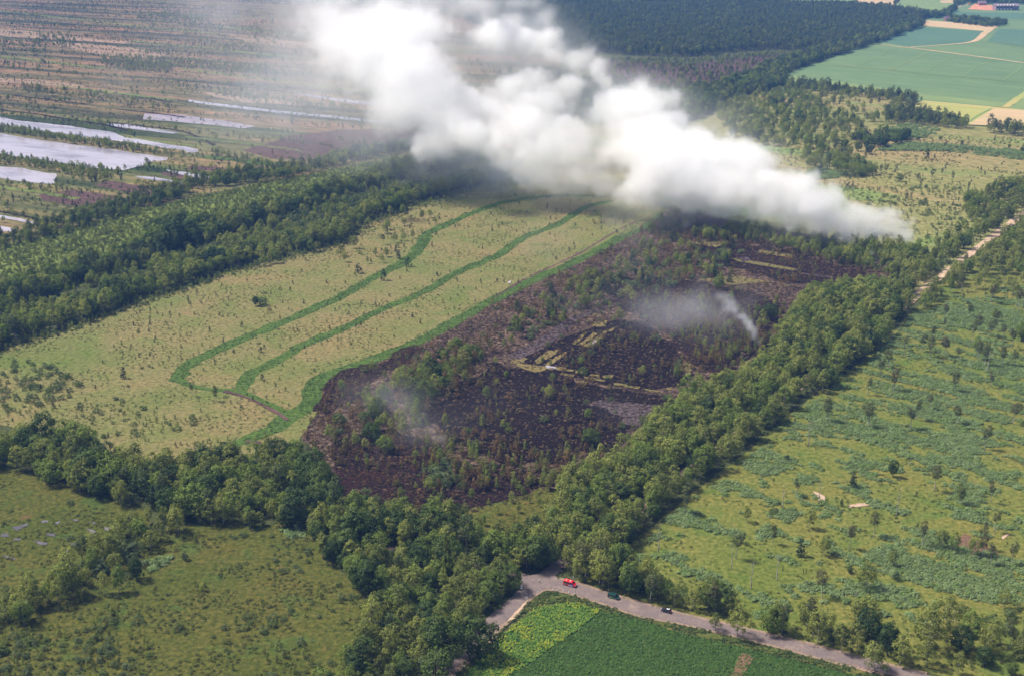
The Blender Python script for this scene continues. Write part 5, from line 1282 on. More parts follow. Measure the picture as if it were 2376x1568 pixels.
def scatter_object(name, label, meshes, pts, kind='stuff'):
    """pts rows: x, y, z, turn, sx, sz, form -> ONE object that sets out copies of the meshes"""
    src = bpy.data.collections.new(name + '_forms')
    for i, me in enumerate(meshes):
        if isinstance(me, (tuple, list)):           # crown + trunk joined into one form
            bm = bmesh.new()
            mats = []
            for m_ in me:
                if m_ is None:
                    continue
                off = len(mats)
                mats += list(m_.materials)
                n0 = len(bm.faces)
                bm.from_mesh(m_)
                bm.faces.ensure_lookup_table()
                for k in range(n0, len(bm.faces)):
                    bm.faces[k].material_index += off
            joined = bpy.data.meshes.new(name + '_form')
            bm.to_mesh(joined); bm.free()
            for m_ in mats:
                joined.materials.append(m_)
            me = joined
        src.objects.link(bpy.data.objects.new('%s_form_%02d' % (name, i), me))
    me = bpy.data.meshes.new(name)
    pts = np.asarray(pts, np.float32)
    me.vertices.add(len(pts))
    me.vertices.foreach_set('co', pts[:, :3].ravel())
    for an, ty, val in (('turn', 'FLOAT_VECTOR', np.stack([0 * pts[:, 3], 0 * pts[:, 3], pts[:, 3]], 1)), ('size', 'FLOAT_VECTOR', np.stack([pts[:, 4], pts[:, 4], pts[:, 5]], 1))):
        a = me.attributes.new(an, ty, 'POINT')
        a.data.foreach_set('vector', val.astype(np.float32).ravel())
    a = me.attributes.new('form', 'INT', 'POINT')
    a.data.foreach_set('value', pts[:, 6].astype(np.int32))
    o = tag(link(bpy.data.objects.new(name, me)), label=label, kind=kind)
    ng = bpy.data.node_groups.new(name, 'GeometryNodeTree')
    ng.interface.new_socket('Geometry', in_out='INPUT', socket_type='NodeSocketGeometry')
    ng.interface.new_socket('Geometry', in_out='OUTPUT', socket_type='NodeSocketGeometry')
    gi, go = ng.nodes.new('NodeGroupInput'), ng.nodes.new('NodeGroupOutput')
    ip = ng.nodes.new('GeometryNodeInstanceOnPoints')
    ci = ng.nodes.new('GeometryNodeCollectionInfo')
    ci.inputs['Collection'].default_value = src
    ci.inputs['Separate Children'].default_value = True
    ci.inputs['Reset Children'].default_value = True
    ip.inputs['Pick Instance'].default_value = True
    def na(n, ty):
        a = ng.nodes.new('GeometryNodeInputNamedAttribute')
        a.data_type = ty
        a.inputs['Name'].default_value = n
        return a.outputs['Attribute']
    L = ng.links.new
    L(gi.outputs[0], ip.inputs['Points'])
    L(ci.outputs[0], ip.inputs['Instance'])
    L(na('form', 'INT'), ip.inputs['Instance Index'])
    L(na('turn', 'FLOAT_VECTOR'), ip.inputs['Rotation'])
    L(na('size', 'FLOAT_VECTOR'), ip.inputs['Scale'])
    L(ip.outputs[0], go.inputs[0])
    mod = o.modifiers.new('scatter', 'NODES')
    mod.node_group = ng
    return o

n_all = 0
for kind in FORMS:
    rows = np.concatenate(TREES[kind]) if TREES[kind] else np.zeros((0, 6))
    if not len(rows):
        continue
    # room for the trees placed one by one
    big = rows[:, 2] > 4
    d = np.full(len(rows), 1e9)
    for sx, sy, rr in SOLO_XY:
        d = np.minimum(d, np.hypot(rows[:, 0] - sx, rows[:, 1] - sy) / rr)
    rows = rows[d > 1.0]
    px, py, dep = proj(rows[:, 0], rows[:, 1], rows[:, 2] * .6)
    size = rows[:, 2] / dep
    inv = (px > 6) & (px < 2370) & (py > 6) & (py < 1562)
    size = np.where(inv, size, 0)
    order = np.argsort(-size)
    nind = min(PER_KIND[kind] - SOLO_N[kind], int((size > 0).sum()))
    nind = max(0, nind)
    look, cat = LOOK[kind]
    info = []
    bx_, by_, _d = proj(rows[order[:nind], 0], rows[order[:nind], 1], 0.0)
    for i, qx, qy in zip(order[:nind], bx_, by_):
        info.append((*place_words(kind, look, qx, qy), i))
    info.sort(key=lambda t: (t[0], t[1], t[2]))
    count = {}
    for mi, way, dd, i in info:
        k_ = count.get((mi, way), 0); count[(mi, way)] = k_ + 1
        x, y, h, rz, fi, gi = rows[i]
        if k_ < len(ORD):
            lab = '%s %s %s the %s' % (ORD[k_], look, way, MARKS[mi][0])
        else:
            lab = 'one more %s %s the %s' % (look, way, MARKS[mi][0])
        make_tree(kind, x, y, h, rz, fi, lab, ('%s: %s' % (PLURAL[kind], GROUPS[int(gi)]))[:110] if k_ < len(ORD) else '%s %s the %s' % (PLURAL[kind], way, MARKS[mi][0]), cat)
    rest = rows[order[nind:]]
    n_all += len(rest)
    if len(rest):
        H = np.array([f[2] for f in FORMS[kind]])[rest[:, 4].astype(int)]
        s = rest[:, 2] / H
        w = s * rng.uniform(.85, 1.2, len(s))
        scatter_object(MASS[kind], MASS_LABEL[kind], [(f[0], f[1]) for f in FORMS[kind]], np.stack([rest[:, 0], rest[:, 1], 0 * s, rest[:, 3], w, s, rest[:, 4]], 1))
print('trees in masses', n_all)

# ------------------------------------------------------------------ ground cover
def cover_points(pts, spacing, mask, smin, smax, nform, tall=1.0, lim=None):
    x, y = scatter(pts, spacing, mask)
    k = free(x, y)
    x, y = x[k], y[k]
    n = len(x)
    s = rng.uniform(smin, smax, n)
    return np.stack([x, y, 0 * x + .02, rng.uniform(0, 6.283, n), s, s * rng.uniform(.7, 1.15, n) * tall, rng.integers(0, nform, n)], 1)

br = [cover_points([(2110, 735), (2250, 690), (2376, 700), (2600, 700), (2900, 1050), (2900, 1120), (2376, 1060), (2200, 1050), (2050, 1010), (1900, 985), (1830, 1010), (1780, 1005), (1916, 915), (2023, 832)], 1.75, streaks(FIELD_ANG, 20, 5.5, 201, .475), .75, 1.15, 4),
      cover_points([(1830, 1010), (1900, 985), (2050, 1010), (2200, 1050), (2376, 1060), (2600, 1090), (2600, 1240), (2376, 1200), (2200, 1160), (2000, 1110), (1860, 1080), (1800, 1100), (1700, 1110), (1730, 1060)], 1.75, streaks(FIELD_ANG, 16, 6, 202, .525), .75, 1.15, 4),
      cover_points([(1620, 1140), (1700, 1110), (1860, 1100), (2000, 1120), (2200, 1170), (2600, 1250), (2600, 1330), (2300, 1330), (2050, 1300), (1850, 1310), (1700, 1280), (1600, 1240), (1500, 1260), (1560, 1190)], 1.75, streaks(FIELD_ANG, 11, 6, 203, .60), .75, 1.2, 4),
      cover_points([(1970, 1310), (2050, 1260), (2150, 1245), (2300, 1290), (2500, 1330), (2500, 1400), (2300, 1400), (2180, 1370), (2050, 1330)], 1.7, streaks(FIELD_ANG, 30, 10, 204, .36), .7, 1.1, 4),
      cover_points([(1440, 1290), (1560, 1280), (1660, 1330), (1740, 1380), (1820, 1360), (2050, 1330), (2200, 1400), (2230, 1440), (2150, 1450), (2000, 1420), (1850, 1400), (1800, 1440), (1700, 1420), (1600, 1390), (1480, 1340)], 1.7, streaks(FIELD_ANG, 12, 7, 205, .53), .75, 1.2, 4),
      cover_points([(2100, 330), (2376, 350), (2500, 360), (2500, 385), (2376, 372), (2200, 352), (2030, 350)], 3, streaks(FIELD_ANG, 60, 8, 206, .45), 1.2, 1.9, 4),
      cover_points([(1800, 204), (1845, 202), (1860, 218), (1800, 216)], 4, None, 1.6, 2.4, 4),
      cover_points([(1868, 400), (1900, 390), (1950, 402), (1945, 414), (1880, 418)], 2.6, None, 1.2, 1.8, 4),
      cover_points([(2050, 300), (2110, 288), (2180, 300), (2160, 320), (2090, 325)], 4, thin(.7), 1.4, 2.0, 4),
      cover_points([(2190, 690), (2376, 660), (2600, 640), (2600, 700), (2300, 700), (2200, 720)], 2.2, streaks(FIELD_ANG, 30, 6, 207, .52), .9, 1.3, 4),
      cover_points([(655, 1225), (700, 1228), (710, 1245), (670, 1250)], 1.5, None, .8, 1.2, 4),
      cover_points([(232, 1115), (270, 1118), (275, 1140), (240, 1138)], 1.5, None, .8, 1.2, 4),
      cover_points([(340, 1302), (390, 1290), (400, 1300), (350, 1325)], 1.5, None, .8, 1.1, 4)]
br = np.concatenate(br)
scatter_object('bracken_vegetation', 'pale green bracken spread in bands over the clearing', COVER['bracken'], br)

hb = [cover_points(P_MEADOW, 3.2, streaks(.3, 25, 20, 211, .56), .3, .8, 3), cover_points([(0, 830), (300, 722), (533, 642), (792, 578), (958, 492), (1200, 432), (1240, 405), (1125, 425), (958, 472), (792, 560), (533, 622), (300, 702), (0, 806)], 2.6, thin(.7), .5, 1.2, 3),
      cover_points(LM2, 2.2, streaks(.5, 14, 9, 212, .52), .4, 1.0, 3), cover_points([(-300, 1130), (0, 1110), (250, 1185), (340, 1215), (150, 1400), (-300, 1500)], 2.3, streaks(.3, 14, 7, 213, .54), .4, .9, 3),
      cover_points(P_CLEAR, 3.0, streaks(FIELD_ANG, 18, 9, 214, .56), .35, .8, 3),
      cover_points([(1600, 300), (2376, 320), (2500, 370), (2376, 490), (2110, 690), (1950, 440), (1700, 380)], 5.5, streaks(FIELD_ANG, 50, 14, 215, .5), .6, 1.5, 3),
      cover_points([(-200, 0), (700, 10), (1280, 100), (1260, 330), (1000, 350), (700, 405), (400, 470), (150, 545), (-200, 600)], 7.5, streaks(MOOR_ANG, 200, 9, 216, .56), .8, 1.9, 3),
      cover_points(FL1, 3.4, None, .7, 1.5, 3), cover_points(BELT, 3.6, None, .7, 1.5, 3), cover_points(FL3, 3.2, None, .8, 1.6, 3), cover_points(FL2, 2.8, None, .7, 1.4, 3), cover_points(B2B, 4, None, .8, 1.6, 3), cover_points(B2A, 4.5, None, .8, 1.6, 3),
      cover_points(P_THICKET, 3.0, thin(.6), .8, 1.8, 3), cover_points(RS, 2.4, None, .7, 1.5, 3),
      cover_points([(1716, 1452), (1850, 1482), (2000, 1519), (2200, 1566), (2376, 1540), (2200, 1480), (1900, 1440), (1740, 1428)], 2.6, thin(.7), .6, 1.3, 3)]
scatter_object('heath_vegetation', 'low dull-green bushes and undergrowth over meadow, moor and wood floor', COVER['heath_bushes'], np.concatenate(hb))

ct = [cover_points(P_SCORCH, 1.8, thin(.7), .5, 1.2, 3)]
scatter_object('charred_heather_vegetation', 'charred and browned tussocks over the burnt ground', COVER['charred_tussocks'], np.concatenate(ct))
scatter_object('beet_crop_vegetation', 'even dark green crop filling the field by the road', COVER['beet_plants'], cover_points(P_GCROP, 1.0, None, .7, 1.35, 3))
mk = lambda x, y: np.hypot(x, y) > 0
yc = cover_points(P_YCROP, .95, None, .8, 1.25, 4)
fl = fbm(yc[:, 0] / 5, yc[:, 1] / 5, 231, 3) + rng.uniform(-.12, .12, len(yc))
yc[:, 6] = np.where(fl > .60, 2, np.where(fl > .50, 1, np.where(rng.uniform(0, 1, len(yc)) < .5, 0, 3)))
scatter_object('flowering_crop_vegetation', 'light green crop speckled with yellow flowers', COVER['flowering_plants'], yc)
scatter_object('verge_vegetation', 'rough weeds along the road verge', COVER['verge_weeds'], np.concatenate([cover_points(P_VERGE, .95, streaks(.2, 9, 4, 221, .34), .6, 1.5, 3)]))

def strip_cover(poly, spacing):
    x0, y0 = poly.min(0); x1, y1 = poly.max(0)
    gx, gy = np.meshgrid(np.arange(x0, x1, spacing), np.arange(y0, y1, spacing))
    x, y = gx.ravel() + rng.uniform(-.45, .45, gx.size) * spacing, gy.ravel() + rng.uniform(-.45, .45, gx.size) * spacing
    k = inside(poly, x, y)
    x, y = x[k], y[k]
    k = rng.uniform(0, 1, len(x)) < np.clip(fbm(x / 5, y / 5, 401, 3) * 3 - .8, .1, 1)
    x, y = x[k], y[k]
    n = len(x); s = rng.uniform(.6, 1.3, n)
    return np.stack([x, y, 0 * x + .05, rng.uniform(0, 6.283, n), s, s * rng.uniform(.6, 1.1, n), rng.integers(0, 3, n)], 1)
scatter_object('mown_rush_vegetation', 'short fresh green rushes on the mown strips', COVER['mown_rushes'], np.concatenate([strip_cover(q, 1.5) for q in KEEP[6:9]]))
# ------------------------------------------------------------------ vehicles, people and things at the junction
ROAD_Z = .405
def paint(name, c, rough=.35, metal=0.0):
    m, nt, out = new_mat(name)
    tc = nt.nodes.new('ShaderNodeTexCoord')
    f = noise(nt, tc.outputs['Object'], 2.5, 4)
    sp = nt.nodes.new('ShaderNodeSeparateXYZ')
    nt.links.new(tc.outputs['Object'], sp.inputs[0])
    dust = math_n(nt, 'MULTIPLY', ramp(nt, sp.outputs['Z'], [(.25, (1, 1, 1)), (.8, (0, 0, 0))]), ramp(nt, f, [(.4, (0, 0, 0)), (.7, (.5, .5, .5))]))
    col = mixc(nt, dust, c, (.25, .2, .16))
    p = princ(nt, out, col, rough, .5)
    p.inputs['Metallic'].default_value = metal
    p.inputs['Coat Weight'].default_value = .4
    return m
M['red'] = paint('red_paint', (.62, .012, .018))
M['green_paint'] = paint('dark_green_paint', (.006, .050, .042))
M['black_paint'] = paint('black_paint', (.008, .010, .022))
M['white_paint'] = plain('white_paint', (.75, .75, .74), .5)
M['violet'] = plain('violet_blue_foil', (.10, .03, .45), .4)
M['blue'] = plain('blue_foil', (.02, .05, .40), .4)
M['lime'] = plain('lime_foil', (.14, .55, .10), .4)
M['glass'] = plain('tinted_glass', (.012, .014, .018), .08, .6)
M['rubber'] = plain('tyre_rubber', (.015, .015, .016), .9)
M['rim'] = plain('wheel_rim', (.50, .50, .52), .35)
M['plastic'] = plain('dark_plastic', (.02, .02, .022), .7)
M['lamp'] = plain('headlamp_glass', (.75, .78, .80), .1)
M['tail'] = plain('tail_lamp', (.55, .01, .02), .2)
M['signred'] = plain('sign_red', (.50, .015, .02), .5)
M['steel'] = plain('galvanised_steel', (.30, .30, .31), .5)
M['wood'] = plain('weathered_wood', (.36, .29, .22), .9)
M['brick'] = plain('far_brick', (.34, .15, .12), .9, vscale=.6)
M['tiles'] = plain('far_roof_tiles', (.40, .17, .13), .9, vscale=.8)
M['tiles_grey'] = plain('far_grey_roof', (.24, .17, .20), .9, vscale=.8)
M['skin'] = plain('skin', (.50, .32, .24), .6)
M['hair'] = plain('hair', (.06, .04, .03), .8)
M['shirt_white'] = plain('white_shirt', (.72, .72, .74), .9)
M['shirt_tan'] = plain('tan_jacket', (.55, .38, .22), .9)
M['shirt_red'] = plain('red_jacket', (.55, .05, .04), .9)
M['trousers'] = plain('dark_trousers', (.025, .03, .05), .9)

def bevelled(name, mb, mats, parent, w=.04, seg=2):
    o = mb.build(name, mats, parent)
    bv = o.modifiers.new('bevel', 'BEVEL'); bv.width = w; bv.segments = seg; bv.limit_method = 'ANGLE'
    return o

def wheel(parent, x, y, r, w=.22):
    s = 1 if y > 0 else -1
    ty = MB().tube((x, y - w / 2, r), (x, y + w / 2, r), r, r, 20)
    t = ty.build('wheel', M['rubber'], parent, True)
    MB().tube((x, y + s * (w / 2 - .03), r), (x, y + s * (w / 2 + .012), r), r * .66, r * .60, 14).build('rim', M['rim'], t)
    hub = MB().tube((x, y + s * (w / 2 + .013), r), (x, y + s * (w / 2 + .022), r), r * .22, r * .2, 10)
    hub.build('hub_cap', M['plastic'], t)
    return t

def quad_panel(name, pts, y, mat, parent, t=.015):
    """panel lying on a vehicle's flank: pts in (x, z), y the flank (a little proud of it)"""
    s = 1 if y > 0 else -1
    b = MB()
    n = len(pts)
    v = [(p[0], y, p[1]) for p in pts] + [(p[0], y + s * t, p[1]) for p in pts]
    f = [tuple(range(n))[::-1], tuple(range(n, 2 * n))] + [(k, (k + 1) % n, n + (k + 1) % n, n + k) for k in range(n)]
    b.add(v, f)
    return b.build(name, mat, parent)

def cross_panel(name, x0, z0, x1, z1, y0, y1, mat, parent, off=.014):
    """sloping panel across the vehicle between two profile points"""
    dx, dz = x1 - x0, z1 - z0
    L = math.hypot(dx, dz)
    nx, nz = dz / L * off, -dx / L * off
    if nz < 0:
        nx, nz = -nx, -nz
    b = MB()
    v = [(x0, y0, z0), (x0, y1, z0), (x1, y1, z1), (x1, y0, z1)]
    v2 = [(a + nx, b_, c + nz) for a, b_, c in v]
    b.add(v + v2, [(0, 1, 2, 3), (7, 6, 5, 4), (0, 4, 5, 1), (1, 5, 6, 2), (2, 6, 7, 3), (3, 7, 4, 0)])
    return b.build(name, mat, parent)

def place_vehicle(root, rear, front, wb_x):
    """rear and front: near-side wheel contacts in the picture; wb_x: wheel x positions of the model"""
    a = np.array(at(*rear, ROAD_Z)); b = np.array(at(*front, ROAD_Z))
    d = b - a
    ang = math.atan2(d[1], d[0])
    root.rotation_euler = (0, 0, ang)
    return a, b, ang

def van(name, label, cat, rear, front, colour, L, Wd, Hh, wb, kind):
    root = empty(name, (0, 0, ROAD_Z), 0, label, cat)
    hw = Wd / 2
    xr, xf = -wb / 2, wb / 2
    x0, x1 = -L * .49, L * .51
    r = .33
    zb, zw = .30, Hh * .53
    prof = [(x0, zb), (x0 - .02, zw), (x0 + .10, Hh - .14), (x0 + .25, Hh - .02), (x1 - L * .30, Hh), (x1 - L * .27, Hh - .03), (x1 - L * .125, zw + .12), (x1 - L * .10, zw + .06), (x1 - .10, zw - .18), (x1, zb + .35), (x1, zb)]
    body = bevelled('body', MB().prism(prof, -hw, hw), M[colour], root, .07, 3)
    for x in (xr, xf):
        for s in (-1, 1):
            wheel(root, x, s * (hw - .10), r)
            quad_panel('wheel_arch', [(x + math.cos(t) * (r + .07), r + math.sin(t) * (r + .07)) for t in np.linspace(0, math.pi, 9)], s * (hw + .001), M['plastic'], root, .004)
    ys = lambda s: s * (hw + .006)
    for s in (-1, 1):
        zt = Hh - .20
        if kind == 'fire':
            quad_panel('side_window', [(x0 + .30, zw + .02), (x0 + L * .50, zw + .02), (x0 + L * .50, zt), (x0 + .34, zt)], ys(s), M['glass'], root)
        else:
            quad_panel('side_window', [(x0 + L * .24, zw + .02), (x0 + L * .44, zw + .02), (x0 + L * .44, zt), (x0 + L * .24, zt)], ys(s), M['glass'], root)
        quad_panel('side_window', [(x0 + L * .53, zw), (x1 - L * .17, zw), (x1 - L * .29, zt), (x0 + L * .53, zt)], ys(s), M['glass'], root)
        mm = MB().box(x1 - L * .20, x1 - L * .17, s * (hw + .02) if s > 0 else s * (hw + .02) - .18, s * (hw + .02) + .18 if s > 0 else s * (hw + .02), zw + .02, zw + .26)
        mm.build('wing_mirror', M['plastic'], root)
        MB().box(x1 - .10, x1 + .015, s * hw * .62 - .17, s * hw * .62 + .17, zw - .42, zw - .24).build('headlight', M['lamp'], root)
        MB().box(x0 - .035, x0 + .02, s * hw * .88 - .07, s * hw * .88 + .07, zw - .25, zw + .25).build('tail_light', M['tail'], root)
    cross_panel('windscreen', x1 - L * .132, zw + .12, x1 - L * .262, Hh - .06, -hw * .86, hw * .86, M['glass'], root)
    MB().box(x1 - .02, x1 + .08, -hw * .95, hw * .95, zb - .04, zb + .26).build('bumper', M['plastic'], root)
    MB().box(x0 - .08, x0 + .02, -hw * .95, hw * .95, zb - .04, zb + .20).build('bumper', M['plastic'], root)
    MB().box(x0 - .035, x0 + .0, -hw * .75, hw * .75, zw + .05, Hh - .25).build('rear_window', M['glass'], root)
    return root, (x0, x1, hw, zb, zw, xr, xf)

def seat(root, rear, front, hw, xr, xf):
    a, b, ang = place_vehicle(root, rear, front, None)
    mid = (a + b) / 2
    # the measured wheels are on the side towards the camera (local -y, or +y when it faces the other way)
    nrm = np.array([-math.sin(ang), math.cos(ang)])
    sgn = 1 if np.dot(nrm, mid[:2]) > 0 else -1
    c = mid[:2] + nrm * sgn * (hw - .10)
    root.location = (c[0], c[1], ROAD_Z)

fv, (x0, x1, hw, zb, zw, xr, xf) = van('fire_service_van', 'red fire service van with white and violet stripes parked at the junction', 'van', None, None, 'red', 5.2, 1.95, 2.05, 3.1, 'fire')
for s in (-1, 1):
    y = s * (hw + .008)
    f0 = x0 + 5.2 * .40
    quad_panel('violet_stripe', [(f0 + .65, zb + .42), (x1 - .62, zb + .42), (x1 - .30, zw - .12), (x1 - 1.0, zw - .02), (f0 + 1.0, zw - .02)], y, M['violet'], fv, .006)
    for k in range(5):
        a = f0 + .15 + k * .36
        quad_panel('white_stripe', [(a, zb + .05), (a + .19, zb + .05), (a + .55, zb + .62), (a + .36, zb + .62)], y + s * .008, M['white_paint'], fv, .006)
        quad_panel('blue_stripe', [(a + .19, zb + .05), (a + .36, zb + .05), (a + .72, zb + .62), (a + .55, zb + .62)], y + s * .008, M['violet'], fv, .006)
MB().box(x1 - .36, x1 + .03, -hw * .55, hw * .9, zw - .40, zw - .34).build('nose_stripe', M['white_paint'], fv)
bar = MB().box(x0 + 5.2 * .50, x0 + 5.2 * .555, -.72, .72, 2.055, 2.16).build('light_bar', M['white_paint'], fv)
MB().box(x0 + 5.2 * .502, x0 + 5.2 * .553, -.70, -.45, 2.161, 2.19).build('beacon', M['blue'], bar)
MB().box(x0 + 5.2 * .502, x0 + 5.2 * .553, .45, .70, 2.161, 2.19).build('beacon', M['blue'], bar)
MB().box(x0 + 5.2 * .17, x0 + 5.2 * .21, -.55, .55, 2.055, 2.10).build('roof_marking', M['white_paint'], fv)
tc = bpy.data.curves.new('lettering', 'FONT')
tc.body = 'BRANDWEER'; tc.size = .27; tc.extrude = .004; tc.materials.append(M['white_paint'])
_t = bpy.data.objects.new('lettering', tc)
to = link(bpy.data.objects.new('lettering', bpy.data.meshes.new_from_object(_t)), fv)
to.location = (x0 + .18, -hw - .012, zw - .22); to.rotation_euler = (math.radians(90), 0, 0)
seat(fv, (1311.8, 1357.6), (1328.3, 1362.0), hw, xr, xf); fv.scale = (.93, .93, .93)

gv, (x0, x1, hw, zb, zw, xr, xf) = van('green_van', 'dark green small van with lime stripes parked on the road verge', 'van', None, None, 'green_paint', 4.4, 1.8, 1.85, 2.7, 'small')
for s in (-1, 1):
    for k in range(7):
        a = x0 + 1.05 + k * .26
        quad_panel('lime_stripe', [(a, zb + .08), (a + .10, zb + .08), (a + .30, zb + .36), (a + .20, zb + .36)], s * (hw + .008), M['lime'], gv, .006)
    quad_panel('round_emblem', [(x0 + 1.45 + .15 * math.cos(t), zw - .02 + .15 * math.sin(t)) for t in np.linspace(0, 2 * math.pi, 13)[:-1]], s * (hw + .024), M['lime'], gv, .006)
    MB().tube((x0 + .5, s * .6, 1.90), (x1 - 1.5, s * .6, 1.90), .03, .03, 5).build('roof_rail', M['plastic'], gv)
for k in range(3):
    MB().box(x0 + .7 + k * .85, x0 + .76 + k * .85, -.66, .66, 1.90, 1.95).build('roof_bar', M['plastic'], gv)
seat(gv, (1414.0, 1386.6), (1428.9, 1391.0), hw, xr, xf); gv.scale = (.95, .95, .95)

# black hatchback facing the junction
car = empty('black_car', (0, 0, ROAD_Z), 0, 'small black hatchback facing the junction at the edge of the road', 'car')
hw, L = .85, 3.9
cp = [(-1.92, .30), (-1.95, .85), (-1.72, 1.02), (-1.45, 1.42), (-.15, 1.46), (.55, 1.02), (.75, .95), (1.85, .78), (1.97, .55), (1.97, .30)]
bevelled('body', MB().prism(cp, -hw, hw), M['black_paint'], car, .08, 3)
for x in (-1.25, 1.22):
    for s in (-1, 1):
        wheel(car, x, s * (hw - .09), .29, .2)
for s in (-1, 1):
    quad_panel('side_window', [(-1.45, 1.0), (-.45, 1.0), (-.45, 1.37), (-1.35, 1.37)], s * (hw + .004), M['glass'], car)
    quad_panel('side_window', [(-.40, 1.0), (.42, 1.0), (-.15, 1.37), (-.40, 1.37)], s * (hw + .004), M['glass'], car)
    MB().box(1.78, 1.985, s * .58 - .17, s * .58 + .17, .60, .76).build('headlight', M['lamp'], car)
    MB().box(-1.99, -1.86, s * .70 - .1, s * .70 + .1, .78, 1.02).build('tail_light', M['tail'], car)
cross_panel('windscreen', .54, 1.04, -.13, 1.45, -.70, .70, M['glass'], car)
cross_panel('rear_window', -1.70, 1.04, -1.47, 1.40, -.66, .66, M['glass'], car)
MB().box(-.95, -.25, -.10, .45, 1.475, 1.50).build('sunroof', M['lamp'], car)
MB().box(-1.30, -1.05, -.45, .45, 1.46, 1.50).build('roof_spoiler', M['white_paint'], car)
a, b = np.array(at(1551.0, 1422.6, ROAD_Z)), np.array(at(1536.6, 1418.9, ROAD_Z))
ang = math.atan2(*(b - a)[:2][::-1])
car.rotation_euler = (0, 0, ang)
nrm = np.array([-math.sin(ang), math.cos(ang)])
c = (a + b)[:2] / 2 + (-nrm if nrm[1] < 0 else nrm) * (hw - .09)
car.location = (c[0], c[1], ROAD_Z); car.scale = (.935, .935, .935)

def person(px, py, facing, label, shirt, stride=0.0, bag=False, h=1.78, z=ROAD_Z):
    """one continuous skinned body, clothes coloured by height and region, hair as a child"""
    x, y, _ = at(px, py, z)
    me = bpy.data.meshes.new('person')
    s = h / 1.78
    J = [((0, 0, .95), .135), ((0, 0, 1.12), .12), ((0, 0, 1.36), .15), ((0, 0, 1.50), .06), ((.02, 0, 1.60), .085), ((.02, 0, 1.70), .085),
         ((0, .19, 1.42), .065), ((.05, .27, 1.14), .045), ((.16, .25, .92), .035), ((.18, .25, .85), .04),
         ((0, -.19, 1.42), .065), ((-.06, -.27, 1.14), .045), ((-.05, -.26, .90), .035), ((-.05, -.26, .83), .04),
         ((.02, .10, .90), .10), ((.06 + stride * .3, .10, .50), .065), ((stride * .55, .10, .09), .05), ((stride * .55 + .15, .10, .04), .04),
         ((.02, -.10, .90), .10), ((.02 - stride * .2, -.10, .50), .065), ((-stride * .6, -.10, .10), .05), ((-stride * .6 + .15, -.10, .04), .04)]
    E = [(0, 1), (1, 2), (2, 3), (3, 4), (4, 5), (2, 6), (6, 7), (7, 8), (8, 9), (2, 10), (10, 11), (11, 12), (12, 13), (0, 14), (14, 15), (15, 16), (16, 17), (0, 18), (18, 19), (19, 20), (20, 21)]
    me.from_pydata([tuple(c_ * s for c_ in j[0]) for j in J], E, [])
    o = bpy.data.objects.new('person', me)
    link(o)
    sk = o.modifiers.new('skin', 'SKIN')
    lay = me.skin_vertices[0].data if me.skin_vertices else None
    if lay is None:
        bm = bmesh.new(); bm.from_mesh(me); bm.verts.layers.skin.verify(); bm.to_mesh(me); bm.free()
        lay = me.skin_vertices[0].data
    for i, j in enumerate(J):
        lay[i].radius = (j[1] * s, j[1] * s)
    lay[0].use_root = True
    sb = o.modifiers.new('smooth', 'SUBSURF'); sb.levels = 1; sb.render_levels = 1
    m, nt, out = new_mat('person_clothes')
    tcn = nt.nodes.new('ShaderNodeTexCoord')
    sp = nt.nodes.new('ShaderNodeSeparateXYZ')
    nt.links.new(tcn.outputs['Object'], sp.inputs[0])
    zc = math_n(nt, 'DIVIDE', sp.outputs['Z'], 1.8 * s)
    col = ramp(nt, zc, [(0, (.015, .012, .012)), (.06, (.025, .03, .05)), (.53, shirt), (.835, (.50, .32, .24))], 'CONSTANT')
    princ(nt, out, col, .9, .1)
    me.materials.append(m)
    o.location = (x, y, z)
    o.rotation_euler = (0, 0, facing)
    tag(o, label, 'person')
    b = MB()
    n = 8
    for i in range(3):
        t0, t1 = i * .5, (i + 1) * .5
        b.tube((.0, 0, (1.68 + .11 * math.sin(t0)) * s), (0, 0, (1.68 + .11 * math.sin(t1)) * s), .10 * math.cos(t0) * s + .005, .10 * math.cos(t1) * s + .003, n)
    b.build('hair', M['hair'], o, True)
    return o
person(1251.3, 1350.8, math.radians(25), 'person in a white shirt and dark trousers walking across the junction', (.72, .72, .74), .45)
person(1316.6, 1349.5, math.radians(-70), 'person in a tan top standing behind the red van', (.55, .38, .22), .05)
person(1320.0, 1351.0, math.radians(200), 'person in a red and white jacket standing behind the red van', (.60, .16, .13), .05)
person(1305.2, 1336.5, math.radians(-60), 'person in dark clothes standing at the bushes by the barrier', (.03, .03, .035), .05)

# barrier boards across the track
bx = empty('road_barrier', (*at(1306.5, 1320.5)[:2], .24), -.25, 'red and white barrier boards closing the sandy track', 'barrier')
for z0_ in (.55, .95):
    for k in range(5):
        MB().box(-1.25 + k * .5, -.75 + k * .5, -.02, .02, z0_, z0_ + .28).build('board', M['signred' if k % 2 == 0 else 'white_paint'], bx)
for x_ in (-1.05, 1.05):
    MB().tube((x_, .06, 0), (x_, .06, 1.35), .03, .03, 6).tube((x_, .06, .05), (x_, .55, .02), .025, .025, 5).build('stand', M['steel'], bx)

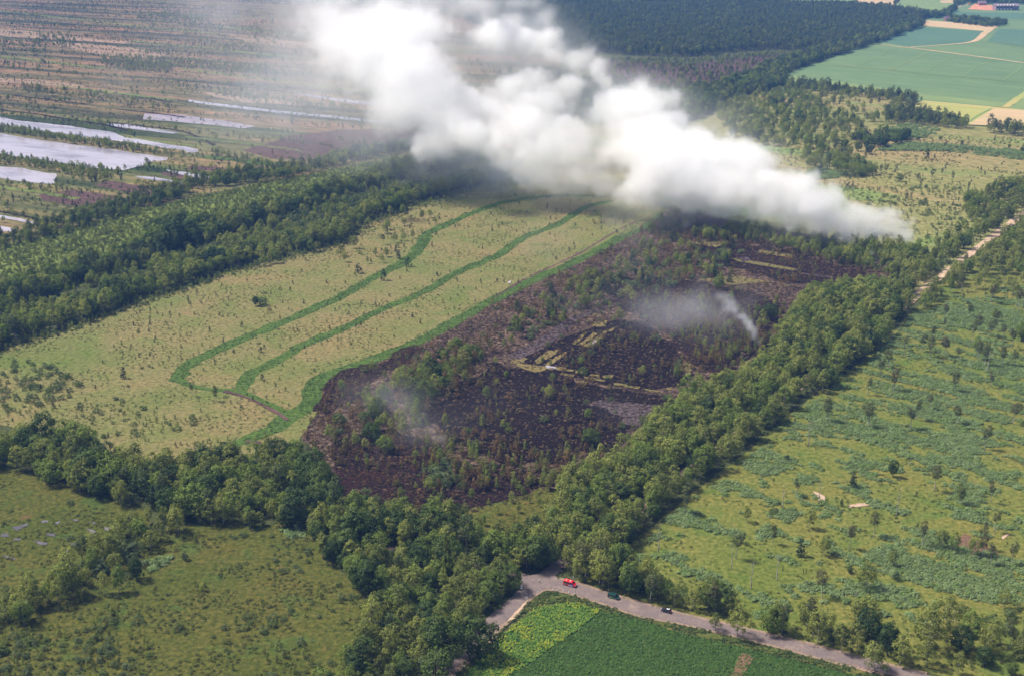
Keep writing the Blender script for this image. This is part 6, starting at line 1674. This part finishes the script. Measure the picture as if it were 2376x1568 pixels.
pr = None
kerb = [(470, 583), (515, 559), (550, 536), (600, 510), (773, 484), (840, 490), (902, 501), (965, 516), (1030, 534)]
def post_label(i):
    return ['white kerb post nearest the sandy spill where the west road leaves the bend', 'white kerb post, second from the sandy spill', 'white kerb post, third from the sandy spill', 'small white kerb post just before the top of the bend',
            'white kerb post at the top of the bend, first facing the red van', 'white kerb post, second on the side facing the red van', 'white kerb post, third on the side facing the red van', 'white kerb post, fourth on the side facing the red van', 'last white kerb post before the road runs straight'][i]
for i, (cx_, cy_) in enumerate(kerb):
    x, y, _ = at(1131.2 + .19531 * cx_, 1276.2 + .19531 * cy_)
    p = empty('kerb_post', (x, y, .3), i * .7, post_label(i), 'post', 'white posts along the inside of the bend')
    MB().tube((0, 0, 0), (0, 0, .62 if i != 3 else .4), .17, .14, 8).tube((0, 0, .62 if i != 3 else .4), (0, 0, .70 if i != 3 else .46), .14, .06, 8).build('post', M['white_paint'], p)
    MB().tube((0, 0, -.1), (0, 0, .05), .19, .18, 8).build('foot', M['plastic'], p)
for i, (cx_, cy_) in enumerate([(403, 441), (404, 470)]):
    x, y, _ = at(1131.2 + .19531 * cx_, 1276.2 + .19531 * cy_)
    r = np.random.default_rng(i + 5)
    bm = bmesh.new(); bmesh.ops.create_icosphere(bm, subdivisions=2, radius=.42)
    for v_ in bm.verts:
        v_.co *= 1 + r.uniform(-.15, .15); v_.co.z = v_.co.z * .7 + .35
    me = bpy.data.meshes.new('white_boulder'); bm.to_mesh(me); bm.free(); me.materials.append(M['white_paint'])
    o = tag(link(bpy.data.objects.new('white_boulder', me)), ['white painted boulder under the junction oak, farther one', 'white painted boulder under the junction oak, nearer one'][i], 'boulder', 'white boulders by the oak')
    o.location = (x, y, .3)
def sign(name, px, py, h, w, label, board='white_paint', bh=.6, rz=0.0):
    x, y, _ = at(px, py)
    o = empty(name, (x, y, .3), rz, label, 'sign')
    MB().tube((0, 0, 0), (0, 0, h), .04, .04, 6).build('pole', M['wood'], o)
    if w:
        MB().box(-w / 2, w / 2, -.06, -.04, h - bh, h).build('board', M[board], o)
    return o
sg = sign('information_sign', 1329.6, 1350.0, 2.1, .6, 'white information board on two posts behind the red van', bh=.95)
sign('road_sign', 1187.8, 1378.9, 2.3, 0, 'thin grey signpost at the verge below the junction oak')
sign('road_sign', 1334.9, 1381.5, 1.8, .12, 'thin dark marker post on the field side of the road near the red van', 'plastic', .5)
sign('reflector_post', 1411.3, 1374.5, 1.3, .16, 'slim white reflector post behind the green van', bh=.5)
sign('reflector_post', 1302.6, 1329.0, .9, .16, 'short white post between the barrier and the red van', bh=.4)

# snags and the pale fallen branch
def snag(px, py, h, r0, label, mat='char_bark', name='tree_stump', lean=.1):
    x, y, _ = at(px, py)
    r = np.random.default_rng(int(px))
    o = empty(name, (x, y, 0), px % 6, label, 'stump')
    b = MB()
    a = (0, 0, -.1)
    for k in range(3):
        c = (lean * (k + 1) * h / 3 + r.uniform(-.06, .06), r.uniform(-.06, .06), h * (k + 1) / 3)
        b.tube(a, c, r0 * (1 - k * .22), r0 * (.78 - k * .22), 7, 0, k == 2)
        a = c
    b.build('trunk', M[mat], o)
    bb = MB()
    for k in range(2):
        z = h * r.uniform(.45, .8)
        an = r.uniform(0, 6.28)
        bb.tube((lean * z, 0, z), (lean * z + math.cos(an) * .7, math.sin(an) * .7, z + .5), r0 * .35, .02, 5)
        bb.build('broken_limb', M[mat], o); bb = MB()
    return o
snag(*O9(700, 838), 2.6, .18, 'dark stump standing beside the forked dead birch')
snag(*O9(843, 858), 2.2, .16, 'dark stump on a small bracken mound, left of a twin stump')
snag(*O9(862, 860), 2.6, .15, 'dark stump on a small bracken mound, right of a twin stump')
snag(*O9(1690, 135), 2.8, .18, 'blackened stump in the upper bracken right of the leaning dark tree')
snag(*O9(1833, 38), 2.4, .2, 'thick dark stump at the far side of the upper bracken')
snag(*O9(1940, 105), 2.2, .13, 'thin dark stump above the dense olive birch')
snag(*O9(1660, 905), 2.2, .12, 'grey stump in the dark bracken above the lighter bracken')
snag(*O9(1780, 725), 1.6, .12, 'pale broken stub in the dark bracken', 'pale_bark')
snag(*O9(1128, 1030), 3.0, .12, 'thin brown snag left of the broken dead birch trunk')
snag(*O6(1490, 1505), 2.0, .12, 'brown stump at the left of the darker lower bracken')
x, y, _ = at(*O6(1608, 1345))
fb = empty('fallen_branch', (x, y, 1.0), -.1, 'pale fallen branch lying across the bracken beside a birch stem', 'branch')
MB().tube((-1.6, 0, 0), (1.6, .3, .25), .16, .09, 7).build('bough', M['pale_bark'], fb)
MB().tube((-.2, 0, .1), (-1.3, .6, .5), .07, .03, 5).build('side_branch', M['pale_bark'], fb)

# ------------------------------------------------------------------ far farms
def house(name, px, py, w, d, h, rh, rz, wall, roof, label, nwin=3, chimney=True, cat='house'):
    x, y, _ = at(px, py)
    o = empty(name, (x, y, 0), rz, label, cat)
    MB().box(-w / 2, w / 2, -d / 2, d / 2, 0, h).build('wall', M[wall], o)
    b = MB()
    e = .4
    b.prism([(-d / 2 - e, h - .05), (0, h + rh), (d / 2 + e, h - .05)], -w / 2 - e, w / 2 + e, 'x')
    rf = b.build('roof', M[roof], o)
    if chimney:
        MB().box(w * .25, w * .25 + .8, -.4, .4, h + rh * .5, h + rh + .9).build('chimney', M['brick'], rf)
    for k in range(nwin):
        xx = -w / 2 + w * (k + .5) / nwin
        f = MB().box(xx - .7, xx + .7, -d / 2 - .06, -d / 2 - .01, h * .35, h * .78).build('window', M['white_paint'], o)
        MB().box(xx - .55, xx + .55, -d / 2 - .09, -d / 2 - .062, h * .38, h * .75).build('pane', M['glass'], f)
    MB().box(-w / 2 + .3, -w / 2 + 1.3, -d / 2 - .05, -d / 2 - .01, 0, 2.1).build('door', M['plastic'], o)
    return o
house('brick_house', 2197, 49, 11, 8, 4, 5, .5, 'brick', 'tiles_grey', 'small house with a mauve gable roof at the corner of the grain strip')
house('brick_house', 2278, 13, 16, 9, 4.5, 5, .1, 'brick', 'tiles_grey', 'mauve-roofed house behind the clay yard', 4)
hall = empty('farm_hall', (*at(2333, 24)[:2], 0), .05, 'two-storey steel-framed hall with dormers beside the clay yard', 'building')
MB().box(-24, 24, -9, 9, 0, 9).build('wall', M['tiles_grey'], hall)
rf = MB().prism([(-9.5, 8.9), (0, 13), (9.5, 8.9)], -24.5, 24.5, 'x').build('roof', M['tiles_grey'], hall)
for k in range(6):
    dm = MB().box(-20 + k * 6.4, -17 + k * 6.4, -8.3, -4, 9.2, 11.6).build('dormer', M['white_paint'], rf)
for k in range(5):
    w_ = MB().box(-22 + k * 7, -17.5 + k * 7, -9.12, -9.02, 4.8, 7.6).build('window', M['plastic'], hall)
    MB().box(-21.7 + k * 7, -17.8 + k * 7, -9.16, -9.125, 5.1, 7.3).build('pane', M['glass'], w_)
    MB().box(-22 + k * 7, -18.5 + k * 7, -9.14, -9.02, 0, 3.6).build('door', M['white_paint'], hall)
dg = empty('digger', (*at(2248, 12.5)[:2], 0), .3, 'orange digger standing at the end of the clay yard', 'digger')
MB().box(-2.2, 2.2, -1.5, -.8, 0, 1.0).build('track', M['rubber'], dg); MB().box(-2.2, 2.2, .8, 1.5, 0, 1.0).build('track', M['rubber'], dg)
M['orange'] = plain('orange_paint', (.75, .25, .03), .5)
cb = bevelled('cab', MB().box(-1.8, 1.4, -1.3, 1.3, 1.1, 3.2), M['orange'], dg, .1)
MB().box(.3, 1.42, -1.0, 1.0, 2.0, 3.0).build('window', M['glass'], dg)
MB().tube((1.2, 0, 2.2), (3.6, 0, 4.6), .28, .22, 6).tube((3.6, 0, 4.6), (5.4, 0, 1.6), .2, .15, 6).build('boom', M['orange'], dg)
MB().box(5.0, 5.9, -.6, .6, .5, 1.5).build('bucket', M['plastic'], dg)
vn = empty('white_trailer', (*at(2188, 33.5)[:2], 0), .4, 'white box trailer among the trees by the farm lane', 'trailer')
bevelled('box_body', MB().box(-2.6, 2.6, -1.2, 1.2, .8, 3.4), M['white_paint'], vn, .06)
for x_ in (-1.2, 1.2):
    MB().tube((x_, -1.25, .45), (x_, -1.0, .45), .45, .45, 12).build('wheel', M['rubber'], vn)
# ------------------------------------------------------------------ smoke
def fbm3(shape, vox, base, octs, seed, gain=.40):
    """layered noise on a grid, 0..1, coarsest cell = base metres"""
    r = np.random.default_rng(seed)
    out = np.zeros(shape, np.float32)
    tot, amp, cell = 0, 1.0, base
    for o in range(octs):
        m = [int(math.ceil(s * vox / cell)) + 3 for s in shape]
        L = r.uniform(0, 1, m).astype(np.float32)
        off = r.uniform(0, 1, 3)
        for ax in range(3):
            p = np.arange(shape[ax]) * vox / cell + off[ax]
            i = np.floor(p).astype(int)
            f = (p - i).astype(np.float32)
            f = f * f * (3 - 2 * f)
            sh = [1, 1, 1]; sh[ax] = -1
            L = np.take(L, i, axis=ax) * (1 - f.reshape(sh)) + np.take(L, i + 1, axis=ax) * f.reshape(sh)
        out += amp * L
        tot += amp
        amp *= gain
        cell /= 2.0
    out /= tot
    return out

def smoke_volume(name, label, puffs, vox, mat, noise_base, octs, seed, erode, soft, pad=1.0, zmax=225.0, gain=1.0, low=.35):
    """puffs: x, y, z, radius, squash (height factor), core density, veil density"""
    P = np.array(puffs, float)
    lo = np.array([(P[:, i] - P[:, 3] * 1.3 * pad).min() for i in range(3)])
    hi = np.array([(P[:, i] + P[:, 3] * 1.3 * pad).max() for i in range(3)])
    lo[2] = max(lo[2], .6); hi[2] = min(hi[2], zmax)
    shape = tuple(int(v) for v in np.ceil((hi - lo) / vox).astype(int) + 1)
    hi = lo + (np.array(shape) - 1) * vox
    env = np.zeros(shape, np.float32)
    veil = np.zeros(shape, np.float32)
    ax = [lo[i] + np.arange(shape[i]) * vox for i in range(3)]
    wx = (fbm3(shape, vox, noise_base * 1.4, 5, seed + 50, .62) - .5) * noise_base * 1.7
    wy = (fbm3(shape, vox, noise_base * 1.4, 5, seed + 60, .62) - .5) * noise_base * 1.7
    for x, y, z, r, sq, core, vl in P:
        R_ = r * 1.9
        a = [max(0, int((c - R_ * (sq if i == 2 else 1) - lo[i]) / vox)) for i, c in enumerate((x, y, z))]
        b = [min(shape[i], int((c + R_ * (sq if i == 2 else 1) - lo[i]) / vox) + 2) for i, c in enumerate((x, y, z))]
        if any(a[i] >= b[i] for i in range(3)):
            continue
        s = (slice(a[0], b[0]), slice(a[1], b[1]), slice(a[2], b[2]))
        dx = ax[0][a[0]:b[0]][:, None, None] - x + wx[s]
        dy = ax[1][a[1]:b[1]][None, :, None] - y + wy[s]
        dz = ax[2][a[2]:b[2]][None, None, :] - z + wx[s] * .5
        d2 = (dx / r) ** 2 + (dy / r) ** 2 + (dz / (r * sq)) ** 2
        g = np.exp(-d2 * 1.3)
        env[s] = np.maximum(env[s], core * g) + .25 * core * g * (env[s] > 0)
        veil[s] = np.maximum(veil[s], vl * np.exp(-d2 * .9))
    n1 = fbm3(shape, vox, noise_base, octs, seed, .64)
    n2 = np.abs(fbm3(shape, vox, noise_base * .75, octs, seed + 9, .62) * 2 - 1)
    n3 = 1 - np.clip(np.abs(fbm3(shape, vox, noise_base * .33, 3, seed + 21, .7) * 2 - 1) * 2.6, 0, 1)
    nz = np.clip((n1 - .5) * 2.2 + .5, 0, 1) * .42 + (1 - np.clip(n2 * 2.8, 0, 1)) * .34 + n3 * .24
    d = np.clip((env - erode * nz) / soft, 0, 1) * np.clip(env * 1.3, 0, 1.6)
    d = d + veil * np.clip((fbm3(shape, vox, noise_base * 1.5, 5, seed + 77, .6) - .36) * 4.2, 0, 1.8)
    # thin and thick parts of the plume
    d = d * np.clip((fbm3(shape, vox, 75.0, 3, seed + 5, .6) - .34) * 4.2, low, 1.35)
    # nothing leaves the box through a face
    for i in range(3):
        k = np.minimum(np.arange(shape[i]), shape[i] - 1 - np.arange(shape[i])) / 4.0
        if i == 2:
            k = np.where(np.arange(shape[2]) < shape[2] / 2, 1.0, k)
        sh = [1, 1, 1]; sh[i] = -1
        d *= np.clip(k, 0, 1).reshape(sh)
    d = (d * gain).astype(np.float32)
    nx, ny, nz_ = shape
    me = bpy.data.meshes.new(name)
    me.vertices.add(nx * ny * nz_)
    at_ = me.attributes.new('puff', 'FLOAT', 'POINT')
    at_.data.foreach_set('value', d.transpose(2, 1, 0).ravel())
    o = tag(link(bpy.data.objects.new(name, me)), label=label, kind='stuff')
    ng = bpy.data.node_groups.new(name, 'GeometryNodeTree')
    ng.interface.new_socket('Geometry', in_out='INPUT', socket_type='NodeSocketGeometry')
    ng.interface.new_socket('Geometry', in_out='OUTPUT', socket_type='NodeSocketGeometry')
    L = ng.links.new
    gi, go = ng.nodes.new('NodeGroupInput'), ng.nodes.new('NodeGroupOutput')
    vc = ng.nodes.new('GeometryNodeVolumeCube')
    vc.inputs['Min'].default_value = tuple(lo)
    vc.inputs['Max'].default_value = tuple(hi)
    for k, v in (('Resolution X', nx), ('Resolution Y', ny), ('Resolution Z', nz_)):
        vc.inputs[k].default_value = v
    pos = ng.nodes.new('GeometryNodeInputPosition')
    sep = ng.nodes.new('ShaderNodeSeparateXYZ')
    L(pos.outputs[0], sep.inputs[0])
    def m(op, a, b):
        n = ng.nodes.new('ShaderNodeMath'); n.operation = op
        for s_, v in ((n.inputs[0], a), (n.inputs[1], b)):
            if isinstance(v, (int, float, np.floating)):
                s_.default_value = float(v)
            else:
                L(v, s_)
        return n.outputs[0]
    idx = [m('ROUND', m('DIVIDE', m('SUBTRACT', sep.outputs[i], lo[i]), vox), 0) for i in range(3)]
    def im(op, a, b):
        n = ng.nodes.new('FunctionNodeIntegerMath'); n.operation = op
        for s_, v in ((n.inputs[0], a), (n.inputs[1], b)):
            if isinstance(v, int):
                s_.default_value = v
            else:
                L(v, s_)
        return n.outputs[0]
    flat = im('ADD', idx[0], im('MULTIPLY', im('ADD', idx[1], im('MULTIPLY', idx[2], ny)), nx))
    na = ng.nodes.new('GeometryNodeInputNamedAttribute')
    na.data_type = 'FLOAT'; na.inputs['Name'].default_value = 'puff'
    si = ng.nodes.new('GeometryNodeSampleIndex')
    si.data_type = 'FLOAT'; si.domain = 'POINT'; si.clamp = True
    L(gi.outputs[0], si.inputs['Geometry'])
    L(na.outputs['Attribute'], si.inputs['Value'])
    L(flat, si.inputs['Index'])
    L(si.outputs[0], vc.inputs['Density'])
    sm = ng.nodes.new('GeometryNodeSetMaterial')
    sm.inputs['Material'].default_value = mat
    L(vc.outputs[0], sm.inputs[0])
    L(sm.outputs[0], go.inputs[0])
    me.materials.append(mat)
    mod = o.modifiers.new('smoke', 'NODES')
    mod.node_group = ng
    print(name, shape, 'voxels', nx * ny * nz_, 'max', float(d.max()))
    return o

def smoke_mat(name, white, brown, centre, radius, dens, g=0.0, step=None):
    m, nt, out = new_mat(name)
    geo = nt.nodes.new('ShaderNodeNewGeometry')
    v = nt.nodes.new('ShaderNodeVectorMath'); v.operation = 'DISTANCE'
    nt.links.new(geo.outputs['Position'], v.inputs[0])
    v.inputs[1].default_value = centre
    k = math_n(nt, 'DIVIDE', v.outputs['Value'], radius, True)
    col = mixc(nt, k, brown, white)
    pv = nt.nodes.new('ShaderNodeVolumePrincipled')
    a = nt.nodes.new('ShaderNodeAttribute'); a.attribute_name = 'density'
    nt.links.new(col, pv.inputs['Color'])
    pv.inputs['Density Attribute'].default_value = ''
    nt.links.new(math_n(nt, 'MULTIPLY', a.outputs['Fac'], dens), pv.inputs['Density'])
    pv.inputs['Anisotropy'].default_value = g
    nt.links.new(pv.outputs[0], out.inputs['Volume'])
    return m

def puff(px, py, h, r, sq=.8, core=1.0, vl=0.0):
    x, y, z = at(px, py, h)
    return (x, y, z, r, sq, core, vl)

PUFFS = [
    # right-hand source and its trail
    (2096, 563, 4, 6), (2070, 552, 7, 9), (2040, 545, 8, 10), (2062, 522, 16, 9), (2065, 500, 22, 8), (2098, 545, 10, 7), (2088, 520, 16, 7), (2078, 495, 22, 6), (2102, 560, 3, 5), (2010, 545, 9, 13), (2010, 515, 18, 13), (1995, 490, 26, 11), (1965, 545, 9, 13), (1955, 510, 20, 16), (1940, 470, 30, 13), (1930, 445, 36, 10),
    (1900, 520, 15, 17), (1880, 480, 28, 18), (1850, 440, 38, 16), (1840, 505, 17, 16), (1810, 470, 28, 20), (1785, 425, 40, 17), (1760, 490, 18, 15), (1740, 445, 32, 22), (1740, 390, 46, 20), (1725, 360, 52, 15),
    (1690, 480, 16, 14), (1670, 430, 34, 24), (1660, 370, 50, 24), (1640, 325, 60, 18), (1610, 462, 18, 16), (1600, 410, 38, 26), (1590, 340, 56, 24), (1560, 290, 66, 18),
    (1540, 452, 20, 17), (1530, 390, 44, 24), (1500, 300, 64, 20), (1500, 245, 74, 20), (1530, 240, 72, 16),
    (1480, 215, 78, 14), (1455, 260, 70, 20), (1560, 330, 58, 20), (1620, 380, 46, 20), (1700, 400, 42, 16), (1640, 440, 26, 18), (1570, 430, 28, 20), (1500, 420, 34, 20), (1480, 360, 50, 22), (1430, 350, 52, 18),
    # left-hand source
    (1470, 458, 9, 10), (1430, 445, 16, 13), (1400, 425, 24, 16), (1370, 400, 34, 18), (1350, 360, 46, 18), (1320, 320, 56, 18), (1345, 320, 52, 13), (1300, 300, 62, 16), (1380, 440, 14, 12), (1330, 435, 14, 12), (1300, 410, 26, 18),
    (1240, 400, 26, 18), (1260, 350, 44, 24), (1230, 300, 58, 26), (1190, 370, 36, 20), (1180, 310, 54, 24), (1240, 240, 74, 22), (1210, 200, 82, 18), (1290, 250, 70, 16), (1110, 320, 48, 22),
    (1250, 180, 88, 15), (1320, 200, 80, 15), (1400, 250, 70, 18), (1440, 300, 62, 17), (1450, 230, 76, 17), (1380, 170, 88, 16), (1340, 140, 96, 15), (1400, 190, 84, 13),
    (1080, 320, 56, 18), (1150, 340, 50, 17), (1090, 260, 66, 22), (1160, 250, 70, 20), (1130, 300, 56, 22), (1180, 200, 84, 13), (1000, 340, 44, 18), (1120, 210, 80, 11),
    # the great cloud drifting off
    (1060, 290, 60, 26), (1000, 235, 76, 26), (950, 250, 70, 26), (960, 180, 92, 34), (900, 210, 82, 28), (880, 140, 102, 34), (860, 80, 118, 36), (800, 120, 106, 30), (940, 100, 112, 30), (760, 60, 122, 30), (820, 30, 130, 32), (900, 30, 130, 30), (720, 20, 132, 26), (980, 60, 122, 22), (1010, 70, 116, 16),
    (1150, 80, 116, 20), (1120, 50, 122, 18), (1180, 50, 122, 20), (1210, 90, 112, 18), (1240, 50, 120, 16), (1260, 95, 108, 17), (1290, 120, 102, 15), (1100, 20, 130, 18), (1200, 15, 130, 16), (1060, 10, 132, 20),
    (780, -20, 142, 30), (880, -30, 145, 34), (980, -20, 142, 30), (700, -30, 145, 26), (1150, -20, 140, 24),
]
DEN = {}
pl = []
for p in PUFFS:
    core = 1.0
    if p[0] < 1100 and p[1] < 330:
        core = .8
    if 1230 <= p[0] <= 1450 and p[1] < 260:
        core = .88
    if 1060 < p[0] < 1230 and p[1] > 280:
        core = .8
    pl.append(puff(p[0], p[1], p[2], p[3] * (1.12 if p[0] > 1400 else (1.22 if p[0] > 1100 else 1.38)), .75 if p[2] > 20 else .6, core, .20 if p[0] > 1100 else .20))
VEIL = [(1150, 230, 60, 42, .12), (1300, 220, 62, 40, .12), (1000, 330, 36, 44, .12), (880, 310, 40, 50, .13), (760, 260, 50, 60, .13), (640, 200, 60, 66, .08), (560, 120, 80, 66, .065), (620, 60, 100, 66, .10), (480, 220, 50, 60, .035), (520, 300, 30, 50, .035),
        (500, 20, 110, 66, .06), (1350, 450, 12, 28, .05), (1550, 480, 10, 26, .10), (1650, 490, 10, 22, .10), (1120, 405, 10, 26, .16), (1180, 400, 14, 24, .2), (1600, 330, 50, 34, .16), (1400, 300, 50, 44, .16), (1200, 130, 90, 44, .14), (950, 360, 20, 34, .07), (1050, 380, 16, 30, .16), (700, 330, 24, 44, .06),
        (1480, 250, 66, 34, .14), (1400, 180, 80, 34, .12), (1300, 120, 96, 34, .12), (600, -20, 130, 60, .09), (400, 60, 90, 60, .02), (350, 180, 50, 50, .02), (1720, 330, 52, 26, .06), (1250, 430, 12, 24, .06), (900, 420, 10, 24, .03)]
for px, py, h, r, v in VEIL:
    pl.append(puff(px, py, h, r, .6, 0.0, v))
cx, cyy, cz = at(1440, 450, 12)
M['smoke'] = smoke_mat('white_wood_smoke', (.992, .996, 1.0), (.985, .945, .90), (cx, cyy, cz), 70.0, .054)
big = [p for p in pl if p[5] > 0]
right = [p for p in big if p[0] > 92]
mid = [p for p in big if p[0] <= 92 and p[1] < 1230]
left = [p for p in big if p[0] <= 92 and p[1] >= 1230]
veil = [p for p in pl if p[5] == 0]
smoke_volume('smoke', 'dense white smoke rising along the right part of the fire front', right, 1.8, M['smoke'], 22.0, 5, 900, .98, .18, low=.95)
smoke_volume('smoke', 'white and tan smoke rising above the end of the mown meadow', mid, 2.2, M['smoke'], 27.0, 5, 910, 1.0, .22, low=.55)
smoke_volume('smoke', 'broad white cloud of smoke drifting away over the moor', left, 3.6, M['smoke'], 42.0, 5, 920, .95, .34, gain=.42)
M['veil_smoke'] = smoke_mat('bluish_smoke_veil', (.88, .94, 1.0), (.88, .94, 1.0), (0, 0, 0), 1.0, .055, .3)
smoke_volume('smoke', 'thin bluish veil of smoke trailing over moor and woods', veil, 6.5, M['veil_smoke'], 60.0, 4, 930, .6, .8, low=.8)
wl = []
for px, py, h, r, core, v in [(1754, 798, 2.5, 2.6, .8, .08), (1746, 788, 4.5, 3, .74, .1), (1738, 776, 7, 3.8, .7, .12), (1729, 764, 9, 4.6, .66, .12), (1720, 750, 12, 5, .72, .12), (1708, 736, 14, 5.6, .66, .12), (1697, 720, 17, 6.4, .6, .12), (1684, 706, 18, 7.5, .52, .11), (1668, 690, 20, 8.5, .45, .1), (1735, 745, 10, 7, 0, .12), (1715, 705, 17, 9, 0, .12), (1690, 675, 22, 10, 0, .1), (1650, 690, 18, 12, 0, .1), (1625, 660, 22, 12, 0, .08), (1660, 730, 13, 12, 0, .1), (1640, 720, 14, 18, 0, .07), (1590, 700, 14, 20, 0, .06), (1540, 730, 10, 22, 0, .045), (1600, 760, 8, 20, 0, .04), (1480, 740, 8, 18, 0, .025), (1760, 790, 3, 7, 0, .06),
                              (1022, 1042, 2, 3, .6, .02), (1010, 1024, 4, 4.5, .5, .03), (1000, 1005, 7, 6, .3, .03), (960, 990, 6, 14, 0, .06), (900, 950, 6, 17, 0, .05), (860, 1000, 5, 16, 0, .035), (940, 1030, 5, 12, 0, .04), (820, 940, 5, 12, 0, .02), (1060, 1010, 5, 12, 0, .014), (1180, 960, 6, 18, 0, .006), (1430, 960, 5, 12, 0, .016), (1480, 970, 4, 9, 0, .022),
                              (2024, 606, 3, 3, .8, .02), (2022, 592, 7, 3.5, .7, .02), (1540, 520, 6, 14, .0, .05), (1500, 560, 6, 16, 0, .02), (1300, 560, 10, 24, 0, .012), (1420, 520, 8, 18, 0, .015), (1450, 620, 6, 18, 0, .014), (1340, 700, 5, 16, 0, .012), (1620, 500, 8, 10, .3, .04), (1590, 520, 4, 6, .35, .03)]:
    wl.append(puff(px, py, h, r, .6, core, v))
M['thin_smoke'] = smoke_mat('thin_blue_smoke', (.93, .95, 1.0), (.96, .98, 1.0), (0, 0, 0), 1.0, .17, .25)
smoke_volume('smoke', 'thin bluish smoke rising from smouldering spots on the burnt ground', wl, 2.4, M['thin_smoke'], 16.0, 4, 950, .45, .5, zmax=60, low=1.0)

# ------------------------------------------------------------------ haze: the air itself
m, nt, out = new_mat('hazy_air')
pv = nt.nodes.new('ShaderNodeVolumePrincipled')
pv.inputs['Color'].default_value = (.18, .40, 1.0, 1)
pv.inputs['Density'].default_value = .00009
pv.inputs['Anisotropy'].default_value = 0.0
nt.links.new(pv.outputs[0], out.inputs['Volume'])
b = MB().box(-9500, 9500, -3000, 11500, -1.0, 252.0)
hz = b.build('haze', m)
tag(hz, label='faint blue summer haze filling the air over the land', kind='stuff')
